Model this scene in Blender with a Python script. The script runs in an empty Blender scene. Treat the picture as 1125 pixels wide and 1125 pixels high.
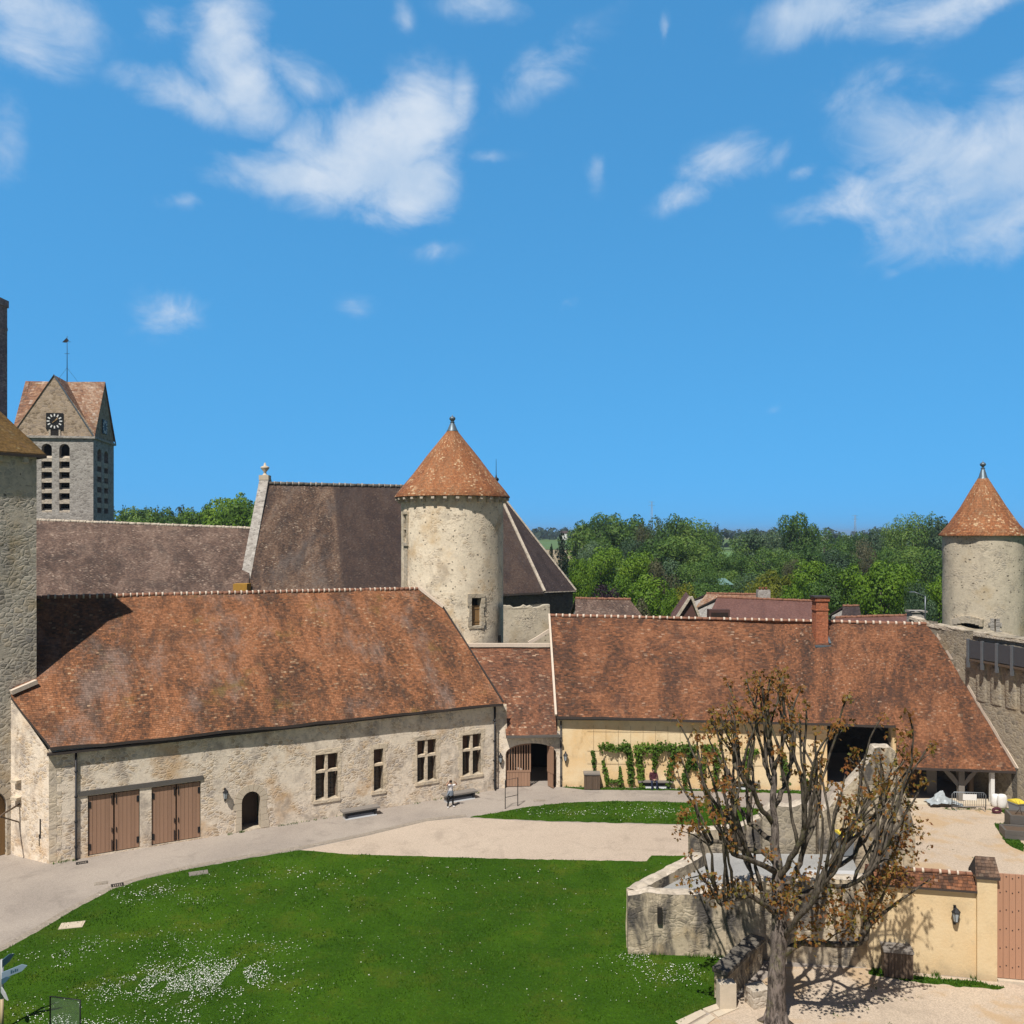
import bpy, bmesh, math, random
import numpy as np
from mathutils import Vector, noise
from mathutils.geometry import tessellate_polygon
R = math.radians
random.seed(7)
scene = bpy.context.scene
COL = scene.collection
# ---------------------------------------------------------------- camera and surveying helpers
H, F, CX, HY = 16.8, 950.0, 562.5, 588.0     # eye height (m), focal length / axis / horizon of the 1125 px photograph
def at(px, py, Y):
    return Vector(((px - CX) / F * Y, Y, H - (py - HY) / F * Y))
def gnd(px, py, z=0.0):
    return at(px, py, (H - z) * F / (py - HY)) if True else None
def on_plane(px, py, p0, n):
    d = Vector(((px - CX) / F, 1, -(py - HY) / F)); c = Vector((0, 0, H))
    return c + d * ((p0 - c).dot(n) / d.dot(n))
def V(*a): return Vector(a)
def lerp(a, b, t): return a + (b - a) * t
cam_d = bpy.data.cameras.new('camera'); cam = bpy.data.objects.new('camera', cam_d); COL.objects.link(cam)
cam.location = (0, 0, H); cam.rotation_euler = (R(90), 0, 0)
cam_d.sensor_width = 36; cam_d.lens = 36 * F / 1125; cam_d.shift_y = (HY - 562.5) / 1125
cam_d.clip_start = .2; cam_d.clip_end = 9000
scene.camera = cam
scene.view_settings.view_transform = 'Standard'; scene.view_settings.look = 'None'
scene.view_settings.exposure = .12; scene.view_settings.gamma = 1

# ---------------------------------------------------------------- object helpers
OFF = {}
def tag(o, label=None, cat=None, group=None, kind=None):
    if label: o['label'] = label
    if cat: o['category'] = cat
    if group: o['group'] = group
    if kind: o['kind'] = kind
    return o
def thing(name, label, cat, loc=(0, 0, 0), rz=0, group=None):
    o = bpy.data.objects.new(name, None); COL.objects.link(o)
    o.location = loc; o.rotation_euler = (0, 0, rz); o.empty_display_size = .3
    OFF[o.name] = Vector(loc)
    return tag(o, label, cat, group)
def dup(root, loc=None, rz=None, label=None, group=None, scale=None):
    r = root.copy(); COL.objects.link(r)
    if loc is not None: r.location = loc
    if rz is not None: r.rotation_euler = (0, 0, rz)
    if label: r['label'] = label
    if group: r['group'] = group
    if scale is not None: r.scale = scale
    for ch in list(root.children):
        c = ch.copy(); COL.objects.link(c); c.parent = r
        for g in list(ch.children):
            d = g.copy(); COL.objects.link(d); d.parent = c
    return r
class MB:
    """collects polygons in world space and links them as one mesh object"""
    def __init__(s): s.v = []; s.f = []; s.m = []; s.uv = []; s.sm = []
    def face(s, pts, mi=0, uv=None, sm=False):
        i = len(s.v); s.v += [tuple(p) for p in pts]
        s.f.append(list(range(i, i + len(pts)))); s.m.append(mi); s.uv.append(uv); s.sm.append(sm)
    def grid(s, P, mi=0, UV=None, sm=True, skip=None):
        """P[i][j] points, shared vertices"""
        i0 = len(s.v); nr, nc = len(P), len(P[0])
        for r in P:
            for p in r: s.v.append(tuple(p))
        for i in range(nr - 1):
            for j in range(nc - 1):
                if skip and skip(i, j): continue
                a = i * nc + j
                s.f.append([i0 + a, i0 + a + 1, i0 + a + nc + 1, i0 + a + nc]); s.m.append(mi); s.sm.append(sm)
                s.uv.append([UV[i][j], UV[i][j + 1], UV[i + 1][j + 1], UV[i + 1][j]] if UV else None)
    def box(s, fr, u0, u1, n0, n1, z0, z1, mi=0):
        c = [fr(u, n, z) for z in (z0, z1) for n in (n0, n1) for u in (u0, u1)]
        i = len(s.v); s.v += [tuple(p) for p in c]
        for q in ((0, 1, 3, 2), (4, 6, 7, 5), (0, 4, 5, 1), (2, 3, 7, 6), (0, 2, 6, 4), (1, 5, 7, 3)):
            s.f.append([i + k for k in q]); s.m.append(mi); s.uv.append(None); s.sm.append(False)
    def prism(s, fr, prof, n0, n1, mi=0):
        """prof: (u,z) polygon, extruded from n0 to n1"""
        A = [fr(u, n0, z) for u, z in prof]; B = [fr(u, n1, z) for u, z in prof]
        k = len(prof)
        s.face(A, mi); s.face(B[::-1], mi)
        for j in range(k): s.face([A[j], B[j], B[(j + 1) % k], A[(j + 1) % k]], mi)
    def tube(s, pts, rad, n=8, mi=0, sm=True, caps=True):
        pts = [Vector(p) for p in pts]
        if not isinstance(rad, (list, tuple)): rad = [rad] * len(pts)
        rings = []; ref = None
        for i, p in enumerate(pts):
            t = (pts[min(i + 1, len(pts) - 1)] - pts[max(i - 1, 0)]).normalized()
            if ref is None:
                ref = t.orthogonal().normalized()
            ref = (ref - t * ref.dot(t))
            ref = ref.normalized() if ref.length > 1e-5 else t.orthogonal().normalized()
            b = t.cross(ref)
            rings.append([p + (ref * math.cos(a) + b * math.sin(a)) * rad[i] for a in [2 * math.pi * k / n for k in range(n)]])
        i0 = len(s.v)
        for r in rings: s.v += [tuple(q) for q in r]
        for i in range(len(rings) - 1):
            for k in range(n):
                a = i0 + i * n + k; b = i0 + i * n + (k + 1) % n
                s.f.append([a, b, b + n, a + n]); s.m.append(mi); s.uv.append(None); s.sm.append(sm)
        if caps:
            for r, flip in ((0, True), (len(rings) - 1, False)):
                idx = [i0 + r * n + k for k in range(n)]
                s.f.append(idx[::-1] if flip else idx); s.m.append(mi); s.uv.append(None); s.sm.append(False)
    def lathe(s, c, prof, n=24, mi=0, sm=True, a0=0, a1=2 * math.pi, wob=0):
        c = Vector(c); P = []; UV = []
        acc = 0; last = None; rm = max(r for r, z in prof)
        for r, z in prof:
            if last: acc += math.hypot(r - last[0], z - last[1])
            last = (r, z); row = []; uvr = []
            for k in range(n + 1):
                a = a0 + (a1 - a0) * k / n
                w = wob * noise.noise(V(math.cos(a) * r * .8, math.sin(a) * r * .8, z * .8)) if wob else 0
                row.append(c + V(math.cos(a) * (r + w), math.sin(a) * (r + w), z)); uvr.append((a * rm, acc))
            P.append(row); UV.append(uvr)
        s.grid(P, mi, UV, sm)
    def build(s, name, mats, parent=None, loc=None, smooth=None):
        off = OFF.get(parent.name, Vector()) if parent else Vector(loc or (0, 0, 0))
        me = bpy.data.meshes.new(name)
        o3 = tuple(off)
        me.from_pydata([(a - o3[0], b - o3[1], c - o3[2]) for a, b, c in s.v], [], s.f)
        for m in (mats if isinstance(mats, (list, tuple)) else [mats]): me.materials.append(m)
        me.polygons.foreach_set('material_index', s.m)
        me.polygons.foreach_set('use_smooth', s.sm if smooth is None else [smooth] * len(s.f))
        if any(u is not None for u in s.uv):
            ul = me.uv_layers.new(name='UVMap'); k = 0; flat = []
            for f, u in zip(s.f, s.uv):
                if u is None: u = [(0, 0)] * len(f)
                for a in u: flat += [a[0], a[1]]
            ul.data.foreach_set('uv', flat)
        me.update()
        o = bpy.data.objects.new(name, me); COL.objects.link(o)
        if parent: o.parent = parent
        else: o.location = off
        OFF[o.name] = off
        return o
def frame(o, e, n=None):
    """local axes: u along e, n outward, z up"""
    o = Vector(o); e = Vector(e).normalized()
    n = Vector(n).normalized() if n is not None else V(e.y, -e.x, 0)
    return lambda u, k, z: o + e * u + n * k + V(0, 0, z)
WORLD = lambda u, n, z: V(u, n, z)
def panel(mb, fr, outline, holes=(), depth=.35, mi=0, mir=None, jit=0):
    """wall face in the plane n=0 with real openings and their reveals"""
    loops = [[V(u, z, 0) for u, z in outline]] + [[V(u, z, 0) for u, z in h] for h in holes]
    flat = [p for l in loops for p in l]
    for t in tessellate_polygon(loops):
        a, b, c = [flat[i] for i in t]
        if (b - a).cross(c - a).z < 0: b, c = c, b
        mb.face([fr(p.x, 0, p.y) for p in (a, b, c)], mi)
    for h in holes:
        k = len(h)
        for j in range(k):
            (u0, z0), (u1, z1) = h[j], h[(j + 1) % k]
            mb.face([fr(u0, 0, z0), fr(u1, 0, z1), fr(u1, -depth, z1), fr(u0, -depth, z0)], mi if mir is None else mir)
def arch(u0, u1, z0, zs, za, n=12):
    c = (u0 + u1) / 2; w = (u1 - u0) / 2
    return [(u0, z0), (u1, z0)] + [(c + w * math.cos(t), zs + (za - zs) * math.sin(t)) for t in [math.pi * k / n for k in range(n + 1)]]
def patch(mb, lo, hi, nu, nv, thick=.14, amp=.035, mi=0, seed=0, mie=1, flat_end=False):
    """ruled roof slab between a lower and an upper polyline (same station count), wavy, with eave thickness"""
    def along(pl, t):
        x = t * (len(pl) - 1); i = min(int(x), len(pl) - 2); return lerp(pl[i], pl[i + 1], x - i)
    lo = [Vector(p) for p in lo]; hi = [Vector(p) for p in hi]
    L = sum((lo[i + 1] - lo[i]).length for i in range(len(lo) - 1)); S = (hi[0] - lo[0]).length
    P = []; UV = []
    for i in range(nv + 1):
        row = []; ur = []
        for j in range(nu + 1):
            a, b = along(lo, j / nu), along(hi, j / nu)
            p = lerp(a, b, i / nv)
            w = amp * (noise.noise(V(p.x * .35 + seed, p.y * .35, p.z * .35)) + .5 * noise.noise(V(p.x * 1.1, p.y * 1.1 + seed, p.z)))
            if i == 0: w *= .5
            if flat_end and j == nu: w = 0
            row.append(p + V(0, 0, w)); ur.append((L * j / nu + seed, S * i / nv))
        P.append(row); UV.append(ur)
    mb.grid(P, mi, UV, True)
    D = V(0, 0, -thick)
    mb.grid([[p + D for p in r] for r in P], mie, None, False)
    edge = [P[0][j] for j in range(nu + 1)]
    mb.grid([edge, [p + D for p in edge]], mie, None, False)
    for col in (0, nu):
        e2 = [P[i][col] for i in range(nv + 1)]; mb.grid([e2, [p + D for p in e2]], mie, None, False)
def slab(mb, pts, e, step=.8, thick=.14, amp=.04, mi=0, mie=1, seed=0):
    """planar roof polygon cut into a wavy grid; u along e, v up the slope"""
    pts = [Vector(p) for p in pts]; o = pts[0]; e = Vector(e).normalized()
    nn = Vector((0, 0, 0))
    for i in range(len(pts)): nn += (pts[i] - o).cross(pts[(i + 1) % len(pts)] - o)
    nn.normalize()
    if nn.z < 0: nn = -nn
    g = nn.cross(e).normalized()
    if g.z < 0: g = -g
    uv2 = [((p - o).dot(e), (p - o).dot(g)) for p in pts]
    bm = bmesh.new(); bm.faces.new([bm.verts.new((u, v, 0)) for u, v in uv2])
    us = [u for u, v in uv2]; vs = [v for u, v in uv2]
    for ax, lo, hi in ((0, min(us), max(us)), (1, min(vs), max(vs))):
        x = lo + step
        while x < hi - .05:
            co = [0, 0, 0]; no = [0, 0, 0]; co[ax] = x; no[ax] = 1
            bmesh.ops.bisect_plane(bm, geom=bm.verts[:] + bm.edges[:] + bm.faces[:], plane_co=co, plane_no=no)
            x += step
    bm.verts.index_update()
    def W(v, d=0):
        p = o + e * v.x + g * v.y
        w = amp * (noise.noise(V(p.x * .35 + seed, p.y * .35, p.z * .35)) + .5 * noise.noise(V(p.x * 1.1, p.y * 1.1 + seed, p.z)))
        return p + V(0, 0, w - d)
    i0 = len(mb.v); mb.v += [tuple(W(v.co)) for v in bm.verts]
    for f in bm.faces:
        vv = list(f.verts)
        nrm = (W(vv[1].co) - W(vv[0].co)).cross(W(vv[2].co) - W(vv[0].co))
        if nrm.z < 0: vv = vv[::-1]
        mb.f.append([i0 + v.index for v in vv]); mb.m.append(mi); mb.sm.append(True); mb.uv.append([(v.co.x + seed, v.co.y) for v in vv])
        mb.face([W(v.co, thick) for v in vv][::-1], mie)
    for ed in bm.edges:
        if ed.is_boundary:
            a, b = ed.verts
            mb.face([W(a.co), W(b.co), W(b.co, thick), W(a.co, thick)], mie)
    bm.free()
def ridge(mb, pts, r=.13, step=.36, mi=0, mij=1):
    """row of half-round ridge tiles bedded in pale mortar"""
    for a, b in zip(pts[:-1], pts[1:]):
        a, b = Vector(a), Vector(b); L = (b - a).length; n = max(1, int(L / step)); d = (b - a) / n
        for i in range(n):
            j = V(random.uniform(-.015, .015), random.uniform(-.015, .015), random.uniform(-.015, .02))
            mb.tube([a + d * i + j, a + d * (i + .97) + j], [r, r * .9], 7, mi)
            p = a + d * (i + 1 + random.uniform(-.08, .08)); k_ = random.uniform(.75, 1.15)
            if random.random() > .14: mb.tube([p - d * .16 * k_, p + d * .10 * k_], [r * (.95 + .22 * k_), r * (1.0 + .24 * k_)], 7, mij)
def strip(mb, pts, w, h, mi=0):
    for a, b in zip(pts[:-1], pts[1:]):
        a, b = Vector(a), Vector(b); d = (b - a).normalized(); s_ = d.cross(V(0, 0, 1)).normalized() * w / 2
        up = s_.cross(d).normalized() * h
        if up.z < 0: up = -up
        c = [a - s_ - up * .4, a + s_ - up * .4, a + s_ + up, a - s_ + up]; k = [q + (b - a) for q in c]
        mb.face(c[::-1], mi); mb.face(k, mi)
        for i in range(4): mb.face([c[i], c[(i + 1) % 4], k[(i + 1) % 4], k[i]], mi)

# ---------------------------------------------------------------- materials
class NT:
    def __init__(s, name):
        s.m = bpy.data.materials.new(name); s.m.use_nodes = True; s.t = s.m.node_tree; s.t.nodes.clear()
        s.out = s.t.nodes.new('ShaderNodeOutputMaterial')
    def n(s, typ, *ins, **kw):
        nd = s.t.nodes.new('ShaderNode' + typ)
        for k, v in kw.items(): setattr(nd, k, v)
        for i, v in enumerate(ins):
            if v is None: continue
            s.set(nd.inputs[i], v)
        return nd
    def set(s, sock, v):
        if isinstance(v, bpy.types.NodeSocket): s.t.links.new(v, sock)
        elif isinstance(v, bpy.types.Node): s.t.links.new(v.outputs[0], sock)
        else:
            if sock.type == 'RGBA' and len(v) == 3: v = (*v, 1)
            sock.default_value = v
    def math(s, op, a, b=None, c=None, clamp=False): return s.n('Math', a, b, c, operation=op, use_clamp=clamp).outputs[0]
    def vmul(s, v, k): return s.n('VectorMath', v, k, operation='MULTIPLY').outputs[0]
    def vadd(s, v, k): return s.n('VectorMath', v, k, operation='ADD').outputs[0]
    def obj(s): return s.n('TexCoord').outputs['Object']
    def noise(s, vec, scale, det=4, rough=.55, dist=0):
        nd = s.n('TexNoise'); s.set(nd.inputs['Vector'], vec); nd.inputs['Scale'].default_value = scale
        nd.inputs['Detail'].default_value = det; nd.inputs['Roughness'].default_value = rough; nd.inputs['Distortion'].default_value = dist
        return nd.outputs[0]
    def vor(s, vec, scale, feature='F1', rnd=1):
        nd = s.n('TexVoronoi', feature=feature); s.set(nd.inputs['Vector'], vec); nd.inputs['Scale'].default_value = scale
        nd.inputs['Randomness'].default_value = rnd
        return nd
    def ramp(s, fac, stops, interp='LINEAR'):
        nd = s.n('ValToRGB', fac); cr = nd.color_ramp; cr.interpolation = interp
        while len(cr.elements) > 1: cr.elements.remove(cr.elements[-1])
        cr.elements[0].position = stops[0][0]; cr.elements[0].color = (*stops[0][1], 1)
        for p, c in stops[1:]:
            e = cr.elements.new(p); e.color = (*c, 1)
        return nd.outputs[0]
    def step(s, x, lo, hi):
        nd = s.n('MapRange', x, lo, hi, 0.0, 1.0); nd.interpolation_type = 'SMOOTHSTEP'; return nd.outputs[0]
    def mix(s, f, a, b, mode='MIX'):
        nd = s.n('Mix', data_type='RGBA', blend_type=mode)
        s.set(nd.inputs[0], f); s.set(nd.inputs[6], a); s.set(nd.inputs[7], b); return nd.outputs[2]
    def bump(s, h, dist=.03, strength=.6):
        nd = s.n('Bump'); nd.inputs['Strength'].default_value = strength; nd.inputs['Distance'].default_value = dist
        s.set(nd.inputs['Height'], h); return nd.outputs[0]
    def pbsdf(s, col, rough=.8, nrm=None, metal=0, spec=.3, **kw):
        b = s.n('BsdfPrincipled'); s.set(b.inputs['Base Color'], col); s.set(b.inputs['Roughness'], rough)
        b.inputs['Metallic'].default_value = metal; b.inputs['Specular IOR Level'].default_value = spec
        if nrm is not None: s.set(b.inputs['Normal'], nrm)
        for k, v in kw.items(): s.set(b.inputs[k.replace('_', ' ')], v)
        s.t.links.new(b.outputs[0], s.out.inputs[0]); return s.m
def mul3(c, k): return tuple(x * k for x in c)

def m_stone(name, stones, mortar, scale=3.2, mw=.09, stain=(.07, .065, .06), stain_amt=.5, plaster=.35, ochre=None, squash=1.5, stain_scale=.35, rough=.9, streak=0, holes=0, st_lo=.5, bdist=.05):
    t = NT(name); co = t.obj()
    wv = t.vadd(co, t.vmul(t.n('TexNoise', co, None, 1.7).outputs[1], (.35, .35, .35)))
    p = t.vmul(wv, (1, 1, squash))
    v1 = t.vor(p, scale); de = t.vor(p, scale, 'DISTANCE_TO_EDGE').outputs[0]
    rnd = t.n('SeparateColor', v1.outputs[1]).outputs[0]
    k = len(stones)
    c = t.ramp(rnd, [(i / max(1, k - 1), s_) for i, s_ in enumerate(stones)])
    f1 = t.noise(co, 14, 5, .7); c = t.mix(t.math('MULTIPLY', f1, .5), c, mul3(mortar, .55)); f2 = t.noise(t.vmul(co, (1, 1, 1.4)), 5.5, 6, .78)
    edge = t.step(t.math('ADD', de, t.math('MULTIPLY', t.math('SUBTRACT', f1, .5), .08)), mw, mw * .2)
    big = t.noise(co, .9, 5, .62)
    pl = t.step(big, .62 - plaster * .5, .78 - plaster * .5)
    mort = t.mix(t.noise(co, 3.3, 6, .65), mul3(mortar, .72), mul3(mortar, 1.18))
    c = t.mix(t.math('MAXIMUM', edge, t.math('MULTIPLY', pl, .88)), c, mort)
    c = t.mix(t.math('MULTIPLY', t.step(f2, .53, .66), .55), c, t.mix(1.0, c, (.42, .4, .4), 'MULTIPLY')); c = t.mix(t.math('MULTIPLY', t.step(f2, .46, .34), .4), c, t.mix(1.0, c, (1.35, 1.3, 1.25), 'MULTIPLY'))
    if ochre:
        oc = t.step(t.noise(t.vadd(co, (31, 7, 3)), .45, 5, .6), .52, .72); c = t.mix(t.math('MULTIPLY', oc, .7), c, ochre)
    if holes:
        hv = t.vor(t.vmul(wv, (1, 1, 1.3)), 4.6); hr = t.n('SeparateColor', hv.outputs[1]).outputs[1]
        hm = t.math('MULTIPLY', t.step(hr, 1 - holes, 1 - holes + .03), t.step(hv.outputs[0], .42, .22)); c = t.mix(t.math('MULTIPLY', hm, .85), c, (.1, .085, .065))
    sp = t.vmul(t.vadd(co, (5, 9, 2)), (1, 1, .35 if streak else .8))
    st = t.step(t.noise(sp, stain_scale * 2, 6, .68, .4), st_lo, st_lo + .2)
    c = t.mix(t.math('MULTIPLY', st, stain_amt), c, stain)
    h = t.math('ADD', t.math('MULTIPLY', t.math('MINIMUM', de, .22), t.math('SUBTRACT', 2.2, t.math('MULTIPLY', pl, 1.9))), t.math('MULTIPLY', f1, .25))
    return t.pbsdf(c, rough, t.bump(h, bdist, .6), spec=.2)

def m_roof(name, cols, seed=0, pale=(.45, .33, .22), pale_amt=.06, dark=(.05, .04, .04), dark_amt=.6, moss=None, tw=.17, th=.12, grey=None, band=None):
    t = NT(name); uv = t.n('TexCoord').outputs['UV']
    sx = t.n('SeparateXYZ', uv); u, v = sx.outputs[0], sx.outputs[1]
    wob = t.math('MULTIPLY', t.math('SUBTRACT', t.noise(uv, .9, 3), .5), .09)
    vr = t.math('DIVIDE', t.math('ADD', v, wob), th); row = t.math('FLOOR', vr); fv = t.math('FRACT', vr)
    shift = t.n('TexWhiteNoise', None, row, noise_dimensions='1D').outputs[0]
    ur = t.math('ADD', t.math('DIVIDE', u, tw), shift); col = t.math('FLOOR', ur); fu = t.math('FRACT', ur)
    wn = t.n('TexWhiteNoise', t.n('CombineXYZ', col, row, float(seed)).outputs[0], noise_dimensions='3D')
    r1 = wn.outputs[0]; r2 = t.n('SeparateColor', wn.outputs[1]).outputs[1]
    patchn = t.noise(t.vadd(t.vmul(uv, (1, .38, 1)), (seed * 3.7, 1, 0)), .42, 7, .7, .9)
    mixv = t.math('ADD', t.math('MULTIPLY', r1, .5), t.math('MULTIPLY', t.step(patchn, .37, .63), .58), None, True)
    k = len(cols); c = t.ramp(mixv, [(i / (k - 1), s_) for i, s_ in enumerate(cols)])
    pm = t.math('MULTIPLY', t.step(r2, 1 - pale_amt * 2.2, 1.0), t.step(t.noise(t.vadd(uv, (9, seed, 0)), .7, 3), .38, .62))
    c = t.mix(t.math('MULTIPLY', pm, t.math('ADD', .25, t.math('MULTIPLY', r1, .6))), c, pale)
    fn = t.noise(t.vmul(uv, (1, 1.5, 1)), 4.5, 4, .75); c = t.mix(.55, c, t.mix(1.0, c, t.ramp(fn, [(.3, (.25, .25, .27)), (.5, (1, 1, 1)), (.7, (1.9, 1.75, 1.6))]), 'MULTIPLY'))
    dn = t.step(t.noise(t.vadd(t.vmul(uv, (1.0, .5, 1)), (seed, 17, 0)), .62, 9, .76, .5), .46, .66)
    c = t.mix(t.math('MULTIPLY', dn, dark_amt), c, dark)
    if grey:
        gn = t.step(t.noise(t.vadd(t.vmul(uv, (1, .6, 1)), (seed + 40, 3, 0)), .26, 7, .72), .5, .66); c = t.mix(t.math('MULTIPLY', gn, t.math('ADD', .35, t.math('MULTIPLY', r1, .45))), c, grey)
    if moss:
        mn = t.step(t.noise(t.vadd(uv, (seed + 70, 3, 0)), .28, 6, .7), .56, .7); c = t.mix(t.math('MULTIPLY', mn, .5), c, moss)
    # a stretch along the roof mixed toward a second colour
    if band:
        u0, u1, bc = band
        bm_ = t.math('MULTIPLY', t.step(t.math('ADD', u, t.math('MULTIPLY', v, .08)), u0, u0 + .5), t.step(u, u1 + .4, u1)); c = t.mix(t.math('MULTIPLY', bm_, .68), c, bc)
    gap = t.math('MAXIMUM', t.step(fv, .16, .04), t.math('MULTIPLY', t.step(t.math('ABSOLUTE', t.math('SUBTRACT', fu, .5)), .43, .49), .6))
    c = t.mix(t.math('MULTIPLY', gap, .5), c, (.03, .02, .018))
    h = t.math('ADD', t.math('MULTIPLY', t.math('SUBTRACT', 1.0, fv), .6), t.math('ADD', t.math('MULTIPLY', r1, .8), t.math('MULTIPLY', gap, -.6)))
    return t.pbsdf(c, .85, t.bump(h, .035, .8), spec=.2)

def m_plain(name, col, rough=.7, var=.25, scale=4, bump=.0, metal=0, spec=.3, bscale=20):
    t = NT(name); co = t.obj(); nz = t.noise(co, scale, 5, .62)
    c = t.mix(nz, mul3(col, 1 - var), mul3(col, 1 + var))
    nrm = t.bump(t.noise(co, bscale, 4, .6), .02, bump) if bump else None
    return t.pbsdf(c, rough, nrm, metal, spec)
def m_plaster(name, col, col2, stain):
    t = NT(name); co = t.obj()
    c = t.mix(t.step(t.noise(co, .35, 6, .65), .35, .65), col, col2)
    z = t.n('SeparateXYZ', co).outputs[2]
    c = t.mix(t.math('MULTIPLY', t.step(t.noise(co, 1.3, 8, .74), .5, .68), .55), c, mul3(col, .72))
    low = t.math('MULTIPLY', t.step(t.math('ADD', z, t.math('MULTIPLY', t.noise(co, 1.5, 5), .9)), .95, .35), .55)
    c = t.mix(low, c, stain)
    c = t.mix(t.math('MULTIPLY', t.step(t.noise(t.vadd(co, (3, 8, 1)), .8, 7, .74, .5), .58, .72), .55), c, mul3(stain, .8))
    return t.pbsdf(c, .92, t.bump(t.noise(co, 9, 6, .65), .03, .5), spec=.15)
def m_gravel(name, col, col2, big=.12, spk=.35, seed=0, soil=None):
    t = NT(name); co = t.vadd(t.obj(), (seed, seed * 2, 0))
    c = t.mix(t.step(t.noise(co, big, 6, .62), .35, .66), col, col2)
    g = t.noise(co, 16, 3, .75); c = t.mix(spk, c, t.ramp(g, [(.3, mul3(col, .45)), (.5, col), (.7, mul3(col, 1.5))]))
    v = t.vor(co, 26).outputs[1]; c = t.mix(spk * .5, c, t.mix(1.0, t.n('SeparateColor', v).outputs[0], mul3(col, 1.6), 'MULTIPLY'))
    c = t.mix(t.math('MULTIPLY', t.step(t.noise(co, .42, 8, .74, 1.1), .5, .7), .5), c, mul3(col, .6))
    if soil: c = t.mix(t.math('MULTIPLY', t.step(t.noise(t.vadd(co, (9, 1, 0)), .28, 6, .65), .5, .62), .7), c, soil)
    return t.pbsdf(c, .95, t.bump(g, .03, .6), spec=.1)
def m_leaf(name, cols, trans=.25, scale=.35, rnd=True):
    t = NT(name); geo = t.n('NewGeometry')
    nz = t.noise(geo.outputs['Position'], scale, 4, .7)
    f = nz
    if rnd:
        oi = t.n('ObjectInfo').outputs['Random']; f = t.math('ADD', t.math('MULTIPLY', nz, .75), t.math('MULTIPLY', t.math('SUBTRACT', oi, .3), .42), None, True)
    wn = t.math('MULTIPLY', t.math('SUBTRACT', geo.outputs['Random Per Island'], .5), .3)
    f = t.math('ADD', f, wn, None, True)
    k = len(cols); c = t.ramp(f, [(.2 + .6 * i / (k - 1), s_) for i, s_ in enumerate(cols)])
    b = t.n('BsdfPrincipled'); t.set(b.inputs['Base Color'], c); b.inputs['Roughness'].default_value = .6; b.inputs['Specular IOR Level'].default_value = .25
    tr = t.n('BsdfTranslucent', t.mix(1.0, c, (1.3, 1.35, .6), 'MULTIPLY'))
    ms = t.n('MixShader', trans, b.outputs[0], tr.outputs[0]); t.t.links.new(ms.outputs[0], t.out.inputs[0]); return t.m
def m_planks(name, col, var=.2, scale=(9, 9, .6)):
    t = NT(name); co = t.vmul(t.obj(), scale); nz = t.noise(co, 1, 6, .65)
    isl = t.n('NewGeometry').outputs['Random Per Island']
    f = t.math('ADD', t.math('MULTIPLY', nz, .7), t.math('MULTIPLY', isl, .35))
    c = t.mix(f, mul3(col, 1 - var * 1.6), mul3(col, 1 + var)); return t.pbsdf(c, .6, t.bump(nz, .01, .4), spec=.3)

TERRA = [(.075, .04, .03), (.17, .07, .042), (.27, .105, .055), (.34, .15, .085)]
M = {}
M['roof_hall'] = m_roof('old_red_clay_tiles', [(.065, .038, .025), (.155, .072, .038), (.265, .112, .051), (.335, .155, .08)], 3, (.46, .32, .2), .07, (.06, .038, .028), .74, (.2, .14, .03), grey=(.24, .18, .15))
M['roof_barn'] = m_roof('brown_clay_tiles', [(.048, .03, .021), (.12, .056, .032), (.205, .086, .042), (.275, .124, .064)], 11, (.38, .27, .19), .06, (.045, .03, .026), .7)
M['roof_gate'] = m_roof('weathered_clay_tiles', [(.062, .036, .026), (.14, .066, .04), (.22, .095, .052), (.29, .14, .08)], 23, (.5, .36, .25), .09, (.06, .045, .04), .55)
M['roof_cone'] = m_roof('speckled_orange_tiles', [(.19, .075, .038), (.29, .115, .05), (.35, .15, .066), (.33, .165, .085)], 31, (.72, .55, .34), .16, (.12, .07, .04), .45, tw=.19, th=.14)
M['roof_church'] = m_roof('dark_old_tiles', [(.05, .034, .028), (.1, .064, .046), (.155, .098, .068), (.21, .15, .11)], 43, (.36, .29, .22), .12, (.03, .026, .027), .6, grey=(.13, .11, .1), band=(14, 44, (.036, .027, .028)))
M['roof_nave'] = m_roof('mottled_brown_tiles', [(.06, .042, .034), (.1, .066, .052), (.15, .1, .078), (.22, .155, .12)], 53, (.42, .33, .26), .14, (.04, .032, .03), .55)
M['roof_apse'] = m_roof('dark_slate_tiles', [(.03, .024, .025), (.045, .034, .034), (.06, .045, .044), (.075, .06, .056)], 63, (.2, .17, .15), .03, (.02, .018, .02), .5)
M['roof_moss'] = m_roof('mossy_ochre_tiles', [(.09, .056, .024), (.15, .09, .032), (.2, .12, .042), (.17, .105, .05)], 73, (.3, .24, .12), .05, (.07, .06, .03), .5)
M['roof_belfry'] = m_roof('orange_lichen_tiles', [(.14, .08, .06), (.25, .13, .08), (.32, .19, .12), (.42, .3, .22)], 83, (.55, .47, .4), .2, (.1, .08, .06), .4, (.3, .18, .04), th=.2, tw=.25)
M['roof_village'] = m_roof('village_roof_tiles', [(.09, .05, .042), (.15, .075, .06), (.2, .1, .08), (.26, .16, .13)], 93, (.35, .27, .22), .08, (.06, .045, .04), .5)
M['roof_plum'] = m_roof('smooth_plum_tiles', [(.13, .066, .055), (.15, .076, .064), (.17, .088, .074), (.19, .1, .085)], 97, (.3, .2, .17), .02, (.1, .06, .055), .4)
M['edge'] = m_plain('eave_timber', (.05, .04, .035), .8)
M['grey_timber'] = m_planks('grey_weathered_timber', (.12, .11, .1), .2, (3, 3, 12))
M['mortar'] = m_plain('pale_lime_mortar', (.62, .52, .42), .9, .2, 6)
M['ridge'] = m_plain('ridge_clay', (.25, .12, .075), .85, .45, 5)
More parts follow.
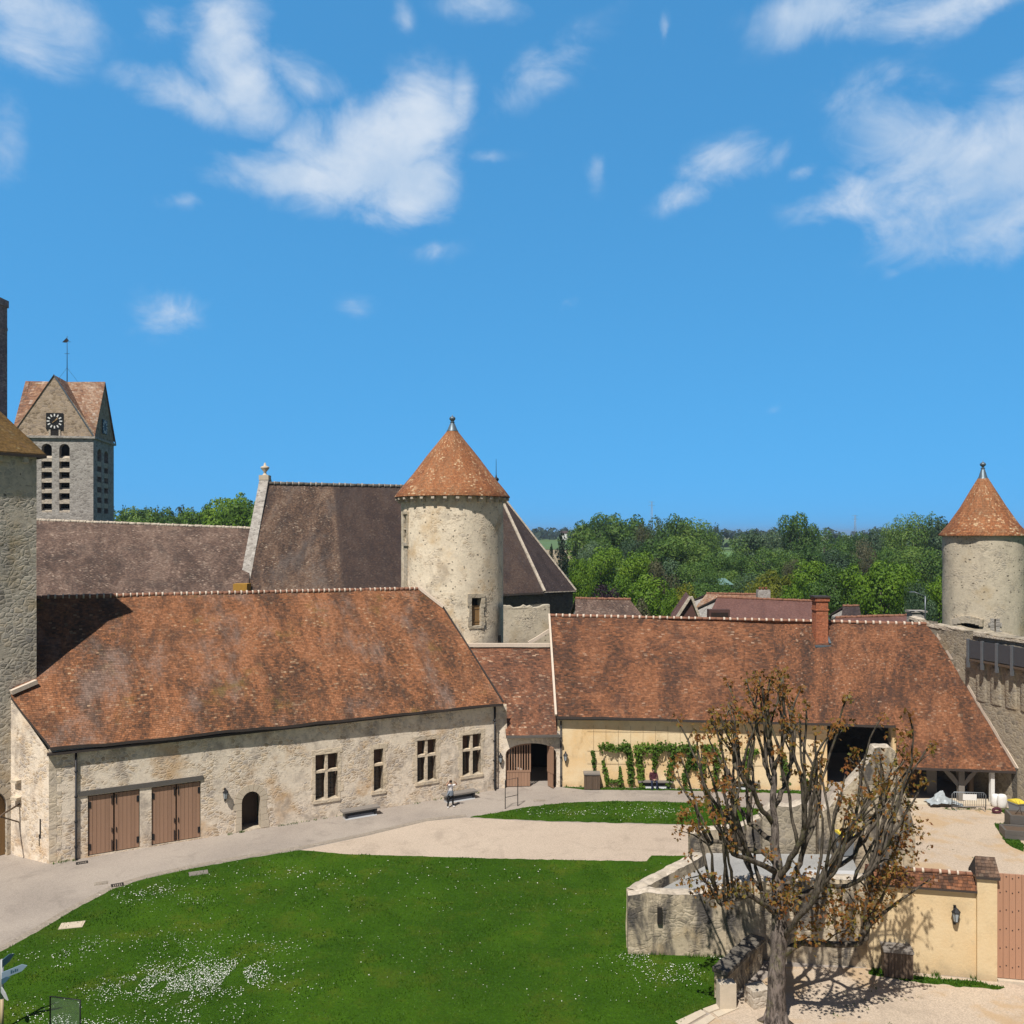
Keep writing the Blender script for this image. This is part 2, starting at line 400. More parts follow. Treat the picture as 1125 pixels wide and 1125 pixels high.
M['hall_wall'] = m_stone('lime_washed_rubble', [(.38, .28, .19), (.66, .51, .34), (.78, .63, .46), (.48, .42, .37), (.84, .72, .57)], (.84, .73, .59), 4.0, .075, (.25, .21, .18), .6, .42, (.52, .31, .13), 1.6, .42, st_lo=.48)
M['hall_quoin'] = m_stone('hall_dressed_stone', [(.62, .53, .4), (.74, .63, .48), (.68, .56, .4), (.58, .51, .42)], (.72, .61, .46), 2.2, .04, (.33, .29, .25), .4, .3, (.5, .33, .15), 1.4)
M['ashlar'] = m_stone('dressed_limestone', [(.5, .42, .3), (.56, .48, .36), (.47, .42, .34)], (.5, .43, .33), 1.7, .03, (.3, .26, .22), .35, .2, None, 1.5)
M['tower_wall'] = m_stone('pitted_pale_rubble', [(.44, .36, .26), (.68, .55, .39), (.8, .67, .5), (.56, .48, .38)], (.84, .73, .56), 3.4, .07, (.33, .28, .22), .55, .5, (.55, .37, .18), 1.4, .4, holes=.1)
M['tower_small'] = m_stone('grey_pitted_rubble', [(.33, .29, .23), (.5, .43, .33), (.58, .5, .38), (.4, .36, .3)], (.57, .5, .38), 4.2, .07, (.25, .22, .18), .4, .5, (.4, .3, .17), 1.4, .4, holes=.13)
M['gate_tower'] = m_stone('grey_rough_rubble', [(.3, .27, .23), (.56, .5, .42), (.68, .61, .5), (.42, .39, .35), (.7, .58, .42)], (.62, .55, .45), 3.0, .1, (.2, .185, .17), .5, .25, (.44, .33, .18), 1.4, .3, holes=.1)
M['belfry_wall'] = m_stone('belfry_limestone', [(.22, .2, .18), (.38, .35, .31), (.52, .49, .44), (.3, .27, .24)], (.43, .4, .36), 2.6, .1, (.19, .17, .15), .5, .05, None, 1.8)
M['gable_wall'] = m_stone('belfry_gable_rubble', [(.2, .15, .1), (.4, .3, .2), (.54, .42, .31), (.3, .24, .19)], (.42, .33, .24), 2.5, .1, (.18, .14, .11), .4, .05)
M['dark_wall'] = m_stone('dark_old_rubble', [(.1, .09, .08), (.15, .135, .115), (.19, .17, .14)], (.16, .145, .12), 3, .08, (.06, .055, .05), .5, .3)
M['grey_wall'] = m_stone('grey_curtain_rubble', [(.2, .18, .14), (.36, .31, .23), (.44, .38, .28), (.28, .25, .21)], (.4, .345, .26), 3.4, .09, (.14, .13, .115), .7, .2, (.36, .27, .16), 1.3, .35, streak=1)
M['ruin_wall'] = m_stone('stained_ruin_rubble', [(.2, .17, .13), (.4, .34, .25), (.54, .46, .34), (.62, .53, .4)], (.54, .45, .32), 3.4, .08, (.055, .052, .052), .92, .4, (.45, .32, .16), 1.8, .5, streak=1, st_lo=.42)
M['coping_stone'] = m_stone('pale_coping_rubble', [(.44, .38, .3), (.6, .52, .42), (.7, .61, .5)], (.52, .45, .35), 3.5, .06, (.26, .22, .18), .4, .2)
M['yellow'] = m_plaster('warm_yellow_render', (.7, .56, .35), (.66, .49, .28), (.3, .235, .16))
M['yellow_barn'] = m_plaster('sandy_yellow_render', (.8, .64, .41), (.74, .51, .26), (.54, .34, .16))
M['brick'] = m_roof('orange_brick', [(.24, .08, .045), (.32, .11, .055), (.36, .14, .075)], 5, (.45, .3, .2), .03, (.12, .06, .04), .3, tw=.24, th=.075)
M['old_brick'] = m_roof('purplish_old_brick', [(.17, .13, .14), (.24, .19, .2), (.32, .26, .26), (.4, .33, .32)], 15, (.32, .26, .22), .06, (.08, .07, .07), .4, tw=.24, th=.1)
M['door_brown'] = m_planks('painted_brown_planks', (.34, .205, .135), .15)
M['door_salmon'] = m_planks('painted_salmon_planks', (.42, .23, .145), .12)
M['wood_door'] = m_planks('honey_wood', (.25, .15, .065), .25)
M['old_wood'] = m_planks('old_brown_wood', (.12, .085, .06), .3)
M['iron'] = m_plain('black_iron', (.018, .018, .02), .5, .3, 8)
M['lead'] = m_plain('blue_grey_lead', (.13, .17, .2), .45, .25, 5, metal=.4)
M['zinc'] = m_plain('grey_zinc', (.2, .22, .24), .45, .2, 5, metal=.5)
M['wire'] = m_plain('rusty_wire', (.3, .22, .13), .8)
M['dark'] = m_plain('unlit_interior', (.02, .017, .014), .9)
M['glass_dark'] = m_plain('dark_leaded_glass', (.035, .026, .022), .18, .3, 10, spec=.5)
M['shutter_in'] = m_planks('brown_inner_shutter', (.1, .058, .04), .2)
M['white'] = m_plain('white_paint', (.75, .74, .71), .6, .06)
M['stone_pale'] = m_plain('pale_dressed_stone', (.55, .47, .36), .9, .18, 3, .4)
M['seat_grey'] = m_planks('grey_bench_slab', (.22, .2, .18), .15, (2, 9, 9))
M['bench_base'] = m_plain('grey_white_stone', (.4, .41, .42), .6, .1, 3)
M['bench_dark'] = m_plain('charcoal_panel', (.04, .045, .055), .35, .2, 4)
M['gravel'] = m_gravel('pale_pink_gravel', (.47, .385, .305), (.53, .44, .35), .12, .3, 3)
M['path'] = m_gravel('worn_grey_path', (.31, .27, .235), (.43, .375, .32), .16, .28, 9)
M['yard'] = m_gravel('sandy_gravel', (.49, .4, .31), (.55, .45, .34), .15, .35, 5, (.46, .32, .18))
M['sett'] = m_stone('gutter_setts', [(.3, .26, .22), (.4, .35, .29), (.36, .3, .24)], (.3, .26, .21), 6, .1, (.2, .17, .14), .3, .1)
M['terrace'] = m_gravel('grey_terrace_mortar', (.3, .3, .29), (.4, .4, .39), .4, .25, 13)
M['clock_black'] = m_plain('clock_black', (.012, .012, .012), .5)
M['gilt'] = m_plain('gilt_hand', (.45, .3, .15), .4, .1, metal=.3)
def m_grass(name, a, b, c_):
    t = NT(name); co = t.obj()
    c = t.mix(t.step(t.noise(co, .3, 6, .65), .35, .65), a, b)
    c = t.mix(t.math('MULTIPLY', t.step(t.noise(t.vadd(co, (4, 2, 0)), .45, 7, .72), .48, .66), .7), c, c_)
    lg = t.noise(t.vadd(co, (11, 5, 0)), .16, 5, .6); c = t.mix(t.step(lg, .42, .6), t.mix(1.0, c, (.72, .76, .75), 'MULTIPLY'), t.mix(1.0, c, (1.25, 1.16, 1.1), 'MULTIPLY'))
    c = t.mix(.5, c, t.ramp(t.noise(co, 9, 5, .75), [(.3, mul3(a, .4)), (.55, a), (.75, mul3(b, 1.7))]))
    return t.pbsdf(c, .9, t.bump(t.noise(co, 14, 4, .7), .06, .9), spec=.1)
M['lawn'] = m_grass('lawn_green', (.034, .09, .004), (.052, .124, .006), (.11, .13, .014))
M['blades'] = m_leaf('grass_blades', [(.02, .06, .003), (.042, .115, .005), (.1, .165, .014)], .2, .4, False)
M['daisy'] = m_plain('daisy_white', (.8, .8, .75), .7, .05)
def m_field():
    t = NT('farmland'); co = t.obj()
    v = t.vor(t.vmul(co, (.6, 1, 0)), .0042).outputs[1]
    c = t.ramp(t.n('SeparateColor', v).outputs[0], [(0, (.06, .12, .03)), (.4, (.11, .19, .05)), (.55, (.13, .22, .06)), (.75, (.36, .29, .17)), (1, (.3, .25, .14))], 'CONSTANT')
    y = t.n('SeparateXYZ', co).outputs[1]
    c = t.mix(t.step(y, 420, 300), c, (.055, .115, .022))
    c = t.mix(.4, c, t.mix(t.noise(co, .12, 6, .7), (.04, .08, .02), (.16, .2, .08)))
    return t.pbsdf(c, .95, spec=.05)
M['field'] = m_field()
M['leaf_wood'] = m_leaf('woodland_leaves', [(.035, .08, .015), (.075, .15, .026), (.125, .21, .038), (.18, .26, .05)])
M['leaf_bright'] = m_leaf('fresh_green_leaves', [(.055, .115, .008), (.1, .19, .012), (.15, .25, .018), (.21, .3, .026)])
M['leaf_yellow'] = m_leaf('yellow_green_leaves', [(.1, .12, .01), (.16, .175, .014), (.21, .215, .018), (.26, .25, .03)])
M['leaf_blue'] = m_leaf('grey_green_leaves', [(.035, .07, .032), (.065, .115, .055), (.1, .16, .08), (.145, .21, .12)])
M['leaf_pine'] = m_leaf('conifer_needles', [(.006, .016, .007), (.012, .028, .012), (.022, .045, .018)], .1)
M['leaf_plum'] = m_leaf('plum_leaves', [(.012, .007, .012), (.022, .012, .02), (.04, .022, .032)], .15)
M['leaf_brown'] = m_leaf('brownish_leaves', [(.07, .075, .035), (.11, .11, .055), (.15, .14, .08)], .2)
M['leaf_far'] = m_leaf('distant_leaves', [(.02, .045, .022), (.032, .065, .03), (.05, .085, .042)])
M['leaf_vine'] = m_leaf('vine_leaves', [(.04, .085, .008), (.075, .14, .012), (.12, .2, .02)], .3, 1.5)
M['leaf_young'] = m_leaf('young_chestnut_leaves', [(.13, .04, .014), (.21, .078, .02), (.21, .1, .022), (.16, .13, .026), (.1, .12, .024)], .25, 1.3, False)
def m_bark(name, a, b, lichen=None):
    t = NT(name); co = t.obj(); p = t.vmul(co, (1, 1, .3))
    n1 = t.noise(p, 9, 7, .72, .5); c = t.mix(t.step(n1, .35, .62), a, b)
    if lichen: c = t.mix(t.math('MULTIPLY', t.step(t.noise(co, 2.2, 5, .7), .52, .66), .6), c, lichen)
    return t.pbsdf(c, .95, t.bump(n1, .06, .9), spec=.1)
M['bark'] = m_bark('grey_plated_bark', (.04, .033, .028), (.23, .19, .165), (.17, .16, .085))
M['twig'] = m_bark('lichened_twigs', (.035, .029, .023), (.15, .125, .098), (.13, .125, .055))
M['bark_far'] = m_bark('tree_bark', (.06, .05, .04), (.14, .12, .1))
M['skin'] = m_plain('skin', (.5, .3, .21), .6, .08)
M['hair'] = m_plain('dark_hair', (.02, .014, .01), .5, .3)
M['cl_white'] = m_plain('white_cloth', (.72, .7, .7), .9, .06)
M['cl_grey'] = m_plain('grey_cloth', (.17, .2, .24), .9, .2)
M['cl_black'] = m_plain('black_cloth', (.014, .014, .016), .9, .2)
M['cl_denim'] = m_plain('navy_denim', (.018, .026, .06), .9, .2)
M['cl_check'] = m_plain('maroon_cloth', (.075, .022, .032), .9, .6, 12)
M['plastic_grey'] = m_plain('grey_plastic', (.2, .22, .24), .45, .08)
M['plastic_yellow'] = m_plain('yellow_plastic', (.7, .55, .06), .45, .05)
M['sheet_plastic'] = m_plain('clear_plastic_sheet', (.36, .4, .42), .3, .2, 5, .5)
M['sign_blue'] = m_plain('slate_blue_paint', (.2, .28, .36), .5, .08)
M['sign_navy'] = m_plain('deep_blue_paint', (.04, .09, .13), .5, .08)
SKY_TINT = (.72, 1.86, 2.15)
SKY_OFFVIEW = (.44, .43, .42)  # dims the sky overhead and behind the camera, to lower the fill light
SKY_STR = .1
CLOUD_LO = (4.6, 5.9, 7.6)
CLOUD_HI = (6.8, 7.5, 8.4)
M['zinc_dark'] = m_plain('dark_zinc_panel', (.085, .088, .098), .5, .15, 5, metal=.3)
M['white_stone'] = m_plain('dusty_white_sheet', (.5, .5, .5), .6, .12, 3)
M['wood_light'] = m_planks('pale_pine', (.5, .38, .24), .15)
# ================================================================ LIGHT AND SKY
SUN_EL, SUN_AZ = R(57), R(24)
sdir = V(-math.sin(SUN_AZ) * math.cos(SUN_EL), -math.cos(SUN_AZ) * math.cos(SUN_EL), math.sin(SUN_EL))
sl = bpy.data.lights.new('sun', 'SUN'); sl.energy = 5.0; sl.angle = R(.5); sl.color = (1, .945, .87)
so = bpy.data.objects.new('sun', sl); COL.objects.link(so); so.location = (-20, -40, 80); so.rotation_euler = (-sdir).to_track_quat('-Z', 'Y').to_euler()
w = bpy.data.worlds.new('World'); scene.world = w; w.use_nodes = True; wt = w.node_tree; wt.nodes.clear()
class WT(NT):
    def __init__(s, tree): s.t = tree
t = WT(wt)
dirv = t.n('TexCoord').outputs['Generated']
skv = t.vadd(t.vmul(dirv, (1, 1, .52)), (0, 0, .34))
sky = t.n('TexSky', sky_type='NISHITA', sun_disc=False, sun_elevation=SUN_EL, sun_rotation=R(180) + SUN_AZ, altitude=100, air_density=1.0, dust_density=.35, ozone_density=2.0)
t.set(sky.inputs[0], skv)
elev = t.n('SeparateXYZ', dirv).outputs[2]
skyc = t.mix(1.0, sky.outputs[0], t.mix(t.math('MULTIPLY', t.step(elev, .78, .52), t.step(t.n('SeparateXYZ', dirv).outputs[1], .35, .68)), SKY_OFFVIEW, SKY_TINT), 'MULTIPLY')
wv_ = t.n('TexNoise', dirv, None, 7.0); wv_.inputs['Detail'].default_value = 5
warp = t.vadd(dirv, t.vmul(t.vadd(wv_.outputs[1], (-.5, -.5, -.5)), (.075, .075, .06)))
# clouds: soft banks at fixed places in the sky, broken up by noise over the direction
BANKS = [(400, 165, 108, 54, 22, 1.35), (460, 122, 56, 50, 0, 1.3), (330, 188, 92, 28, 4, 1.25), (440, 198, 68, 44, 0, 1.35), (508, 105, 24, 34, 0, .95),
         (245, 35, 46, 66, 0, 1.15), (210, 108, 70, 24, -8, 1.1), (268, 95, 50, 48, 0, 1.15), (335, 85, 44, 24, -20, .95), (180, 20, 30, 30, 0, .62),
         (30, 20, 80, 48, 0, .95), (0, 140, 26, 50, 0, .6), (900, 8, 90, 34, 0, .98), (1040, 5, 130, 30, 0, .98), (1090, 185, 130, 80, 10, 1.2), (1000, 150, 95, 62, -30, 1.0),
         (1110, 240, 90, 40, 10, 1.1), (920, 232, 70, 20, 0, .72), (975, 215, 90, 32, 0, .8), (970, 85, 24, 26, 0, .6), (800, 175, 48, 32, 0, .85), (758, 210, 46, 18, 20, .66), (185, 345, 36, 36, 30, .78),
         (600, 80, 80, 34, 35, .62), (545, 5, 60, 20, 0, .8), (470, 275, 36, 15, 0, .5), (655, 192, 12, 30, 10, .52), (205, 224, 24, 13, 0, .6), (725, 46, 9, 20, 0, .46),
         (390, 338, 30, 14, 0, .46), (548, 183, 34, 10, 0, .52), (850, 455, 24, 10, 0, .5), (615, 335, 20, 14, 0, .5), (870, 195, 20, 10, 0, .6), (985, 292, 16, 12, 0, .4), (440, 15, 14, 18, 0, .5)]
acc = None
for px, py, rx, ry, rot, amp in BANKS:
    c = V((px - CX) / F, 1, (HY - py) / F); L = c.length; c.normalize()
    t1 = V(0, 0, 1).cross(c).normalized() * -1; t2 = t1.cross(c).normalized()
    if t2.z < 0: t2 = -t2
    a = R(rot); e1 = t1 * math.cos(a) + t2 * math.sin(a); e2 = -t1 * math.sin(a) + t2 * math.cos(a)
    k1 = F * L / rx; k2 = F * L / ry
    q = t.n('CombineXYZ', t.n('VectorMath', warp, tuple(e1 * k1), operation='DOT_PRODUCT').outputs['Value'],
            t.n('VectorMath', warp, tuple(e2 * k2), operation='DOT_PRODUCT').outputs['Value'], 0.0)
    ln = t.n('VectorMath', q.outputs[0], operation='LENGTH').outputs['Value']
    m_ = t.math('MULTIPLY', t.n('MapRange', ln, 0.2, 1.5, 1.0, 0.0).outputs[0], amp)
    acc = m_ if acc is None else t.math('MAXIMUM', acc, m_)
n1 = t.noise(t.vmul(dirv, (1, 1, 1.4)), 13, 10, .62, .5); n2 = t.noise(dirv, 5, 5, .6, .3)
up = t.n('SeparateXYZ', dirv).outputs[2]
front = t.step(t.n('SeparateXYZ', dirv).outputs[1], 0, .1)
dens = t.math('ADD', t.math('MULTIPLY', acc, front), t.math('ADD', t.math('MULTIPLY', t.math('SUBTRACT', n1, .5), 1.75), t.math('MULTIPLY', t.math('SUBTRACT', n2, .5), .35)))
mask = t.math('MULTIPLY', t.step(dens, .18, 1.3), t.step(acc, .02, .5))
shade = t.step(t.noise(t.vadd(t.vmul(dirv, (1, 1, 1.3)), (0.01, 0, .03)), 9, 7, .6), .35, .7)
ccol = t.mix(shade, CLOUD_LO, CLOUD_HI)
fin = t.mix(t.math('MULTIPLY', mask, .9), skyc, ccol)
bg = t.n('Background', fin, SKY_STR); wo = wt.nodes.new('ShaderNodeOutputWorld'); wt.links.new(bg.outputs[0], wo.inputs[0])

# ================================================================ GROUND
def sheet(name, pts, z, mat, kind='structure', drop=.06):
    mb = MB(); P = [V(p[0], p[1], z) for p in pts]
    for tri in tessellate_polygon([P]):
        a, b, c = [P[i] for i in tri]
        if (b - a).cross(c - a).z < 0: b, c = c, b
        mb.face([a, b, c])
    k = len(P)
    for i in range(k):
        a, b = P[i], P[(i + 1) % k]; mb.face([a, b, b - V(0, 0, drop), a - V(0, 0, drop)])
    return tag(mb.build(name, mat), kind=kind)
def hill(x, y):
    s = max(0, min(1, (y - 260) / 1100)); s = s * s * (3 - 2 * s)
    return s * 13 + (2.5 * s * noise.noise(V(x * .004, y * .004, 0)))
ys = [-80, 0, 40, 80, 120, 180, 260, 340, 430, 540, 680, 850, 1050, 1300, 1600, 2100, 2800, 4000, 6500]
xs = [-4500, -2500, -1500, -1000, -700, -500, -350, -220, -120, -60, 0, 60, 120, 220, 350, 500, 700, 1000, 1500, 2500, 4500]
mb = MB(); mb.grid([[V(x, y, hill(x, y) - .03) for x in xs] for y in ys], 0, None, True)
tag(mb.build('ground', M['field']), kind='structure')
def G(*pp): return [gnd(x, y) for x, y in pp]
court = [gnd(x, y).xy for x, y in ((-60, 1100), (-60, 940), (40, 935), (300, 905), (540, 862), (880, 858), (1125, 872), (1180, 1125), (900, 1190), (500, 1300), (-60, 1300))]
court = [(-45, 30), (-45, 48), (-24, 47), (-1, 59.5), (27, 59), (36, 52), (36, 18), (-45, 18)]
sheet('path', court, 0.0, M['path'])
# gravel court between the lawns
gp = G((322, 936), (400, 919), (470, 902), (512, 898.5), (600, 903), (740, 906.5), (900, 914), (960, 930), (940, 952), (745, 942), (718, 941), (712, 947.5), (550, 944.5), (380, 939.5))
sheet('gravel_court', [p.xy for p in gp], .006, M['gravel'])
yp = [(14.0, 44), (18, 53.6), (21, 54.4), (31.4, 53.4), (36, 46), (36, 33.2), (15.5, 33.9), (14.5, 40)]
sheet('gravel_yard', yp, .008, M['yard'])
fp = G((800, 1103), (860, 1062), (960, 1064), (1180, 1088)); fp = [p.xy for p in fp] + [(24, 18), (5, 18), gnd(742, 1135).xy]
sheet('gravel_forecourt', fp, .008, M['yard'])
lawn_px = [(-120, 1098), (0, 1047), (40, 1025), (80, 1001), (125, 977), (160, 966), (210, 955), (270, 944), (330, 934.5), (380, 939), (550, 944), (711, 947), (716, 940.5), (762, 941), (692, 985), (692, 1049), (806, 1053), (800, 1072), (793, 1100), (765, 1112), (742, 1128)]
def rag(poly, a1=.1, a2=.16, st=.18):
    out = []
    for i in range(len(poly)):
        a, b = poly[i], poly[(i + 1) % len(poly)]; L = math.hypot(b[0] - a[0], b[1] - a[1]); n = max(1, int(L / st))
        for k in range(n): x, y = a[0] + (b[0] - a[0]) * k / n, a[1] + (b[1] - a[1]) * k / n; out.append((x + a1 * noise.noise(V(x * 3, y * 3, 1)), y + a2 * noise.noise(V(x * 3, y * 3, 7))))
    return out
lawn1 = rag([gnd(x, y).xy for x, y in lawn_px] + [(3, 17), (-28, 17)], .07, .09, .3)
sheet('lawn', lawn1, .035, M['lawn'])
lawn2 = rag([gnd(x, y).xy for x, y in ((516, 898), (545, 893.5), (580, 887), (620, 882.5), (670, 880.5), (720, 881), (770, 883), (830, 889), (890, 899), (915, 908), (895, 913), (740, 905.5), (600, 902))], .08, .14, .3)
sheet('lawn', lawn2, .035, M['lawn'])
# gutter of stone setts beside the lawn and across the court
mb = MB()
def ribbon(mb, pts, w, z, h=.02):
    pts = [V(p[0], p[1], z) for p in pts]
    Ls = []
    for i, p in enumerate(pts):
        d = (pts[min(i + 1, len(pts) - 1)] - pts[max(i - 1, 0)]).normalized(); s_ = V(-d.y, d.x, 0) * w / 2; Ls.append((p + s_, p - s_))
    for (a, b), (c, d) in zip(Ls[:-1], Ls[1:]): mb.face([b, d, c, a])
ribbon(mb, [gnd(x, y).xy for x, y in ((-40, 1064), (0, 1043.5), (40, 1021.5), (80, 997.5), (125, 974), (160, 963), (210, 952), (270, 941), (330, 931.5), (400, 917), (470, 900.5), (512, 896))], .42, .012)
tag(mb.build('gutter', M['sett']), kind='structure')
VERGES = []
VERGES.append(rag([gnd(x, y).xy for x, y in ((960, 1063), (1006, 1073), (1073, 1079), (1104, 1085), (1098, 1087.5), (1060, 1084), (1000, 1079), (955, 1071))])); sheet('verge', VERGES[-1], .02, M['lawn'])
VERGES.append(rag([gnd(x, y).xy for x, y in ((618, 865), (880, 869), (880, 872), (740, 868.5), (640, 867.5))])); sheet('verge', VERGES[-1], .02, M['lawn'])
VERGES.append(rag([gnd(x, y).xy for x, y in ((1092, 905), (1104, 925), (1112, 931), (1125, 936), (1125, 928), (1104, 905))])); sheet('verge', VERGES[-1], .02, M['lawn'])
VERGES.append(rag([gnd(x, y).xy for x, y in ((1100, 892), (1110, 898), (1124, 904), (1124, 899), (1108, 889))])); sheet('verge', VERGES[-1], .02, M['lawn'])
# stone flags leading from the lawn to the parapet
slabs = [((742, 1122), (770, 1109), (776, 1113), (750, 1128)), ((772, 1108), (797, 1099), (804, 1103), (779, 1112)), ((752, 1131), (780, 1114), (786, 1118), (760, 1137)), ((783, 1112), (806, 1104), (812, 1107), (789, 1117))]
for i, q in enumerate(slabs):
    mb = MB(); P = [gnd(x, y, .05) for x, y in q]; mb.face(P)
    for j in range(4): mb.face([P[j], P[(j + 1) % 4], P[(j + 1) % 4] - V(0, 0, .06), P[j] - V(0, 0, .06)])
    tag(mb.build('flagstone', M['stone_pale'], loc=P[0]), 'worn pale flagstone in the short row between the lawn and the low parapet', 'flagstone', 'flagstones beside the tree')
def pip(x, y, poly):
    ins = False; j = len(poly) - 1
    for i in range(len(poly)):
        xi, yi = poly[i][0], poly[i][1]; xj, yj = poly[j][0], poly[j][1]
        if (yi > y) != (yj > y) and x < (xj - xi) * (y - yi) / (yj - yi) + xi: ins = not ins
        j = i
    return ins
def raw_mesh(name, verts, faces, mat, loc=(0, 0, 0), smooth=False, parent=None):
    me = bpy.data.meshes.new(name); me.from_pydata(verts, [], faces)
    for m in (mat if isinstance(mat, (list, tuple)) else [mat]): me.materials.append(m)
    if smooth: me.polygons.foreach_set('use_smooth', [True] * len(faces))
    o = bpy.data.objects.new(name, me); COL.objects.link(o); o.location = loc
    if parent: o.parent = parent
    return o
rg = random.Random(5)
def grass(polys, n, zb):
    vs = []; fs = []; k = 0
    for poly, cnt in polys:
        x0 = min(p[0] for p in poly); x1 = max(p[0] for p in poly); y0 = max(24, min(p[1] for p in poly)); y1 = max(p[1] for p in poly)
        c = 0
        while c < cnt:
            x = rg.uniform(x0, x1); y = rg.uniform(y0, y1)
            if rg.random() > min(1, (34 / y) ** 2.2) or not pip(x, y, poly): continue
            c += 1; a = rg.uniform(0, 6.28); wd = rg.uniform(.012, .03) * y / 30; h = rg.uniform(.03, .085) * (1.25 if noise.noise(V(x * .6, y * .6, 3)) > .1 else .8)
            dx, dy = math.cos(a) * wd, math.sin(a) * wd; lx, ly = rg.gauss(0, .03), rg.gauss(0, .03)
            i = len(vs); vs += [(x - dx, y - dy, zb), (x + dx, y + dy, zb), (x + lx, y + ly, zb + h)]; fs.append((i, i + 1, i + 2))
    return vs, fs
v_, f_ = grass([(lawn1, 90000), (lawn2, 14000)] + [(q_, 1500) for q_ in VERGES], 0, .02)
tag(raw_mesh('grass', v_, f_, M['blades']), 'short mown green grass blades covering both lawns', 'grass', kind='stuff')
# daisies in drifts
drifts = [(215, 1075, 60, 18, 1100), (260, 1068, 40, 12, 500), (175, 1082, 40, 14, 380), (115, 1090, 26, 10, 200), (145, 985, 24, 8, 130), (180, 978, 30, 8, 130), (215, 988, 25, 6, 80), (60, 1050, 40, 10, 150), (105, 1038, 30, 9, 110), (200, 1035, 50, 12, 200), (290, 1040, 40, 10, 140),
          (215, 1115, 40, 12, 260), (60, 1115, 40, 14, 220), (75, 1122, 30, 8, 160), (130, 1125, 40, 8, 160), (285, 960, 60, 10, 170), (360, 965, 80, 14, 160), (470, 980, 90, 20, 160), (300, 1000, 120, 35, 260), (450, 1060, 120, 40, 220), (600, 1000, 80, 30, 120), (740, 1072, 36, 12, 220), (725, 1060, 40, 9, 160), (770, 1052, 30, 3, 130), (700, 1052, 30, 4, 90), (640, 1085, 60, 25, 120), (300, 1090, 60, 20, 180), (550, 960, 120, 10, 110),
          (690, 893, 50, 6, 260), (620, 893, 40, 5, 170), (740, 890, 50, 6, 140), (820, 898, 40, 6, 80), (1020, 1078, 30, 3, 50)]
vs = []; fs = []
for px, py, sx, sy, n in drifts:
    for _ in range(int(n * (1.5 if n > 300 else .85 if sx < 55 else .45))):
        qx, qy = rg.gauss(px, sx * .62), rg.gauss(py, sy * .62)
        if qy < 870: continue
        g = gnd(qx, qy, .07)
        if not (pip(g.x, g.y, lawn1) or pip(g.x, g.y, lawn2)): continue
        if noise.noise(V(g.x * 1.1, g.y * 1.1, 5)) < -.18: continue
        r = rg.uniform(.009, .021) * (1.0 if g.y < 40 else 1.35); z = .035 + rg.uniform(.04, .085); i = len(vs); tx, ty = rg.gauss(0, .2), rg.gauss(0, .2)
        for k in range(6):
            a = k * math.pi / 3; vs.append((g.x + r * math.cos(a), g.y + r * math.sin(a), z + r * (tx * math.cos(a) + ty * math.sin(a))))
        fs.append(tuple(range(i, i + 6)))
tag(raw_mesh('daisies', vs, fs, M['daisy']), 'tiny white daisies scattered in drifts through the lawns', 'daisies', kind='stuff')
# covers and drains set in the ground
def cover(px, py, w, d, rz, mat, lab, cat, z=.04, bars=False):
    g = gnd(px, py); fr = frame((g.x, g.y, 0), (math.cos(rz), math.sin(rz), 0)); mb = MB()
    if bars:
        for k in range(6): mb.box(fr, -w / 2 + .06 + k * (w - .12) / 5 - .02, -w / 2 + .06 + k * (w - .12) / 5 + .02, -d / 2 + .05, d / 2 - .05, .0, z)
        for a, b, c, e in ((-w / 2, w / 2, -d / 2, -d / 2 + .05), (-w / 2, w / 2, d / 2 - .05, d / 2), (-w / 2, -w / 2 + .05, -d / 2 + .05, d / 2 - .05), (w / 2 - .05, w / 2, -d / 2 + .05, d / 2 - .05)): mb.box(fr, a, b, c, e, 0, z)
    else:
        mb.box(fr, -w / 2, w / 2, -d / 2, d / 2, -.02, z); mb.box(fr, -w / 2 + .07, w / 2 - .07, -d / 2 + .07, d / 2 - .07, z, z + .012)
    return tag(mb.build('drain_cover' if bars else 'inspection_cover', mat, loc=(g.x, g.y, 0)), lab, cat)
cover(79, 1017.5, .95, .6, .25, M['stone_pale'], 'flat stone inspection cover lying in the grass near the path edge', 'cover', .06)
cover(218, 960, .9, .55, .4, M['seat_grey'], 'grey inspection cover at the edge of the lawn opposite the brown doors', 'cover', .05)
cover(111, 970.5, .6, .4, .4, M['sett'], 'square grey cover in the path beside the dark grating', 'cover', .02)
cover(129, 972.5, .55, .4, .5, M['iron'], 'dark iron grating at the path edge next to the lawn', 'drain', .025, True)
cover(90, 948, .55, .35, .5, M['iron'], 'dark iron grating at the foot of the hall downpipe', 'drain', .025, True)
cover(593, 879.5, .8, .35, .0, M['sett'], 'small stone cover in the path in front of the gate', 'cover', .02)

# ================================================================ LEFT HALL
F0 = V(-23.66, 44.2, 0); F1 = V(-1.17, 57, 0)
e = (F1 - F0).normalized(); nout = V(e.y, -e.x, 0); LH = (F1 - F0).length
HF = frame(F0, e, nout)
def fu(px, off=0):
    """distance along the hall front seen at px"""
    k = (px - CX) / F; o = F0 + nout * off
    return (k * o.y - o.x) / (e.x - k * e.y)
def fz(px, py, off=0): u = fu(px, off); return H - (py - HY) / F * (F0 + nout * off + e * u).y
hall = thing('stone_hall', 'long low stone hall with red tiled roof and two pairs of brown double doors', 'building', F0)
ROOFZ = 5.86; rp = F0 + nout * .45 + V(0, 0, ROOFZ); MS = .97
rn = V(nout.x * MS, nout.y * MS, 1).normalized()
def onroof(px, py): return on_plane(px, py, rp, rn)
rl, rr = onroof(30, 657), onroof(460, 647)
rpts = [onroof(56, 822), onroof(553, 772), onroof(515, 712), onroof(487, 668), rr, rl, onroof(12, 765)]
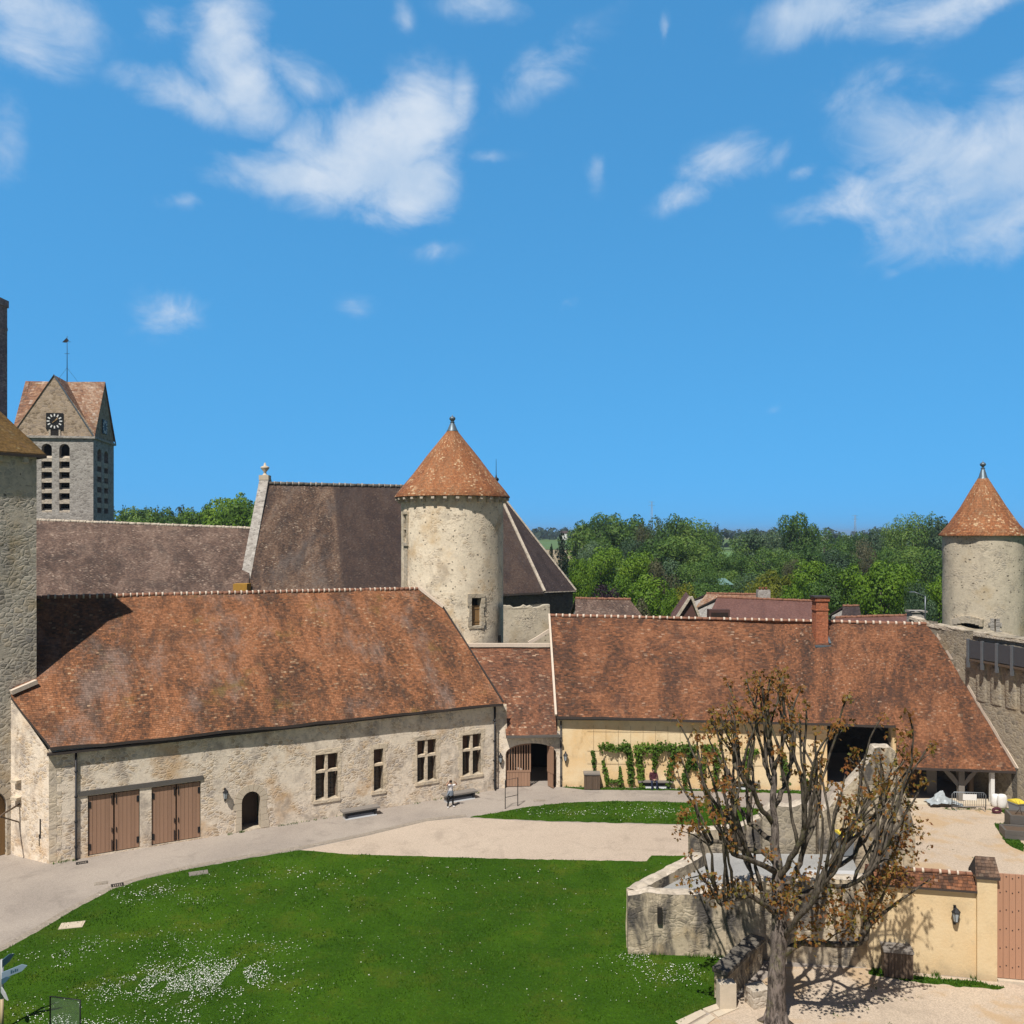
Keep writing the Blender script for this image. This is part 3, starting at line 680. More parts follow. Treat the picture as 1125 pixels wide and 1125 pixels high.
mb = MB(); slab(mb, rpts, e, .7, .16, .11, 0, 1, 3)
back = -nout * 7.3
bl, br = rl + back - V(0, 0, 7.0), rr + back * .45 - V(0, 0, 3.2)
mb.face([rl, rr, br, bl], 0, [(0, 7), (24, 7), (24, 0), (0, 0)])
mb.build('roof', [M['roof_hall'], M['edge']], hall)
mb = MB(); ridge(mb, [rl + V(0, 0, .02), rr + V(0, 0, .02)], .13, .36); mb.build('ridge_tiles', [M['ridge'], M['mortar']], hall)
mb = MB(); strip(mb, [p + V(0, 0, .05) for p in (rr, onroof(487, 668))], .22, .12)
q = onroof(487, 668)
mb.build('flashing', M['mortar'], hall)
mb = MB(); strip(mb, [q + V(0, 0, .02), onroof(515, 712) + V(0, 0, .02), onroof(553, 772) + V(0, 0, .02)], .1, .06); mb.build('verge_board', M['edge'], hall)
# front wall with its openings
doors = [(96.5, 153.5), (166.5, 220.5)]
holes = []
for a, b in doors: holes.append([(fu(a), -.06), (fu(b), -.06), (fu(b), 3.17), (fu(a), 3.17)])
holes[0] = [(fu(96.5), .06), (fu(153.5), .06), (fu(153.5), 3.2), (fu(96.5), 3.2)]
holes[1] = [(fu(166.5), .06), (fu(220.5), .06), (fu(220.5), 3.2), (fu(166.5), 3.2)]
ua, ub = fu(265.5), fu(286.5); holes.append(arch(ua, ub, .06, 1.62, 2.22))
wins = [(346.5, 371, 828.5, 877.5, 1), (410.5, 421, 823, 868.5, 0), (458.3, 479, 813, 858, 1), (508, 528.5, 807, 851, 1)]
wr = []
for a, b, c, d, x in wins:
    u0, u1 = fu(a), fu(b); pm = (a + b) / 2; z1, z0 = fz(pm, c + (b - a) * -.0), fz(pm, d); wr.append((u0, u1, z0, z1, x))
    holes.append([(u0, z0), (u1, z0), (u1, z1), (u0, z1)])
slots = [(172, 818), (205, 812)]
mb = MB()
ztop = 5.85
panel(mb, HF, [(0, -.5), (LH, -.5), (LH, ztop), (0, ztop)], holes, .55, 0, 1)
EW = V(-2.7, 1.29, 0); EWL = EW.length; EF = frame(F0, EW, V(-.431, -.902, 0))
panel(mb, EF, [(0, -.5), (EWL + .6, -.5), (EWL + .6, 8.9), (EWL, 8.25), (0, 5.7)], [], .3)
bk = F0 - nout * 13; BF = frame(bk, e, -nout)
panel(mb, BF, [(-4, -.5), (LH, -.5), (LH, 6), (-4, 6)], [], .3)
rgt = frame(F1, -nout, e); panel(mb, rgt, [(0, -.5), (13, -.5), (13, 6), (7.2, 12.0), (0, 5.7)], [], .3)
wall = mb.build('wall', [M['hall_wall'], M['ashlar']], hall)
# quoins at the front corner
mb = MB(); rq = random.Random(3)
z = -.3; k = 0
while z < 5.4:
    hh = rq.uniform(.26, .42); L1, L2 = (.55, .32) if k % 2 else (.32, .6)
    mb.box(HF, -.014, L1, -.3, .012, z + .006, z + hh); 
    k += 1; z += hh
mb.build('quoins', M['hall_quoin'], hall)
# timber lintel over the double doors
mb = MB(); mb.box(HF, fu(87), fu(223), -.1, .06, 3.24, 3.5); mb.build('lintel', M['grey_timber'], hall)
def plank_leaf(mb, fr, u0, u1, z0, z1, n0, n1, k=6, top=None):
    for i in range(k):
        a = u0 + (u1 - u0) * i / k; b = u0 + (u1 - u0) * (i + 1) / k
        if top is None: mb.box(fr, a + .006, b - .006, n0, n1, z0, z1)
        else: mb.prism(fr, [(a + .006, z0), (b - .006, z0), (b - .006, top(b - .006)), (a + .006, top(a + .006))], n0, n1)
for a, b in doors:
    u0, u1 = fu(a) + .03, fu(b) - .03; um = (u0 + u1) / 2
    for s, (x0, x1) in enumerate(((u0, um - .035), (um + .035, u1))):
        mb = MB(); plank_leaf(mb, HF, x0, x1, .1, 3.14, -.14, -.07, 6); leaf = mb.build('door_leaf', M['door_brown'], hall)
        for zz in (.5, 2.7):
            hx = x0 + .06 if s == 0 else x1 - .06
            mb = MB(); mb.box(HF, hx - .06, hx + .06, -.08, -.045, zz - .16, zz + .16); mb.build('door_hinge', M['iron'], leaf)
        hx = x1 - .07 if s == 0 else x0 + .07
        mb = MB(); mb.box(HF, hx - .018, hx + .018, -.07, -.03, 1.1, 1.35); mb.build('handle', M['iron'], leaf)
        for za_, zb_ in ((.15, .7), (2.6, 3.05)): mb = MB(); mb.box(HF, hx - .022, hx + .022, -.07, -.035, za_, zb_); mb.build('door_bolt', M['iron'], leaf)
    mb = MB(); mb.box(HF, u0 - .1, u1 + .1, -.5, -.3, -.1, 3.3); mb.build('door_backing', M['dark'], hall)
mb = MB(); mb.box(HF, ua - .1, ub + .1, -1.4, -1.3, 0, 2.3); mb.build('arched_door', M['old_wood'], hall)
# stone arch ring round the small door
mb = MB(); uc, w2 = (ua + ub) / 2, (ub - ua) / 2
for k in range(9):
    t0, t1 = math.pi * k / 9 + .02, math.pi * (k + 1) / 9 - .02
    mb.prism(HF, [(uc + w2 * math.cos(t0), 1.62 + .6 * math.sin(t0)), (uc + (w2 + .42) * math.cos(t0), 1.62 + 1.0 * math.sin(t0)), (uc + (w2 + .42) * math.cos(t1), 1.62 + 1.0 * math.sin(t1)), (uc + w2 * math.cos(t1), 1.62 + .6 * math.sin(t1))], -.25, .02)
for sx in (-1, 1):
    z = .06
    for hh in (.42, .36, .4, .38):
        a, b = sorted((uc + sx * w2, uc + sx * (w2 + random.uniform(.28, .5)))); mb.box(HF, a, b, -.25, .02, z, z + hh - .015); z += hh
mb.build('arch_surround', M['stone_pale'], hall)
for u0, u1, z0, z1, x in wr:
    mb = MB(); J = .16
    zq = z0 - .02; kq = 0
    while zq < z1 + .01:
        hq = min(random.uniform(.3, .5), z1 + .02 - zq); ja, jb = J + random.uniform(-.04, .22), J + random.uniform(-.04, .22)
        mb.box(HF, u0 - ja, u0, -.55, .018, zq, zq + hq - .008); mb.box(HF, u1, u1 + jb, -.55, .018, zq, zq + hq - .008); zq += hq
    mb.box(HF, u0 - J - .05, u1 + J + .12, -.55, .02, z1 + .02, z1 + .3)
    mb.box(HF, u0 - J, u1 + J, -.55, .06, z0 - .2, z0 - .02)
    zt = z0 + (z1 - z0) * .62; um = (u0 + u1) / 2
    mb.box(HF, u0, u1, -.26, -.03, zt - .07, zt + .08)
    if x:
        mb.box(HF, um - .08, um + .08, -.26, -.025, z0, zt - .07); mb.box(HF, um - .08, um + .08, -.26, -.025, zt + .08, z1)
    wobj = mb.build('window', M['hall_quoin'], hall)
    mb = MB(); cols = [(u0, um - .085), (um + .085, u1)] if x else [(u0, u1)]
    for a, b in cols:
        mb.box(HF, a, b, -.5, -.46, zt - .07, z1, 1); mb.box(HF, a, b, -.5, -.46, z0, zt - .07, 0)
        for q_ in (0, 1): mb.box(HF, a if q_ == 0 else b - .05, a + .05 if q_ == 0 else b, -.46, -.43, z0, zt - .07, 1)
        for zz in np.linspace(z0 + .2, zt - .25, 5): mb.box(HF, a + .05, b - .05, -.46, -.445, zz - .012, zz + .012, 2)
        mb.box(HF, (a + b) / 2 - .012, (a + b) / 2 + .012, -.46, -.444, z0, zt - .07, 2)
    mb.build('pane', [M['glass_dark'], M['shutter_in'], M['iron']], wobj)
# gutter pipe at either end
def downpipe(parent, fr, u, z0, z1, off=.1, r=.055, mat='iron'):
    mb = MB(); mb.tube([fr(u, off, z1), fr(u, off, z0 + .12), fr(u, off + .1, z0)], r, 8)
    zz = z0 + .6
    while zz < z1: mb.box(fr, u - .075, u + .075, 0, off + .06, zz, zz + .05); zz += 1.3
    return mb.build('downpipe', M[mat], parent)
downpipe(hall, HF, fu(83.5, .1), .05, 5.6); downpipe(hall, HF, fu(543.5, .1), .05, 5.5)
# dark rafter line under the eave
mb = MB(); mb.box(HF, -.1, LH + .1, .0, .3, 5.58, 5.7); mb.build('eave_board', M['edge'], hall)
# small slit and putlog stones in the end wall
mb = MB(); mb.box(EF, .62, .72, -.02, .012, 1.2, 2.2); mb.box(EF, .72, .78, -.02, .012, .8, 1.4); mb.build('slit_crack', M['dark'], hall)
# wall bracket on the end wall
br_ = thing('iron_bracket', 'rusty wooden bracket arm jutting from the end wall of the left hall', 'bracket', EF(2.4, 0, 2.6))
mb = MB(); mb.tube([EF(2.3, 0, 2.75), EF(2.2, .9, 2.55), EF(1.9, 1.6, 2.4)], .05, 6); mb.build('arm', M['old_wood'], br_)
mb = MB(); mb.tube([EF(2.35, 0, 1.8), EF(2.1, 1.2, 2.48)], .04, 6); mb.build('strut', M['old_wood'], br_)
mb = MB()
for zz in (3.0, 3.9): mb = MB(); mb.box(EF, 2.15, 2.65, -.01, .28, zz, zz + .14); mb.build('corbel_stone', M['stone_pale'], br_)

# wall lanterns
def lantern(loc, rz, label, first=[None]):
    if first[0] is None:
        r = thing('wall_lantern', label, 'lantern', (0, 0, 0), 0, 'wall lanterns round the court')
        mb = MB(); fr = WORLD
        mb.box(fr, -.05, .05, -.06, .0, .05, .95); mb.tube([V(0, -.02, .9), V(0, -.2, 1.0), V(0, -.26, .9)], .025, 6); mb.build('bracket', M['iron'], r)
        mb = MB(); mb.lathe((0, -.26, .28), [(.1, 0), (.17, .42)], 6, 0, False); mb.build('glass', M['sheet_plastic'], r)
        mb = MB()
        for k in range(6):
            a = k * math.pi / 3; mb.tube([V(.1 * math.cos(a), -.26 + .1 * math.sin(a), .28), V(.17 * math.cos(a), -.26 + .17 * math.sin(a), .7)], .014, 4)
        mb.lathe((0, -.26, .2), [(0, 0), (.05, .02), (.11, .08), (.1, .1)], 6, 0, False); mb.build('cage', M['iron'], r)
        mb = MB(); mb.lathe((0, -.26, .7), [(.2, 0), (.2, .03), (.09, .17), (.05, .2), (.0, .27)], 6, 0, False); mb.build('cap', M['iron'], r)
        first[0] = r; r.location = loc; r.rotation_euler = (0, 0, rz); r.scale = (.82, .82, .82); return r
    return dup(first[0], loc, rz, label)
angh = math.atan2(e.y, e.x)
u = fu(247); lantern(HF(u, 0, 1.85), angh, 'black lantern on the hall wall between the brown doors and the small arched door')
# benches
def bench(loc, rz, label, first=[None], light=False):
    if first[0] is None:
        r = thing('stone_bench', label, 'bench', (0, 0, 0), 0, 'stone benches along the walls')
        mb = MB(); mb.box(WORLD, -1.15, 1.15, -.32, .3, .42, .52); mb.build('seat', M['seat_grey'], r)
        for s in (-1, 1):
            mb = MB(); mb.prism(lambda u, n, z: V(u, n, z), [(s * .95, .06), (s * .8, .06), (s * .88, .42), (s * 1.02, .42)], -.2, .22); mb.build('leg', M['bench_dark'], r)
        mb = MB(); mb.box(WORLD, -.88, .88, -.02, .2, .2, .42); mb.build('panel', M['bench_dark'], r)
        mb = MB(); mb.prism(lambda u, n, z: V(n, u, z), [(-.24, 0), (.26, 0), (.26, .17), (-.1, .17)], -.98, .98); mb.build('plinth', M['bench_base'], r)
        first[0] = r; r.location = loc; r.rotation_euler = (0, 0, rz); return r
    return dup(first[0], loc, rz, label)
u = fu(391); bench(HF(u, .75, 0), angh, 'grey slab bench below the narrow hall window, left of the standing visitor')
u = fu(499); bench(HF(u, .8, 0), angh, 'grey slab bench against the hall wall right behind the standing visitor')

# ================================================================ GATE TOWER AT THE LEFT EDGE
C = V(-25.55, 46.46, 0); ga = V(-.641, -.767, 0).normalized(); gb = V(-.767, .641, 0).normalized(); GS = 8.2
gt = thing('gate_tower', 'tall square rubble tower with a mossy pyramid roof, cut by the left edge', 'tower', C)
TF = frame(C, ga, V(.767, -.641, 0)); EZ = 21.2
mb = MB()
def rough(mb, A, B, z0, z1, nu, nz, amp, mi=0, seed=0):
    d = (B - A); n = V(d.y, -d.x, 0).normalized(); P = []
    for i in range(nz + 1):
        z = lerp(z0, z1, i / nz); row = []
        for j in range(nu + 1):
            p = A + d * (j / nu) + V(0, 0, z); w = amp * noise.noise(p * .9 + V(seed, 0, 0)) if 0 < j < nu else amp * .6 * noise.noise(V(p.x, p.y, z * 1.2))
            row.append(p + n * w)
        P.append(row)
    mb.grid(P, mi, None, True)
c0, c1, c2, c3 = C, C + ga * GS, C + ga * GS + gb * GS, C + gb * GS
ds = 1.45; ddr = arch(ds, ds + 2.6, -.1, 2.6, 3.75)
panel(mb, TF, [(0, -.5), (GS, -.5), (GS, 5.6), (0, 5.6)], [ddr], .5)
rough(mb, c0, c1, 5.6, EZ, 14, 34, .06)
rough(mb, c1, c2, -.5, EZ, 10, 20, .05); rough(mb, c2, c3, -.5, EZ, 10, 20, .05); rough(mb, c3, c0, -.5, EZ, 10, 30, .05)
mb.build('wall', M['gate_tower'], gt)
mb = MB(); ctr = C + ga * GS / 2 + gb * GS / 2; ov = .38
ap = ctr + V(0, 0, 27.3)
cs = [ctr + (q - ctr) * (1 + ov / (GS / 2)) + V(0, 0, EZ - .1) for q in (c0, c1, c2, c3)]
for a, b in ((0, 1), (1, 2), (2, 3), (3, 0)):
    patch(mb, [cs[a], cs[b]], [lerp(cs[a], ap, .99), lerp(cs[b], ap, .99)], 10, 10, .16, .03, 0, 3 + a)
mb.face([c + V(0, 0, .05) for c in cs], 1)
mb.build('roof', [M['roof_moss'], M['edge']], gt)
for i in range(7):
    mb = MB(); mb.box(TF, .5 + i * 1.2, .75 + i * 1.2, -.05, .28, EZ - .55, EZ - .22); mb.build('corbel', M['gate_tower'], gt)
mb = MB(); plank_leaf(mb, TF, ds, ds + 2.6, .02, 3.7, -.32, -.25, 8, lambda u: 2.6 + 1.15 * math.sqrt(max(0, 1 - ((u - ds - 1.3) / 1.3) ** 2))); mb.build('arched_door', M['wood_door'], gt)
mb = MB()
for k in range(11):
    t0, t1 = math.pi * k / 11 + .02, math.pi * (k + 1) / 11 - .02; cc = ds + 1.3
    mb.prism(TF, [(cc + 1.3 * math.cos(t0), 2.6 + 1.15 * math.sin(t0)), (cc + 1.65 * math.cos(t0), 2.6 + 1.5 * math.sin(t0)), (cc + 1.65 * math.cos(t1), 2.6 + 1.5 * math.sin(t1)), (cc + 1.3 * math.cos(t1), 2.6 + 1.15 * math.sin(t1))], -.2, .03)
mb.build('arch_surround', M['stone_pale'], gt)
ch = at(4, 470, 48.5); x1 = (8 - CX) / F * 49.1; fr = frame((x1 - 1.3, 48.2, 0), (1, 0, 0))
mb = MB()
def uvbox(mb, fr, u0, u1, n0, n1, z0, z1, mi=0):
    c = lambda u, n, z: fr(u, n, z)
    for (a, b) in (((u0, n1), (u1, n1)), ((u1, n1), (u1, n0)), ((u1, n0), (u0, n0)), ((u0, n0), (u0, n1))):
        L = math.hypot(b[0] - a[0], b[1] - a[1]); mb.face([c(*a, z0), c(*b, z0), c(*b, z1), c(*a, z1)], mi, [(0, z0), (L, z0), (L, z1), (0, z1)])
    mb.face([c(u0, n0, z1), c(u1, n0, z1), c(u1, n1, z1), c(u0, n1, z1)], mi, [(0, 0), (1, 0), (1, 1), (0, 1)])
    mb.face([c(u0, n0, z0), c(u1, n0, z0), c(u1, n1, z0), c(u0, n1, z0)], mi, [(0, 0), (1, 0), (1, 1), (0, 1)])
uvbox(mb, fr, 0, 1.3, -.9, 0, 22.2, 29.7); uvbox(mb, fr, -.06, 1.36, -.96, .06, 29.7, 30.1); uvbox(mb, fr, -.02, 1.32, -.92, .02, 28.4, 28.55)
mb.build('chimney', M['old_brick'], gt)
mb = MB(); p0, p1 = onroof(12, 764), onroof(40, 752); off = V(.767, -.641, 0) * .06
strip(mb, [p0 + off + V(0, 0, .12), p1 + off + V(0, 0, .12)], .3, .16); mb.build('flashing', M['mortar'], gt)

# ================================================================ CENTRAL ROUND TOWER
def tower_wall(mb, c, Rr, z0, z1, ops, depth=.4, n=120, dz=.5, mi=0, mir=1, wob=.04, a0=0):
    """round wall; ops: (angle, half width m, zlo, zhi) openings, left open with reveals"""
    th = set(); zs = set(np.arange(z0, z1, dz).tolist() + [z1])
    for k in range(n): th.add(round(2 * math.pi * k / n, 5))
    for a, hw, zl, zh in ops:
        da = hw / Rr
        th = {t_ for t_ in th if not (a - da - .02 < t_ < a + da + .02)} | {a - da, a + da}
        zs = {z for z in zs if not (abs(z - zl) < .15 or abs(z - zh) < .15)} | {zl, zh}
    th = sorted(th); zs = sorted(zs); th2 = th + [th[0] + 2 * math.pi]
    def pt(a, z):
        w = wob * (noise.noise(V(math.cos(a) * Rr * .8, math.sin(a) * Rr * .8, z * .8)) + .5 * noise.noise(V(math.cos(a) * Rr * 2.2, math.sin(a) * Rr * 2.2, z * 2.2)))
        return V(c[0] + math.cos(a) * (Rr + w), c[1] + math.sin(a) * (Rr + w), z)
    def inside(a, z):
        return any(abs(((a - o[0] + math.pi) % (2 * math.pi)) - math.pi) < o[1] / Rr and o[2] < z < o[3] for o in ops)
    mb.grid([[pt(a, z) for a in th2] for z in zs], mi, None, True, lambda i, j: inside((th2[j] + th2[j + 1]) / 2, (zs[i] + zs[i + 1]) / 2))
    for a, hw, zl, zh in ops:
        da = hw / Rr; c4 = [(a - da, zl), (a + da, zl), (a + da, zh), (a - da, zh)]
        I = lambda q: V(c[0] + math.cos(q[0]) * (Rr - depth), c[1] + math.sin(q[0]) * (Rr - depth), q[1])
        for j in range(4): mb.face([pt(*c4[j]), pt(*c4[(j + 1) % 4]), I(c4[(j + 1) % 4]), I(c4[j])], mir)
def cone(mb, c, prof, n=72, seed=0):
    mb.lathe(c, prof, n, 0, True, 0, 2 * math.pi, .03)
tc = V(-4.55, 66, 0); TR = 3.88; EZ2 = 19.75
ct = thing('round_tower', 'large pale round stone tower with an orange cone roof, behind the hall', 'tower', tc)
def tang(px, c, Rr):   # angle on the cylinder seen at px
    k = (px - CX) / F; x0, y0 = c.x, c.y; A = k * k + 1; B = -2 * (k * x0 + y0); Cc = x0 * x0 + y0 * y0 - Rr * Rr
    D = B * B - 4 * A * Cc
    Y = (-B - math.sqrt(max(0, D))) / (2 * A); return math.atan2(Y - y0, k * Y - x0) % (2 * math.pi), Y
aw, yw = tang(523.5, tc, TR); zw0, zw1 = H - (687.5 - HY) / F * yw, H - (657 - HY) / F * yw
al, yl = tang(446, tc, TR)
ops = [(aw, .4, zw0, zw1), (al, .22, H - (579 - HY) / F * yl, H - (569 - HY) / F * yl), (al + .001, .22, H - (591 - HY) / F * yl, H - (581 - HY) / F * yl)]
ad, yd = tang(549, tc, TR)
ops.append((ad, .3, H - (707 - HY) / F * yd, H - (698 - HY) / F * yd))
mb = MB(); tower_wall(mb, tc, TR, 2, EZ2 + .1, ops, .5); mb.build('wall', [M['tower_wall'], M['ashlar']], ct)
mb = MB(); pr = [(TR + .48, -.12), (TR + .5, -.02), (TR + .02, .62), (3.0, 1.7), (2.0, 3.0), (1.0, 4.25), (.42, 4.98), (.3, 5.12)]
cone(mb, (tc.x, tc.y, EZ2), pr); mb.build('roof', M['roof_cone'], ct)
mb = MB(); mb.lathe((tc.x, tc.y, EZ2 - .1), [(TR - .1, .0), (TR + .5, .0)], 64, 0); mb.build('eave_board', M['edge'], ct)
mb = MB(); mb.lathe((tc.x, tc.y, EZ2 + 4.98), [(.46, 0), (.36, .16), (.2, .55), (.16, .58), (.15, .66), (.2, .7), (.1, .74), (.12, .78), (.22, .9), (.24, .99), (.19, 1.08), (.05, 1.15), (.02, 1.25)], 16); mb.build('finial', M['lead'], ct)
for k in range(30):
    a = 2 * math.pi * k / 30 + .05
    if math.sin(a) > .25: continue
    fr = frame((tc.x + math.cos(a) * TR, tc.y + math.sin(a) * TR, EZ2), (-math.sin(a), math.cos(a), 0), (math.cos(a), math.sin(a), 0))
    mb = MB(); mb.box(fr, -.12, .12, -.1, .45, -.32, -.15); mb.box(fr, -.11, .11, -.1, .26, -.52, -.32); mb.build('corbel', M['coping_stone'], ct)
fr = frame((tc.x + math.cos(aw) * (TR - .25), tc.y + math.sin(aw) * (TR - .25), 0), (-math.sin(aw), math.cos(aw), 0), (math.cos(aw), math.sin(aw), 0))
mb = MB(); plank_leaf(mb, fr, -.4, .4, zw0 + .05, lerp(zw0, zw1, .72), -.05, 0, 4)
mb.box(fr, -.4, .4, .0, .03, zw0 + .25, zw0 + .37); mb.box(fr, -.4, .4, .0, .03, zw0 + 1.2, zw0 + 1.32)
mb.build('shutter', M['wood_door'], ct)
mb = MB(); fr2 = frame((tc.x + math.cos(aw) * TR, tc.y + math.sin(aw) * TR, 0), (-math.sin(aw), math.cos(aw), 0), (math.cos(aw), math.sin(aw), 0))
for a, b, c_, d in ((-.68, -.4, zw0, zw0 + .7), (-.6, -.4, zw0 + .72, zw1 - .6), (-.72, -.4, zw1 - .58, zw1), (.4, .7, zw0, zw0 + .6), (.4, .6, zw0 + .62, zw1 - .7), (.4, .7, zw1 - .68, zw1), (-.7, .7, zw1 + .02, zw1 + .32), (-.6, .6, zw0 - .2, zw0 - .02)): mb.box(fr2, a, b, -.25, .035, c_, d)
mb.build('window_surround', M['ashlar'], ct)
# stone latrine shaft frame at the left side of the tower
mb = MB(); fr3 = frame((tc.x + math.cos(al) * (TR - .06), tc.y + math.sin(al) * (TR - .06), 0), (-math.sin(al), math.cos(al), 0), (math.cos(al), math.sin(al), 0))
zt = H - (565 - HY) / F * yl; zb = H - (596 - HY) / F * yl
mb.box(fr3, -.42, -.2, -.2, .14, zb, zt); mb.box(fr3, .2, .42, -.2, .14, zb, zt); mb.box(fr3, -.42, .42, -.2, .2, zt, zt + .2); mb.box(fr3, -.42, .42, -.2, .2, zb - .25, zb); mb.box(fr3, -.2, .2, -.2, .12, (zb + zt) / 2 - .1, (zb + zt) / 2 + .08)
mb.box(fr3, -.3, .3, -.2, .1, zb - 5.5, zb - .25)
mb.build('latrine_shaft', M['ashlar'], ct)

# ================================================================ SHORT CURTAIN WALL BEHIND THE GATE
A, B = at(553, 663, 63.6), at(604, 664, 64.6); A.z = B.z = 0
cw = thing('curtain_wall', 'short grey rubble wall between the large round tower and the barn roof', 'wall', A)
mb = MB(); nu = 12; P0 = []; top = []
rough(mb, A, B, 6, 11.4, 8, 10, .06)
d = V(0, 1.0, 0)
tp = [A + (B - A) * (j / 14) + V(0, 0, 11.4 + random.uniform(-.02, .28)) for j in range(15)]
mb.grid([[A + (B - A) * (j / 14) + V(0, 0, 11.38) for j in range(15)], tp, [p + d for p in tp], [A + (B - A) * (j / 14) + d + V(0, 0, 6) for j in range(15)]], 0, None, False)
mb.build('wall', M['tower_small'], cw)
mb = MB(); strip(mb, [at(581, 707, 63.3), at(590, 702, 63.4), at(604, 693, 63.6)], .18, .16); mb.build('flashing', M['mortar'], cw)

# ================================================================ GATEHOUSE LINK
gw0 = at(545, 865, 57.4); gw1 = at(617.5, 865, 57.75); gw0.z = gw1.z = 0
ge = (gw1 - gw0).normalized(); GF = frame(gw0, ge); GL = (gw1 - gw0).length
gh = thing('gatehouse', 'low gate building with a broad arched wooden gate between the hall and the barn', 'gatehouse', gw0)
def gu(px): k = (px - CX) / F; return (k * gw0.y - gw0.x) / (ge.x - k * ge.y)
g0, g1 = gu(555.5), gu(611); zs_, za_ = 2.25, 2.95
mb = MB(); panel(mb, GF, [(0, -.3), (GL, -.3), (GL, 3.75), (gu(557), 3.75), (gu(556.5), 5.6), (0, 5.6)], [arch(g0, g1, -.02, zs_, za_, 14)], .45, 0, 1)
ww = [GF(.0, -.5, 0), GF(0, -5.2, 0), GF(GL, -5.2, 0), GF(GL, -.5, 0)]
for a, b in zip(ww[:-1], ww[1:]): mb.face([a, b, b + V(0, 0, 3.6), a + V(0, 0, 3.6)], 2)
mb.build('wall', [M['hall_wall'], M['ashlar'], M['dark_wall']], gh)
def cz(px, py, Y): return at(px, py, Y)
lo = [cz(556, 808, 57.0), cz(612, 808, 57.3)]; mid_l = cz(553, 774, 59.0); hi = [cz(512, 711, 62.2), cz(604, 711, 62.4)]
mid_r = lerp(lo[1], hi[1], .34)
mb = MB(); patch(mb, lo, [mid_l, mid_r], 10, 6, .14, .03, 0, 7)
P_ = [mid_l, mid_r]; patch(mb, P_, hi, 12, 8, .14, .03, 0, 7.0)
mb.build('roof', [M['roof_gate'], M['edge']], gh)
mb = MB(); strip(mb, [hi[0] + V(0, 0, .1), hi[1] + V(0, 0, .1)], .3, .18); mb.build('flashing', M['mortar'], gh)
mb = MB(); mb.box(GF, gu(556), GL - .25, .0, .35, 3.38, 3.6); mb.box(GF, gu(556), GL - .15, .35, .5, 3.42, 3.58); mb.build('eave_board', M['grey_timber'], gh)
def az(u): return zs_ + (za_ - zs_) * math.sqrt(max(0, 1 - ((u - (g0 + g1) / 2) / ((g1 - g0) / 2)) ** 2))
# left leaf closed, right leaf ajar
def gate_leaf(fr, u0, u1, topf, name='gate_leaf'):
    mb = MB(); plank_leaf(mb, fr, u0 + .04, u1 - .04, .05, .98, -.1, -.05, 8)
    mb.box(fr, u0, u1, -.12, -.03, .98, 1.1); mb.box(fr, u0 + .04, u1 - .04, -.13, -.1, .02, .16)
    k = 9
    for i in range(k + 1):
        u = lerp(u0 + .05, u1 - .05, i / k); wd = .05 if i in (0, 4, 5, k) else .035
        mb.prism(fr, [(u - wd, 1.1), (u + wd, 1.1), (u + wd, max(1.3, topf(u + wd) - .12)), (u - wd, max(1.3, topf(u - wd) - .12))], -.11, -.04)
    st = [u0 + (u1 - u0) * i / 8 for i in range(9)]
    for a, b in zip(st[:-1], st[1:]): mb.prism(fr, [(a, topf(a) - .14), (b, topf(b) - .14), (b, topf(b) - .01), (a, topf(a) - .01)], -.12, -.03)
    return mb.build(name, M['door_brown'], gh)
gm = gu(583.5)
gate_leaf(lambda u, n, z: GF(u, n - .15, z), g0 + .02, gm, az)
hx = g1 - .06; an = R(112); hp = GF(hx, -.2, 0)
ld = (V(-ge.x, -ge.y, 0) * math.cos(an) + V(ge.y, -ge.x, 0) * math.sin(an))
Wl = 1.55
gate_leaf(frame(hp + V(-.55, -.0, 0), ld), 0, Wl * .5, lambda u: 2.75 - .0 * u)
gate_leaf(frame(GF(gu(605), -.4, 0), ge), 0, g1 - gu(605), lambda u: az(u + gu(605)))
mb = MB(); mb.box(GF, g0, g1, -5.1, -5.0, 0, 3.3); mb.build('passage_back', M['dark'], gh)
mb = MB(); mb.box(GF, -.2, GL + .2, -5.2, -.46, -.1, .012); mb.build('passage_floor', M['path'], gh)
ang = math.atan2(ge.y, ge.x)
lantern(GF(gu(549.8), 0, 1.55), ang, 'black lantern on the stone pier left of the arched gate')

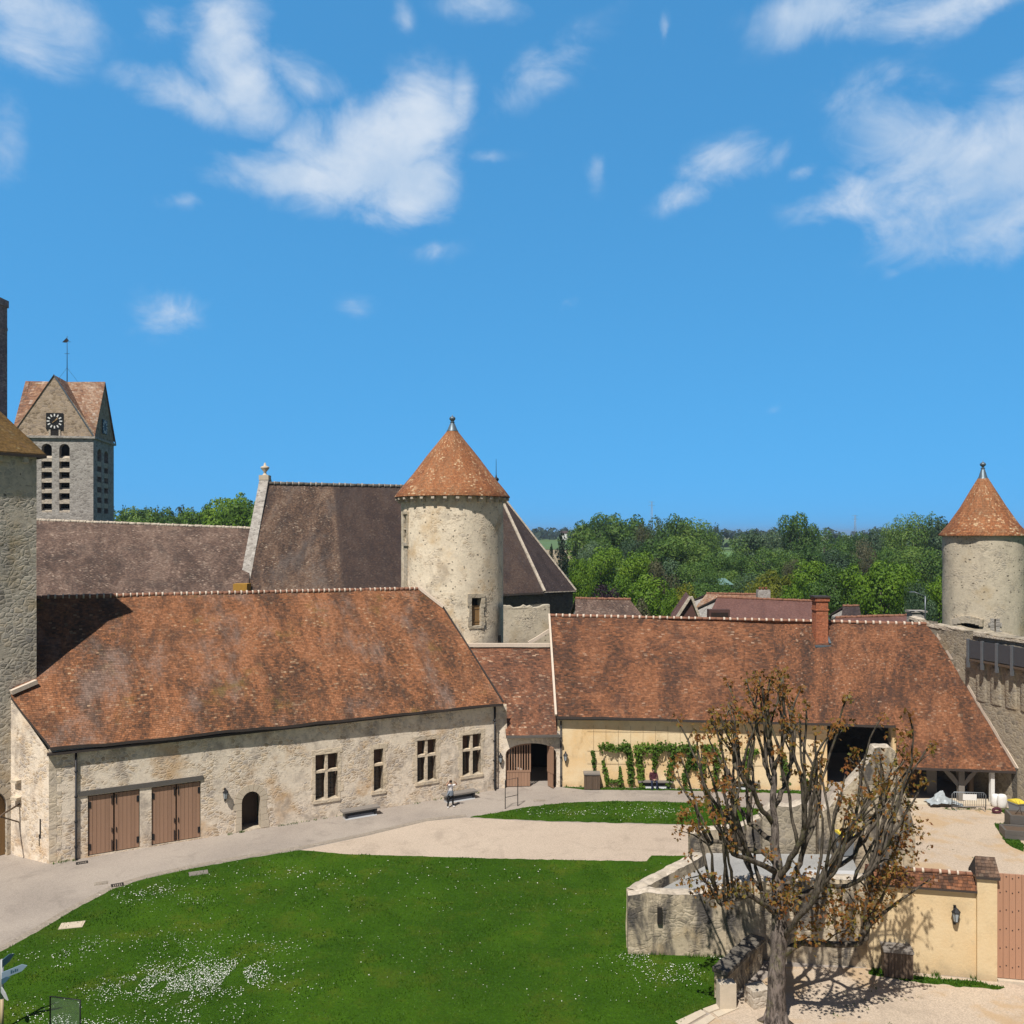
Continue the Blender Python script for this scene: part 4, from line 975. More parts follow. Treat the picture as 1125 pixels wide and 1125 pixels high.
# ================================================================ BARN
B0, B1, B2 = at(611.5, 787, 57.4), at(850, 793, 56.6), at(984, 797, 55.8)
SEAM = True
T0, T1, T2 = at(604, 676.5, 63.8), at(850, 682, 62.3), at(985, 685, 61)
V0, V1, V2 = at(1019, 686, 60.8), at(1031, 702, 60.0), at(1117, 847, 53.5); C0 = at(986, 842.5, 53.9)
bo = at(617, 865, 57.8); bo.z = 0
barn = thing('barn', 'long barn with a brown tiled roof, yellow front wall and open bays, across the court', 'building', bo)
mb = MB(); LB = (B1 - B0).length + (B2 - B1).length; SB = (T0 - B0).length; patch(mb, [B0, B1, B2], [T0, T1, T2], 46, 14, .16, .13, 0, 11, flat_end=True)
L = []; nr = 14
P = []; UV = []
for i in range(nr + 1):
    t_ = i / nr; tt = t_; ks_ = (T2 - B2).length / ((T2 - B2).length + (B2 - C0).length); l = lerp(T2, B2, t_ / ks_) if t_ < ks_ else lerp(B2, C0, (t_ - ks_) / (1 - ks_))
    k = .12; r = lerp(V0, V1, tt / k) if tt < k else lerp(V1, V2, (tt - k) / (1 - k)); row = []; ur = []
    for j in range(13):
        p = lerp(l, r, j / 12); w_ = .05 * noise.noise(V(p.x * .4, p.y * .4, p.z * .4)) * (0 if j == 0 else 1)
        row.append(p + V(0, 0, w_)); ur.append((LB + 11 + (p - l).length * (1 if j else 0), ((T2 - C0).length * (1 - t_) - (C0 - B2).length) * SB / (T2 - B2).length))
    P.append(row); UV.append(ur)
mb.grid(P, 0, UV, True); mb.grid([[p - V(0, 0, .16) for p in r] for r in P], 1, None, False)
mb.grid([P[-1], [p - V(0, 0, .16) for p in P[-1]]], 1, None, False)
lc = [P[i][0] for i in range(9, nr + 1)]; mb.grid([lc, [p - V(0, 0, .16) for p in lc]], 1, None, False)
bkv = [T0 + V(.5, 6, -5.5), V0 + V(-.4, 5.6, -5.5)]
mb.grid([[T0, V0], bkv], 0, [[(0, 8), (30, 8)], [(0, 0), (30, 0)]], False)
mb.build('roof', [M['roof_barn'], M['edge']], barn)
mb = MB(); ridge(mb, [T0 + V(0, 0, .03), T1 + V(0, 0, .03), V0 + V(0, 0, .03)], .13, .5); mb.build('ridge_tiles', [M['ridge'], M['mortar']], barn)
mb = MB(); strip(mb, [B0 + V(-.05, 0, .04), lerp(B0, T0, .5) + V(-.05, 0, .06), T0 + V(-.05, 0, .06)], .14, .16)
mb.build('verge_mortar', M['mortar'], barn)
mb = MB(); strip(mb, [p + V(.06, 0, .1) for p in (V0, V1, V2)], .16, .14)
mb.build('verge_mortar', M['mortar'], barn)
w0 = V(3.05, 57.85, 0); w1 = V(20.75, 56.95, 0); w2 = V(24.9, 56.35, 0)
be = (w1 - w0).normalized(); WF = frame(w0, be); WL = (w1 - w0).length
mb = MB(); panel(mb, WF, [(0, -.3), (WL, -.3), (WL, 4.62), (0, 4.75)], [], .4)
mb.face([w1, w1 + V(.05, .5, 0), w1 + V(.05, .5, 4.7), w1 + V(0, 0, 4.7)], 0)
# end wall, back wall, right side of the open bay
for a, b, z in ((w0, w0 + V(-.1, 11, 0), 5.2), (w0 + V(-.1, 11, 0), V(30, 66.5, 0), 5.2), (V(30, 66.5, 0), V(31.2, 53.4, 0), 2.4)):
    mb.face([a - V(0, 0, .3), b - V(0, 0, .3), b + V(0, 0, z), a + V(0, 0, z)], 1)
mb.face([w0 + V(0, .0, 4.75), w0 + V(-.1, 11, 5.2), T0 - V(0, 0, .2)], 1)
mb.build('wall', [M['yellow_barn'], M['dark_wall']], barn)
# pier between the high bay and the low bay, timber posts and braces
mb = MB(); PF = frame(w2, (1, 0, 0)); mb.box(PF, -.15, .9, -.5, .1, -.2, 4.5); mb.build('pier', M['yellow_barn'], barn)
mb = MB(); mb.prism(PF, [(-1.3, 4.55), (-.95, 4.55), (-.15, 3.0), (-.15, 3.5)], -.35, -.15); mb.build('brace', M['grey_timber'], barn)
mb = MB(); fl = frame(w1, (w2 - w1)); mb.box(fl, 0, 4.2, -.3, .0, 4.32, 4.6); mb.build('beam', M['old_wood'], barn)
yl_ = 54.4
LF = frame(V(0, yl_, 0), (1, 0, 0))
def lx(px): return (px - CX) / F * yl_
mb = MB(); mb.box(LF, lx(988), lx(1115), -.2, 0, 2.18, 2.42); mb.build('beam', M['old_wood'], barn)
mb = MB(); px_ = lx(1056); mb.box(LF, px_ - .18, px_ + .18, -.25, .08, 0, 2.18)
for s in (-1, 1):
    mb.prism(LF, [(px_ + s * .18, .95), (px_ + s * .18, 1.3), (px_ + s * .5, 1.75), (px_ + s * .95, 2.1), (px_ + s * 1.2, 2.1), (px_ + s * .75, 1.6)], -.18, .02)
mb.build('braced_post', M['seat_grey'], barn)
mb = MB(); mb.box(LF, lx(1072.5), lx(1077), -1.1, -.8, 0, 2.3); mb.build('post', M['old_wood'], barn)
mb = MB(); mb.box(LF, lx(1083.5), lx(1087.5), .3, .55, 0, 2.15); tag(mb.build('white_post', M['white'], barn), 'slim white square post')
mb = MB(); mb.box(LF, lx(1031), lx(1042), -1.6, -1.5, 0, 2.3); mb.build('partition', M['seat_grey'], barn)
mb = MB(); mb.box(LF, lx(1012), lx(1029), -2.6, -2.5, 0, 2.3); mb.build('inner_door', M['old_wood'], barn)
mb = MB(); mb.box(LF, lx(1000), lx(1098), -.5, .75, -.05, .1); mb.build('threshold', M['stone_pale'], barn)
mb = MB(); mb.box(WF, 0, WL, .0, .28, 4.5, 4.62); mb.build('eave_board', M['grey_timber'], barn)
def wu(px): k = (px - CX) / F; return (k * w0.y - w0.x) / (be.x - k * be.y)
downpipe(barn, WF, wu(616.3), .05, 4.4)
mb = MB(); bc = on_plane(903, 706, lerp(B1, B2, .4), (lerp(B1, B2, .4) - lerp(T1, T2, .4)).cross(B2 - B1)); 
CF = frame((bc.x, bc.y, 0), (1, 0, 0)); cz1 = H - (655 - HY) / F * bc.y; czb = bc.z - .5
uvbox(mb, CF, -.42, .42, -.8, .05, czb, cz1 - .35); uvbox(mb, CF, -.47, .47, -.85, .1, cz1 - 1.0, cz1 - .9); uvbox(mb, CF, -.5, .5, -.88, .13, cz1 - .35, cz1 - .1)
chm = mb.build('chimney', M['brick'], barn)
mb = MB(); mb.box(CF, -.56, .56, -.94, .19, cz1 - .1, cz1); mb.build('cap', M['edge'], chm)
mb = MB(); mb.box(CF, -.55, .55, .05, .28, czb + .2, czb + .34); strip(mb, [CF(.5, -.8, czb + 1.3), CF(.5, .2, czb + .45)], .14, .06); mb.build('flashing', M['lead'], chm)
lantern(WF(wu(621.3), 0, 1.55), math.atan2(be.y, be.x), 'black lantern on the yellow barn wall right of the gate')
# wire trellis fixed to the yellow wall
mb = MB(); mb.face([V(3.1, 57.9, .012), V(20.7, 57.0, .012), V(24.9, 56.4, .012), V(25, 54.6, .012), V(31.1, 54.2, .012), V(29.9, 66.4, .012), V(3, 68.5, .012)]); mb.build('floor', M['path'], barn)
tr = thing('wire_trellis', 'thin wire trellis stretched over the upper yellow barn wall', 'trellis', WF(6, 0, 0))
mb = MB()
for zz in (1.6, 2.45, 3.75): mb.tube([WF(wu(645), .05, zz), WF(wu(905), .05, zz)], .009, 4)
mb.build('wire', M['wire'], tr)
for k in range(16):
    u = wu(652 + 13.6 * k); mb = MB(); mb.tube([WF(u, .03, 1.4), WF(u, .03, 4.1)], .009, 4); mb.build('rod', M['wire'], tr)
# ================================================================ CHURCH BEHIND
ea0 = at(268, 641, 82.5); rg0 = at(290, 531, 90); apx = V(-1.8, 98.2, 22.1); E1 = V(3.4, 90.5, 10.85); E2 = V(6.95, 94.0, 10.75); E3 = V(6.8, 101, 10.8); E4 = V(2, 106, 10.8)
ea0 = ea0 + (ea0 - rg0) * .0
chh = thing('church', 'big parish church with steep dark tiled roofs and a rounded east end, behind the hall', 'church', V(ea0.x, ea0.y, 0))
mb = MB(); patch(mb, [ea0 + V(.5, 0, 0) + (ea0 - rg0) * .22, E1], [rg0 + V(.5, 0, -.1), apx], 40, 14, .2, .07, 0, 5); mb.build('choir_roof', [M['roof_church'], M['edge']], chh)
mb = MB()
for a, b in ((E1, E2), (E2, E3), (E3, E4)): patch(mb, [a, b], [lerp(a, apx, .985), lerp(b, apx, .985)], 8, 14, .2, .03, 0, 9)
mb.build('apse_roof', [M['roof_apse'], M['edge']], chh)
mb = MB(); strip(mb, [lerp(E1, apx, .0) + V(0, 0, .08), lerp(E1, apx, .97) + V(0, 0, .08)], .3, .1); strip(mb, [E2 + V(0, 0, .08), lerp(E2, apx, .97) + V(0, 0, .08)], .2, .08); strip(mb, [E1 - V(0, 0, .05), E2 - V(0, 0, .05)], .2, .06); mb.build('hip_tiles', M['coping_stone'], chh)
mb = MB(); ridge(mb, [rg0 + V(.5, 0, 0), apx], .2, .6, 0, 1); mb.build('ridge_tiles', [M['dark_wall'], M['belfry_wall']], chh)
mb = MB()
for a, b in ((ea0, E1), (E1, E2), (E2, E3), (E3, E4)):
    i_ = V(-.3, .4, 0); a_, b_ = V(a.x, a.y, 0) + i_, V(b.x, b.y, 0) + i_; rough(mb, a_, b_, 0, 10.8, 14, 8, .05)
mb.build('wall', M['dark_wall'], chh)
bk_ = V(0, 15, 0)
mb = MB(); mb.face([rg0 + V(.5, 0, -.1), apx, E4, rg0 + V(2, 9, -10)], 0, [(0, 12), (24, 12), (24, 0), (0, 0)]); mb.build('rear_roof', M['roof_church'], chh)
# gable parapet with urn
mb = MB(); gd = (rg0 - ea0); pr0 = ea0 + V(-.45, -.3, -.6); pr1 = rg0 + V(-.45, 0, .55); ptop = pr1 - pr0
nn = V(1, 0, 0)
A_ = [pr0, pr1, pr1 + V(0, .9, .0), pr1 + V(.05, 8, -10.6), V(pr0.x, pr0.y + 1, 0), V(pr0.x, pr0.y, 0)]
mb.face(A_); mb.face([p + V(.95, 0, 0) for p in A_][::-1])
for j in range(len(A_)): a, b = A_[j], A_[(j + 1) % len(A_)]; mb.face([a, b, b + V(.95, 0, 0), a + V(.95, 0, 0)])
mb.build('gable_wall', M['belfry_wall'], chh)
mb = MB(); mb.box(frame((pr1.x + .47, pr1.y + .3, 0), (1, 0, 0)), -.5, .5, -.5, .5, pr1.z - .2, pr1.z + .3)
mb.lathe((pr1.x + .47, pr1.y + .3, pr1.z + .3), [(.3, 0), (.16, .15), (.14, .35), (.42, .7), (.46, .85), (.3, .95), (.14, 1.0), (.1, 1.25), (0, 1.35)], 14); mb.build('urn_finial', M['stone_pale'], chh)
mb = MB(); q0 = pr0 + V(.47, -.4, .5); mb.box(frame((q0.x, q0.y, 0), (1, 0, 0)), -.55, .75, -.4, .9, q0.z - .5, q0.z + .15); mb.build('kneeler', m_plain('orange_lichen_stone', (.4, .22, .04), .9, .3, 3), chh)
mb = MB(); mb.tube([apx, apx + V(0, 0, .8)], .1, 6); mb.lathe(tuple(apx + V(0, 0, .7)), [(.1, 0), (.3, .25), (.32, .4), (.1, .6), (.04, .9), (.02, 2.6), (.0, 2.7)], 10); mb.build('apse_finial', M['iron'], chh)
# nave
na = [at(-20, 662, 74.5), at(272, 664, 80)]; nb = [at(-20, 569, 86), at(277, 580.5, 88.5)]
nav = thing('church_nave', 'lower church nave under a mottled brown roof, left of the tall gable', 'church', V(na[0].x, na[0].y, 0))
mb = MB(); patch(mb, na, nb, 40, 12, .2, .09, 0, 5); mb.face([nb[0], nb[1], nb[1] + V(0, 8, -8), nb[0] + V(0, 8, -8)], 0, [(0, 9), (30, 9), (30, 0), (0, 0)]); mb.build('roof', [M['roof_nave'], M['edge']], nav)
mb = MB(); ridge(mb, nb, .16, .7); mb.build('ridge_tiles', [M['coping_stone'], M['coping_stone']], nav)
mb = MB(); a, b = V(na[0].x, na[0].y + .4, 0), V(na[1].x, na[1].y + .4, 0); rough(mb, a, b, 0, 11.4, 8, 4, .03); mb.build('wall', M['belfry_wall'], nav)
# belfry
KR = V(-46.0, 95, 0); KL = V(-53.9, 94.0, 0); kd = (KR - KL).normalized(); kn = V(kd.y, -kd.x, 0); KW = (KR - KL).length
bf = thing('church_belfry', 'square stone belfry with four gables, a black clock and louvred openings', 'tower', KR)
KF = frame(KL, kd, kn); kb = V(-.16, 1, 0).normalized(); kb = (kb - kn * 0); KD = 7.6
SF = frame(KR, kb, V(kb.y, -kb.x, 0))
def ku(px): k = (px - CX) / F; return (k * KL.y - KL.x) / (kd.x - k * kd.y)
def kz(py): return H - (py - HY) / F * 94.6
KZ = kz(481.5)
h1 = [(ku(45.5), ku(57)), (ku(65), ku(76.5))]
hs = []
for a, b in h1: hs.append(arch(a, b, kz(563), kz(493), kz(487.5)))
mb = MB(); panel(mb, KF, [(-.0, 0), (KW, 0), (KW, KZ), (0, KZ)], hs, .7, 0, 0)
hs2 = []
for a, b in ((1.4, 2.9), (3.9, 5.4)): hs2.append(arch(a, b, kz(563), kz(496), kz(491)))
panel(mb, SF, [(0, 0), (KD, 0), (KD, KZ), (0, KZ)], hs2, .7, 0, 0)
bl_, br2 = KL + kb * KD, KR + kb * KD
for a, b in ((br2, bl_), (bl_, KL)): mb.face([a, b, b + V(0, 0, KZ), a + V(0, 0, KZ)], 0)
mb.build('wall', M['belfry_wall'], bf)
mb = MB(); 
for a, b in h1:
    z_top = kz(499)
    k = 6
    for i in range(k):
        zt = kz(502 + 11.6 * i)
        P = [(a, zt)]
        mb.face([KF(a, -.05, zt - .45), KF(b, -.05, zt - .45), KF(b, -.55, zt + .15), KF(a, -.55, zt + .15)]); mb.box(KF, a, b, -.1, -.02, zt - .5, zt - .1)
for a, b in ((1.4, 2.9), (3.9, 5.4)):
    for i in range(6): zt = kz(505 + 11.6 * i); mb.box(SF, a, b, -.1, -.02, zt - .55, zt)
mb.build('louvres', M['coping_stone'], bf)
mb = MB(); mb.box(KF, .3, KW - .3, -1.2, -1.1, kz(570), kz(486)); mb.box(SF, .3, KD - .3, -1.2, -1.1, kz(570), kz(486)); mb.build('bell_chamber', M['dark'], bf)
mb = MB(); mb.box(KF, -.25, KW + .25, -.1, .22, KZ, KZ + .25); mb.box(SF, .1, KD + .2, -.1, .22, KZ, KZ + .25); mb.build('cornice', M['belfry_wall'], bf)
RZ = kz(413); zE = KZ + .25
mb = MB(); mb.face([KF(-.2, 0, zE), KF(KW + .1, 0, zE), KF(KW + .0, 0, zE + .6), KF(KW / 2 - .1, 0, RZ), KF(-.2, 0, zE + .6)]); mb.face([SF(0, 0.02, zE), SF(KD, 0.02, zE), SF(KD / 2, .02, RZ)])
mb.face([bl_ + V(0, 0, zE), br2 + V(0, 0, zE), lerp(bl_, br2, .5) + V(0, 0, RZ)]); mb.face([KL + V(0, 0, zE), bl_ + V(0, 0, zE), lerp(KL, bl_, .5) + V(0, 0, RZ)])
mb.build('gable', M['gable_wall'], bf)
cc = lerp(KL, br2, .5) + V(0, 0, RZ)
mf, mr, mbk, ml = KF(KW / 2 - .1, .12, RZ + .1), SF(KD / 2, .15, RZ + .1), lerp(bl_, br2, .5) + V(0, .2, RZ), lerp(KL, bl_, .5) + V(-.5, 0, RZ)
crn = [KL + V(-.5, -.15, zE - .1), KR + V(.2, -.15, zE - .1), br2 + V(.2, .2, zE - .1), bl_ + V(-.2, .2, zE - .1)]
mb = MB()
def tri_patch(a, b, c, seed):  # valley quad: corner a, two gable tips b,c and centre
    n = 8; P = []; UV = []
    for i in range(n + 1):
        row = []; ur = []
        for j in range(n + 1): row.append(lerp(lerp(a, b, i / n), lerp(c, cc, i / n), j / n)); ur.append((j / n * 4 + seed, i / n * 8))
        P.append(row); UV.append(ur)
    mb.grid(P, 0, UV, False)
for a, b, c, s in ((crn[0], mf, ml, 1), (crn[1], mf, mr, 4), (crn[2], mbk, mr, 7), (crn[3], mbk, ml, 9)):
    # two planes meeting in the valley a-cc
    mb.face([a, b, cc], 0, [(s, 0), (s + 3.5, 8), (s, 8)]); mb.face([a, cc, c], 0, [(s, 0), (s, 8), (s - 3.5, 8)])
mb.build('roof', M['roof_belfry'], bf)
mb = MB(); strip(mb, [crn[1] + V(-.1, 0, .1), mf], .14, .06); mb.build('verge', M['lead'], bf)
mb = MB(); cu, czz, cs_ = ku(60.3), kz(462.3), .88
mb.box(KF, cu - cs_, cu + cs_, .0, .1, czz - cs_ - .1, czz + cs_ - .05); clk = mb.build('clock', M['clock_black'], bf)
mb = MB()
for k in range(12):
    a = k * math.pi / 6; r0, r1 = .52, .8; wd = .065
    dx, dz = math.sin(a), math.cos(a); o_ = czz - .06
    f_ = lambda r, s: (cu + dx * r + dz * s, o_ + dz * r - dx * s)
    mb.prism(KF, [f_(r0, -wd), f_(r0, wd), f_(r1, wd), f_(r1, -wd)], .1, .125)
mb.build('numerals', M['white'], clk)
mb = MB()
for a, L_, w_ in ((R(40), .52, .05), (R(52), .42, .06), (R(232), .28, .045)):
    dx, dz = math.sin(a), math.cos(a); o_ = czz - .06; f_ = lambda r, s: (cu + dx * r + dz * s, o_ + dz * r - dx * s)
    mb.prism(KF, [f_(-.08, -w_), f_(-.08, w_), f_(L_, w_ * .6), f_(L_, -w_ * .6)], .13, .15)
mb.build('hands', M['gilt'], clk)
mb = MB(); mb.box(KF, cu - .42, cu + .42, -.02, .06, kz(479), kz(472)); mb.build('sound_hole', M['dark'], bf)
mb = MB(); mb.box(KF, cu - .6, cu - .42, -.02, .09, kz(479.5), kz(471.8)); mb.box(KF, cu + .42, cu + .6, -.02, .09, kz(479.5), kz(471.8)); mb.build('sound_hole_jambs', M['coping_stone'], bf)
mb = MB(); mb.lathe(tuple(SF(KD / 2, .05, kz(466))), [(0, 0)], 3) if False else None
sf = SF; mb.box(SF, KD / 2 - .85, KD / 2 + .85, .03, .12, kz(472), kz(456)); c2 = mb.build('clock', M['clock_black'], bf)
mb = MB()
for k in range(12):
    a = k * math.pi / 6; dx, dz = math.sin(a), math.cos(a); f_ = lambda r, s: (KD / 2 + dx * r + dz * s, kz(464) + dz * r - dx * s)
    mb.prism(SF, [f_(.48, -.08), f_(.48, .08), f_(.78, .08), f_(.78, -.08)], .12, .145)
mb.build('numerals', M['white'], c2)
mb = MB(); tp_ = cc + V(0, 0, 0); mb.tube([tp_, tp_ + V(0, 0, 5.2)], [.05, .025], 5)
for zz, L_ in ((3.2, .28), (4.55, .4)): mb.tube([tp_ + V(-L_, 0, zz), tp_ + V(L_, 0, zz)], .025, 4)
mb.prism(frame(tuple(tp_), (1, 0, 0)), [(-.55, 4.5), (-.1, 4.45), (.2, 4.7), (-.05, 5.0), (-.3, 4.75)], -.02, .02)
for dx in (-1.2, 1.2): mb.tube([tp_ + V(0, 0, 1.6), tp_ + V(dx, 0, .05)], .014, 3)
mb.build('weathercock', M['iron'], bf)

# ================================================================ RIGHT CURTAIN WALL
rw0 = V(28.5, 62.2, 0); rw1 = V(29.55, 60.0, 0); rdir = V(.262, -1, 0).normalized(); rw2 = rw1 + rdir * 19
rc = thing('curtain_wall', 'tall grey curtain wall with a hoarding walk, rising beside the right end of the barn', 'wall', rw1)
rnrm = V(rdir.y, -rdir.x, 0)
if rnrm.x > 0: rnrm = -rnrm
RF = frame(rw1, rdir, rnrm)
mb = MB(); N_ = 30; TOPZ = [10.45 + .14 * noise.noise(V(j * .7, 3, 0)) + (.08 if j % 3 else 0) - .012 * j for j in range(N_ + 1)]
rough(mb, rw1, rw2, -.4, 10.3, 26, 18, .07)
P0 = [RF(19 * j / N_, 0, 10.28) for j in range(N_ + 1)]; P1 = [RF(19 * j / N_, .03, TOPZ[j]) for j in range(N_ + 1)]; P2 = [RF(19 * j / N_, -1.3, TOPZ[j] + .05) for j in range(N_ + 1)]; P3 = [RF(19 * j / N_, -1.3, 0) for j in range(N_ + 1)]
mb.grid([P0, P1, P2, P3], 0, None, False)
rough(mb, rw0, rw1, 4, 10.8, 6, 8, .05)
mb.build('wall', M['grey_wall'], rc)
mb = MB(); q = [rw0 + V(.3, 0, 10.9), lerp(rw0, rw1, .5) + V(.3, 0, 10.6), rw1 + V(.3, 0, 10.5), RF(1.5, -.35, 10.42), RF(3.2, -.35, 10.28)]
for a, b in zip(q[:-1], q[1:]):
    n_ = max(2, int((b - a).length / .35))
    for i in range(n_): 
        p = lerp(a, b, (i + .5) / n_) + V(0, 0, random.uniform(-.05, .05)); mb.box(frame((p.x, p.y, 0), (b - a)), -.2, .2, -.35, .35, p.z - .15, p.z + random.uniform(.04, .16))
for i in range(46): u = 3.3 + i * .33; mb.box(RF, u, u + .31, -.5, .12, 10.2, 10.4 + random.uniform(-.04, .12) - .014 * i)
mb.build('coping', M['coping_stone'], rc)
for i in range(14):
    u = 3.3 + i * 1.18
    mb = MB(); mb.box(RF, u - .08, u + .08, .42, .58, 8.15, 10.0); mb.build('hoarding_post', M['zinc'], rc)
    if i < 13:
        mb = MB(); mb.box(RF, u + .08, u + 1.10, .44, .5, 8.8, 9.95); mb.build('hoarding_panel', M['zinc_dark'] if 'zinc_dark' in M else M['zinc'], rc)
        mb = MB(); cxu = u + .59; n_ = 8; pr_ = [(6.0, .06), (7.2, .12), (7.9, .16), (8.2, .13), (8.38, .08), (8.42, .0)]
        rows = [[RF(cxu + .44 * math.cos(math.pi * k / n_) * (1 if z < 8.1 else .9 - (z - 8.1) * .9), d_ * math.sin(math.pi * k / n_) ** .7, z) for k in range(n_ + 1)] for z, d_ in pr_]
        mb.grid(rows, 0, None, True); mb.build('corbel_shaft', M['grey_wall'], rc)
mb = MB(); mb.box(RF, 3.2, 19, .0, .5, 8.6, 8.72); mb.build('walk_floor', M['old_wood'], rc)

# ================================================================ SMALL RIGHT ROUND TOWER
sc_ = V(34.2, 62.8, 0); SR = 2.66; SZ = 16.85
st_ = thing('round_tower', 'small grey round tower with a bright orange cone roof at the right edge', 'tower', sc_)
ops = []
a1_, y1_ = tang(1049, sc_, SR); a2_, y2_ = tang(1061.5, sc_, SR); a3_, y3_ = tang(1093, sc_, SR)
ops.append((a1_, .16, H - (687.5 - HY) / F * y1_, H - (675.5 - HY) / F * y1_)); ops.append((a2_, .85, H - (699 - HY) / F * y2_, H - (683.5 - HY) / F * y2_)); ops.append((a3_, .05, H - (697 - HY) / F * y3_, H - (680 - HY) / F * y3_))
mb = MB(); tower_wall(mb, sc_, SR, 4, SZ + .1, ops, .5, 100); mb.build('wall', [M['tower_small'], M['ashlar']], st_)
mb = MB(); cone(mb, (sc_.x, sc_.y, SZ), [(SR + .22, -.1), (SR + .24, 0), (2.3, .75), (1.5, 2.0), (.8, 3.25), (.36, 4.05), (.24, 4.2)], 64); mb.build('roof', M['roof_cone'], st_)
mb = MB(); mb.lathe((sc_.x, sc_.y, SZ - .08), [(SR - .1, 0), (SR + .24, 0)], 48); mb.build('eave_board', M['edge'], st_)
mb = MB(); mb.lathe((sc_.x, sc_.y, SZ + 4.0), [(.38, 0), (.28, .2), (.14, .7), (.1, .75), (.16, .8), (.07, .88), (.08, .92), (.19, 1.03), (.21, 1.1), (.15, 1.2), (.03, 1.26), (.01, 1.38)], 14); mb.build('finial', M['lead'], st_)
fr = frame((sc_.x + math.cos(a3_) * SR, sc_.y + math.sin(a3_) * SR, 0), (-math.sin(a3_), math.cos(a3_), 0), (math.cos(a3_), math.sin(a3_), 0))
mb = MB(); zb_, zt_ = ops[2][2], ops[2][3]
k = 0; z = zb_
while z < zt_: 
    o = .3 if k % 2 else .42; mb.box(fr, -o, -.05, -.3, .06, z, z + .27); mb.box(fr, .05, o, -.3, .06, z, z + .27); z += .28; k += 1
mb.build('slit_surround', M['belfry_wall'], st_)
fr = frame((sc_.x + math.cos(a2_) * SR, sc_.y + math.sin(a2_) * SR, 0), (-math.sin(a2_), math.cos(a2_), 0), (math.cos(a2_), math.sin(a2_), 0))
mb = MB(); zt_ = ops[1][3]
for k in range(9):
    u = -1.1 + k * .245; zc = zt_ - .32 * (u / .9) ** 2 * .6
    mb.box(fr, u, u + .235, -.3, .07 - abs(u) * .06, zc - .05, zc + .45)
mb.build('door_arch', M['ashlar'], st_)
mb = MB(); mb.box(fr, -.8, .8, -1.2, -1.1, ops[1][2], zt_); mb.build('doorway_back', M['dark'], st_)
mb = MB(); mb.box(fr, -.7, .5, .3, .36, ops[1][2] - .4, ops[1][2] + .55); mb.build('rail_panel', M['zinc'], st_)

# ================================================================ FOREGROUND RUIN
def ragged_wall(name, label, A, B, prof, thick, mat, zb=-.3, cap=True, amp=.05, seed=0, cat='wall'):
    """free-standing wall from A to B; prof: list of (t, z) for the ragged top"""
    A, B = V(A[0], A[1], 0), V(B[0], B[1], 0); d = (B - A); L = d.length; fr = frame(A, d)
    r = thing(name, label, cat, A); n = max(6, int(L / .22)); mb = MB()
    def topz(t):
        for (t0, z0), (t1, z1) in zip(prof[:-1], prof[1:]):
            if t0 <= t <= t1: return lerp(z0, z1, (t - t0) / max(1e-6, t1 - t0))
        return prof[-1][1]
    cols = []
    for j in range(n + 1):
        t = j / n; zt = topz(t) + .07 * noise.noise(V(t * L * 2.1, seed, 0)); col = []
        m = 10
        for i in range(m + 1):
            z = lerp(zb, zt, i / m); p = V(t * L, 0, z); w_ = amp * (noise.noise(V(p.x * 1.3, seed, z * 1.3)) + .6 * noise.noise(V(p.x * 3.4, seed, z * 3.4))); col.append(fr(t * L, w_, z))
        cols.append((col, zt))
    m = 10
    mb.grid([[cols[j][0][i] for j in range(n + 1)] for i in range(m + 1)], 0, None, True)
    tops = [cols[j][0][m] for j in range(n + 1)]; tb = [fr(j / n * L, -thick, cols[j][1] + .02) for j in range(n + 1)]; tz = [fr(j / n * L, -thick, zb) for j in range(n + 1)]
    mb.grid([tb, tz], 0, None, False)
    for j in (0, n):
        e_ = [cols[j][0][i] for i in range(m + 1)]; f_ = [p - fr(0, 0, 0) + fr(0, -thick, 0) for p in e_]
        mb.grid([e_, f_], 0, None, False)
    mb.build('masonry', mat, r)
    if cap:
        mb = MB(); mid = [fr(j / n * L, -thick / 2 + .05 * noise.noise(V(j * .7, seed, 1)), cols[j][1] + .07 + .05 * noise.noise(V(j * .9, 4, seed))) for j in range(n + 1)]
        tf = [p + V(0, 0, .01) for p in tops]
        mb.grid([tf, mid, [p + V(0, 0, .01) for p in tb]], 0, None, False); mb.build('coping', M['coping_stone'], r)
    return r
A = gnd(690, 1049); B = gnd(806, 1052); Y0 = A.y
Bk = V(gnd(762, 941, 2.35).x, gnd(762, 941, 2.35).y, 0)
ragged_wall('ruin_wall', 'low stained rubble wall facing the lawn with a dark slit near its left corner', A, (B.x, B.y), [(0, 2.36), (.2, 2.5), (.5, 2.42), (.8, 2.55), (1, 2.9)], .55, M['ruin_wall'], amp=.05, seed=2)
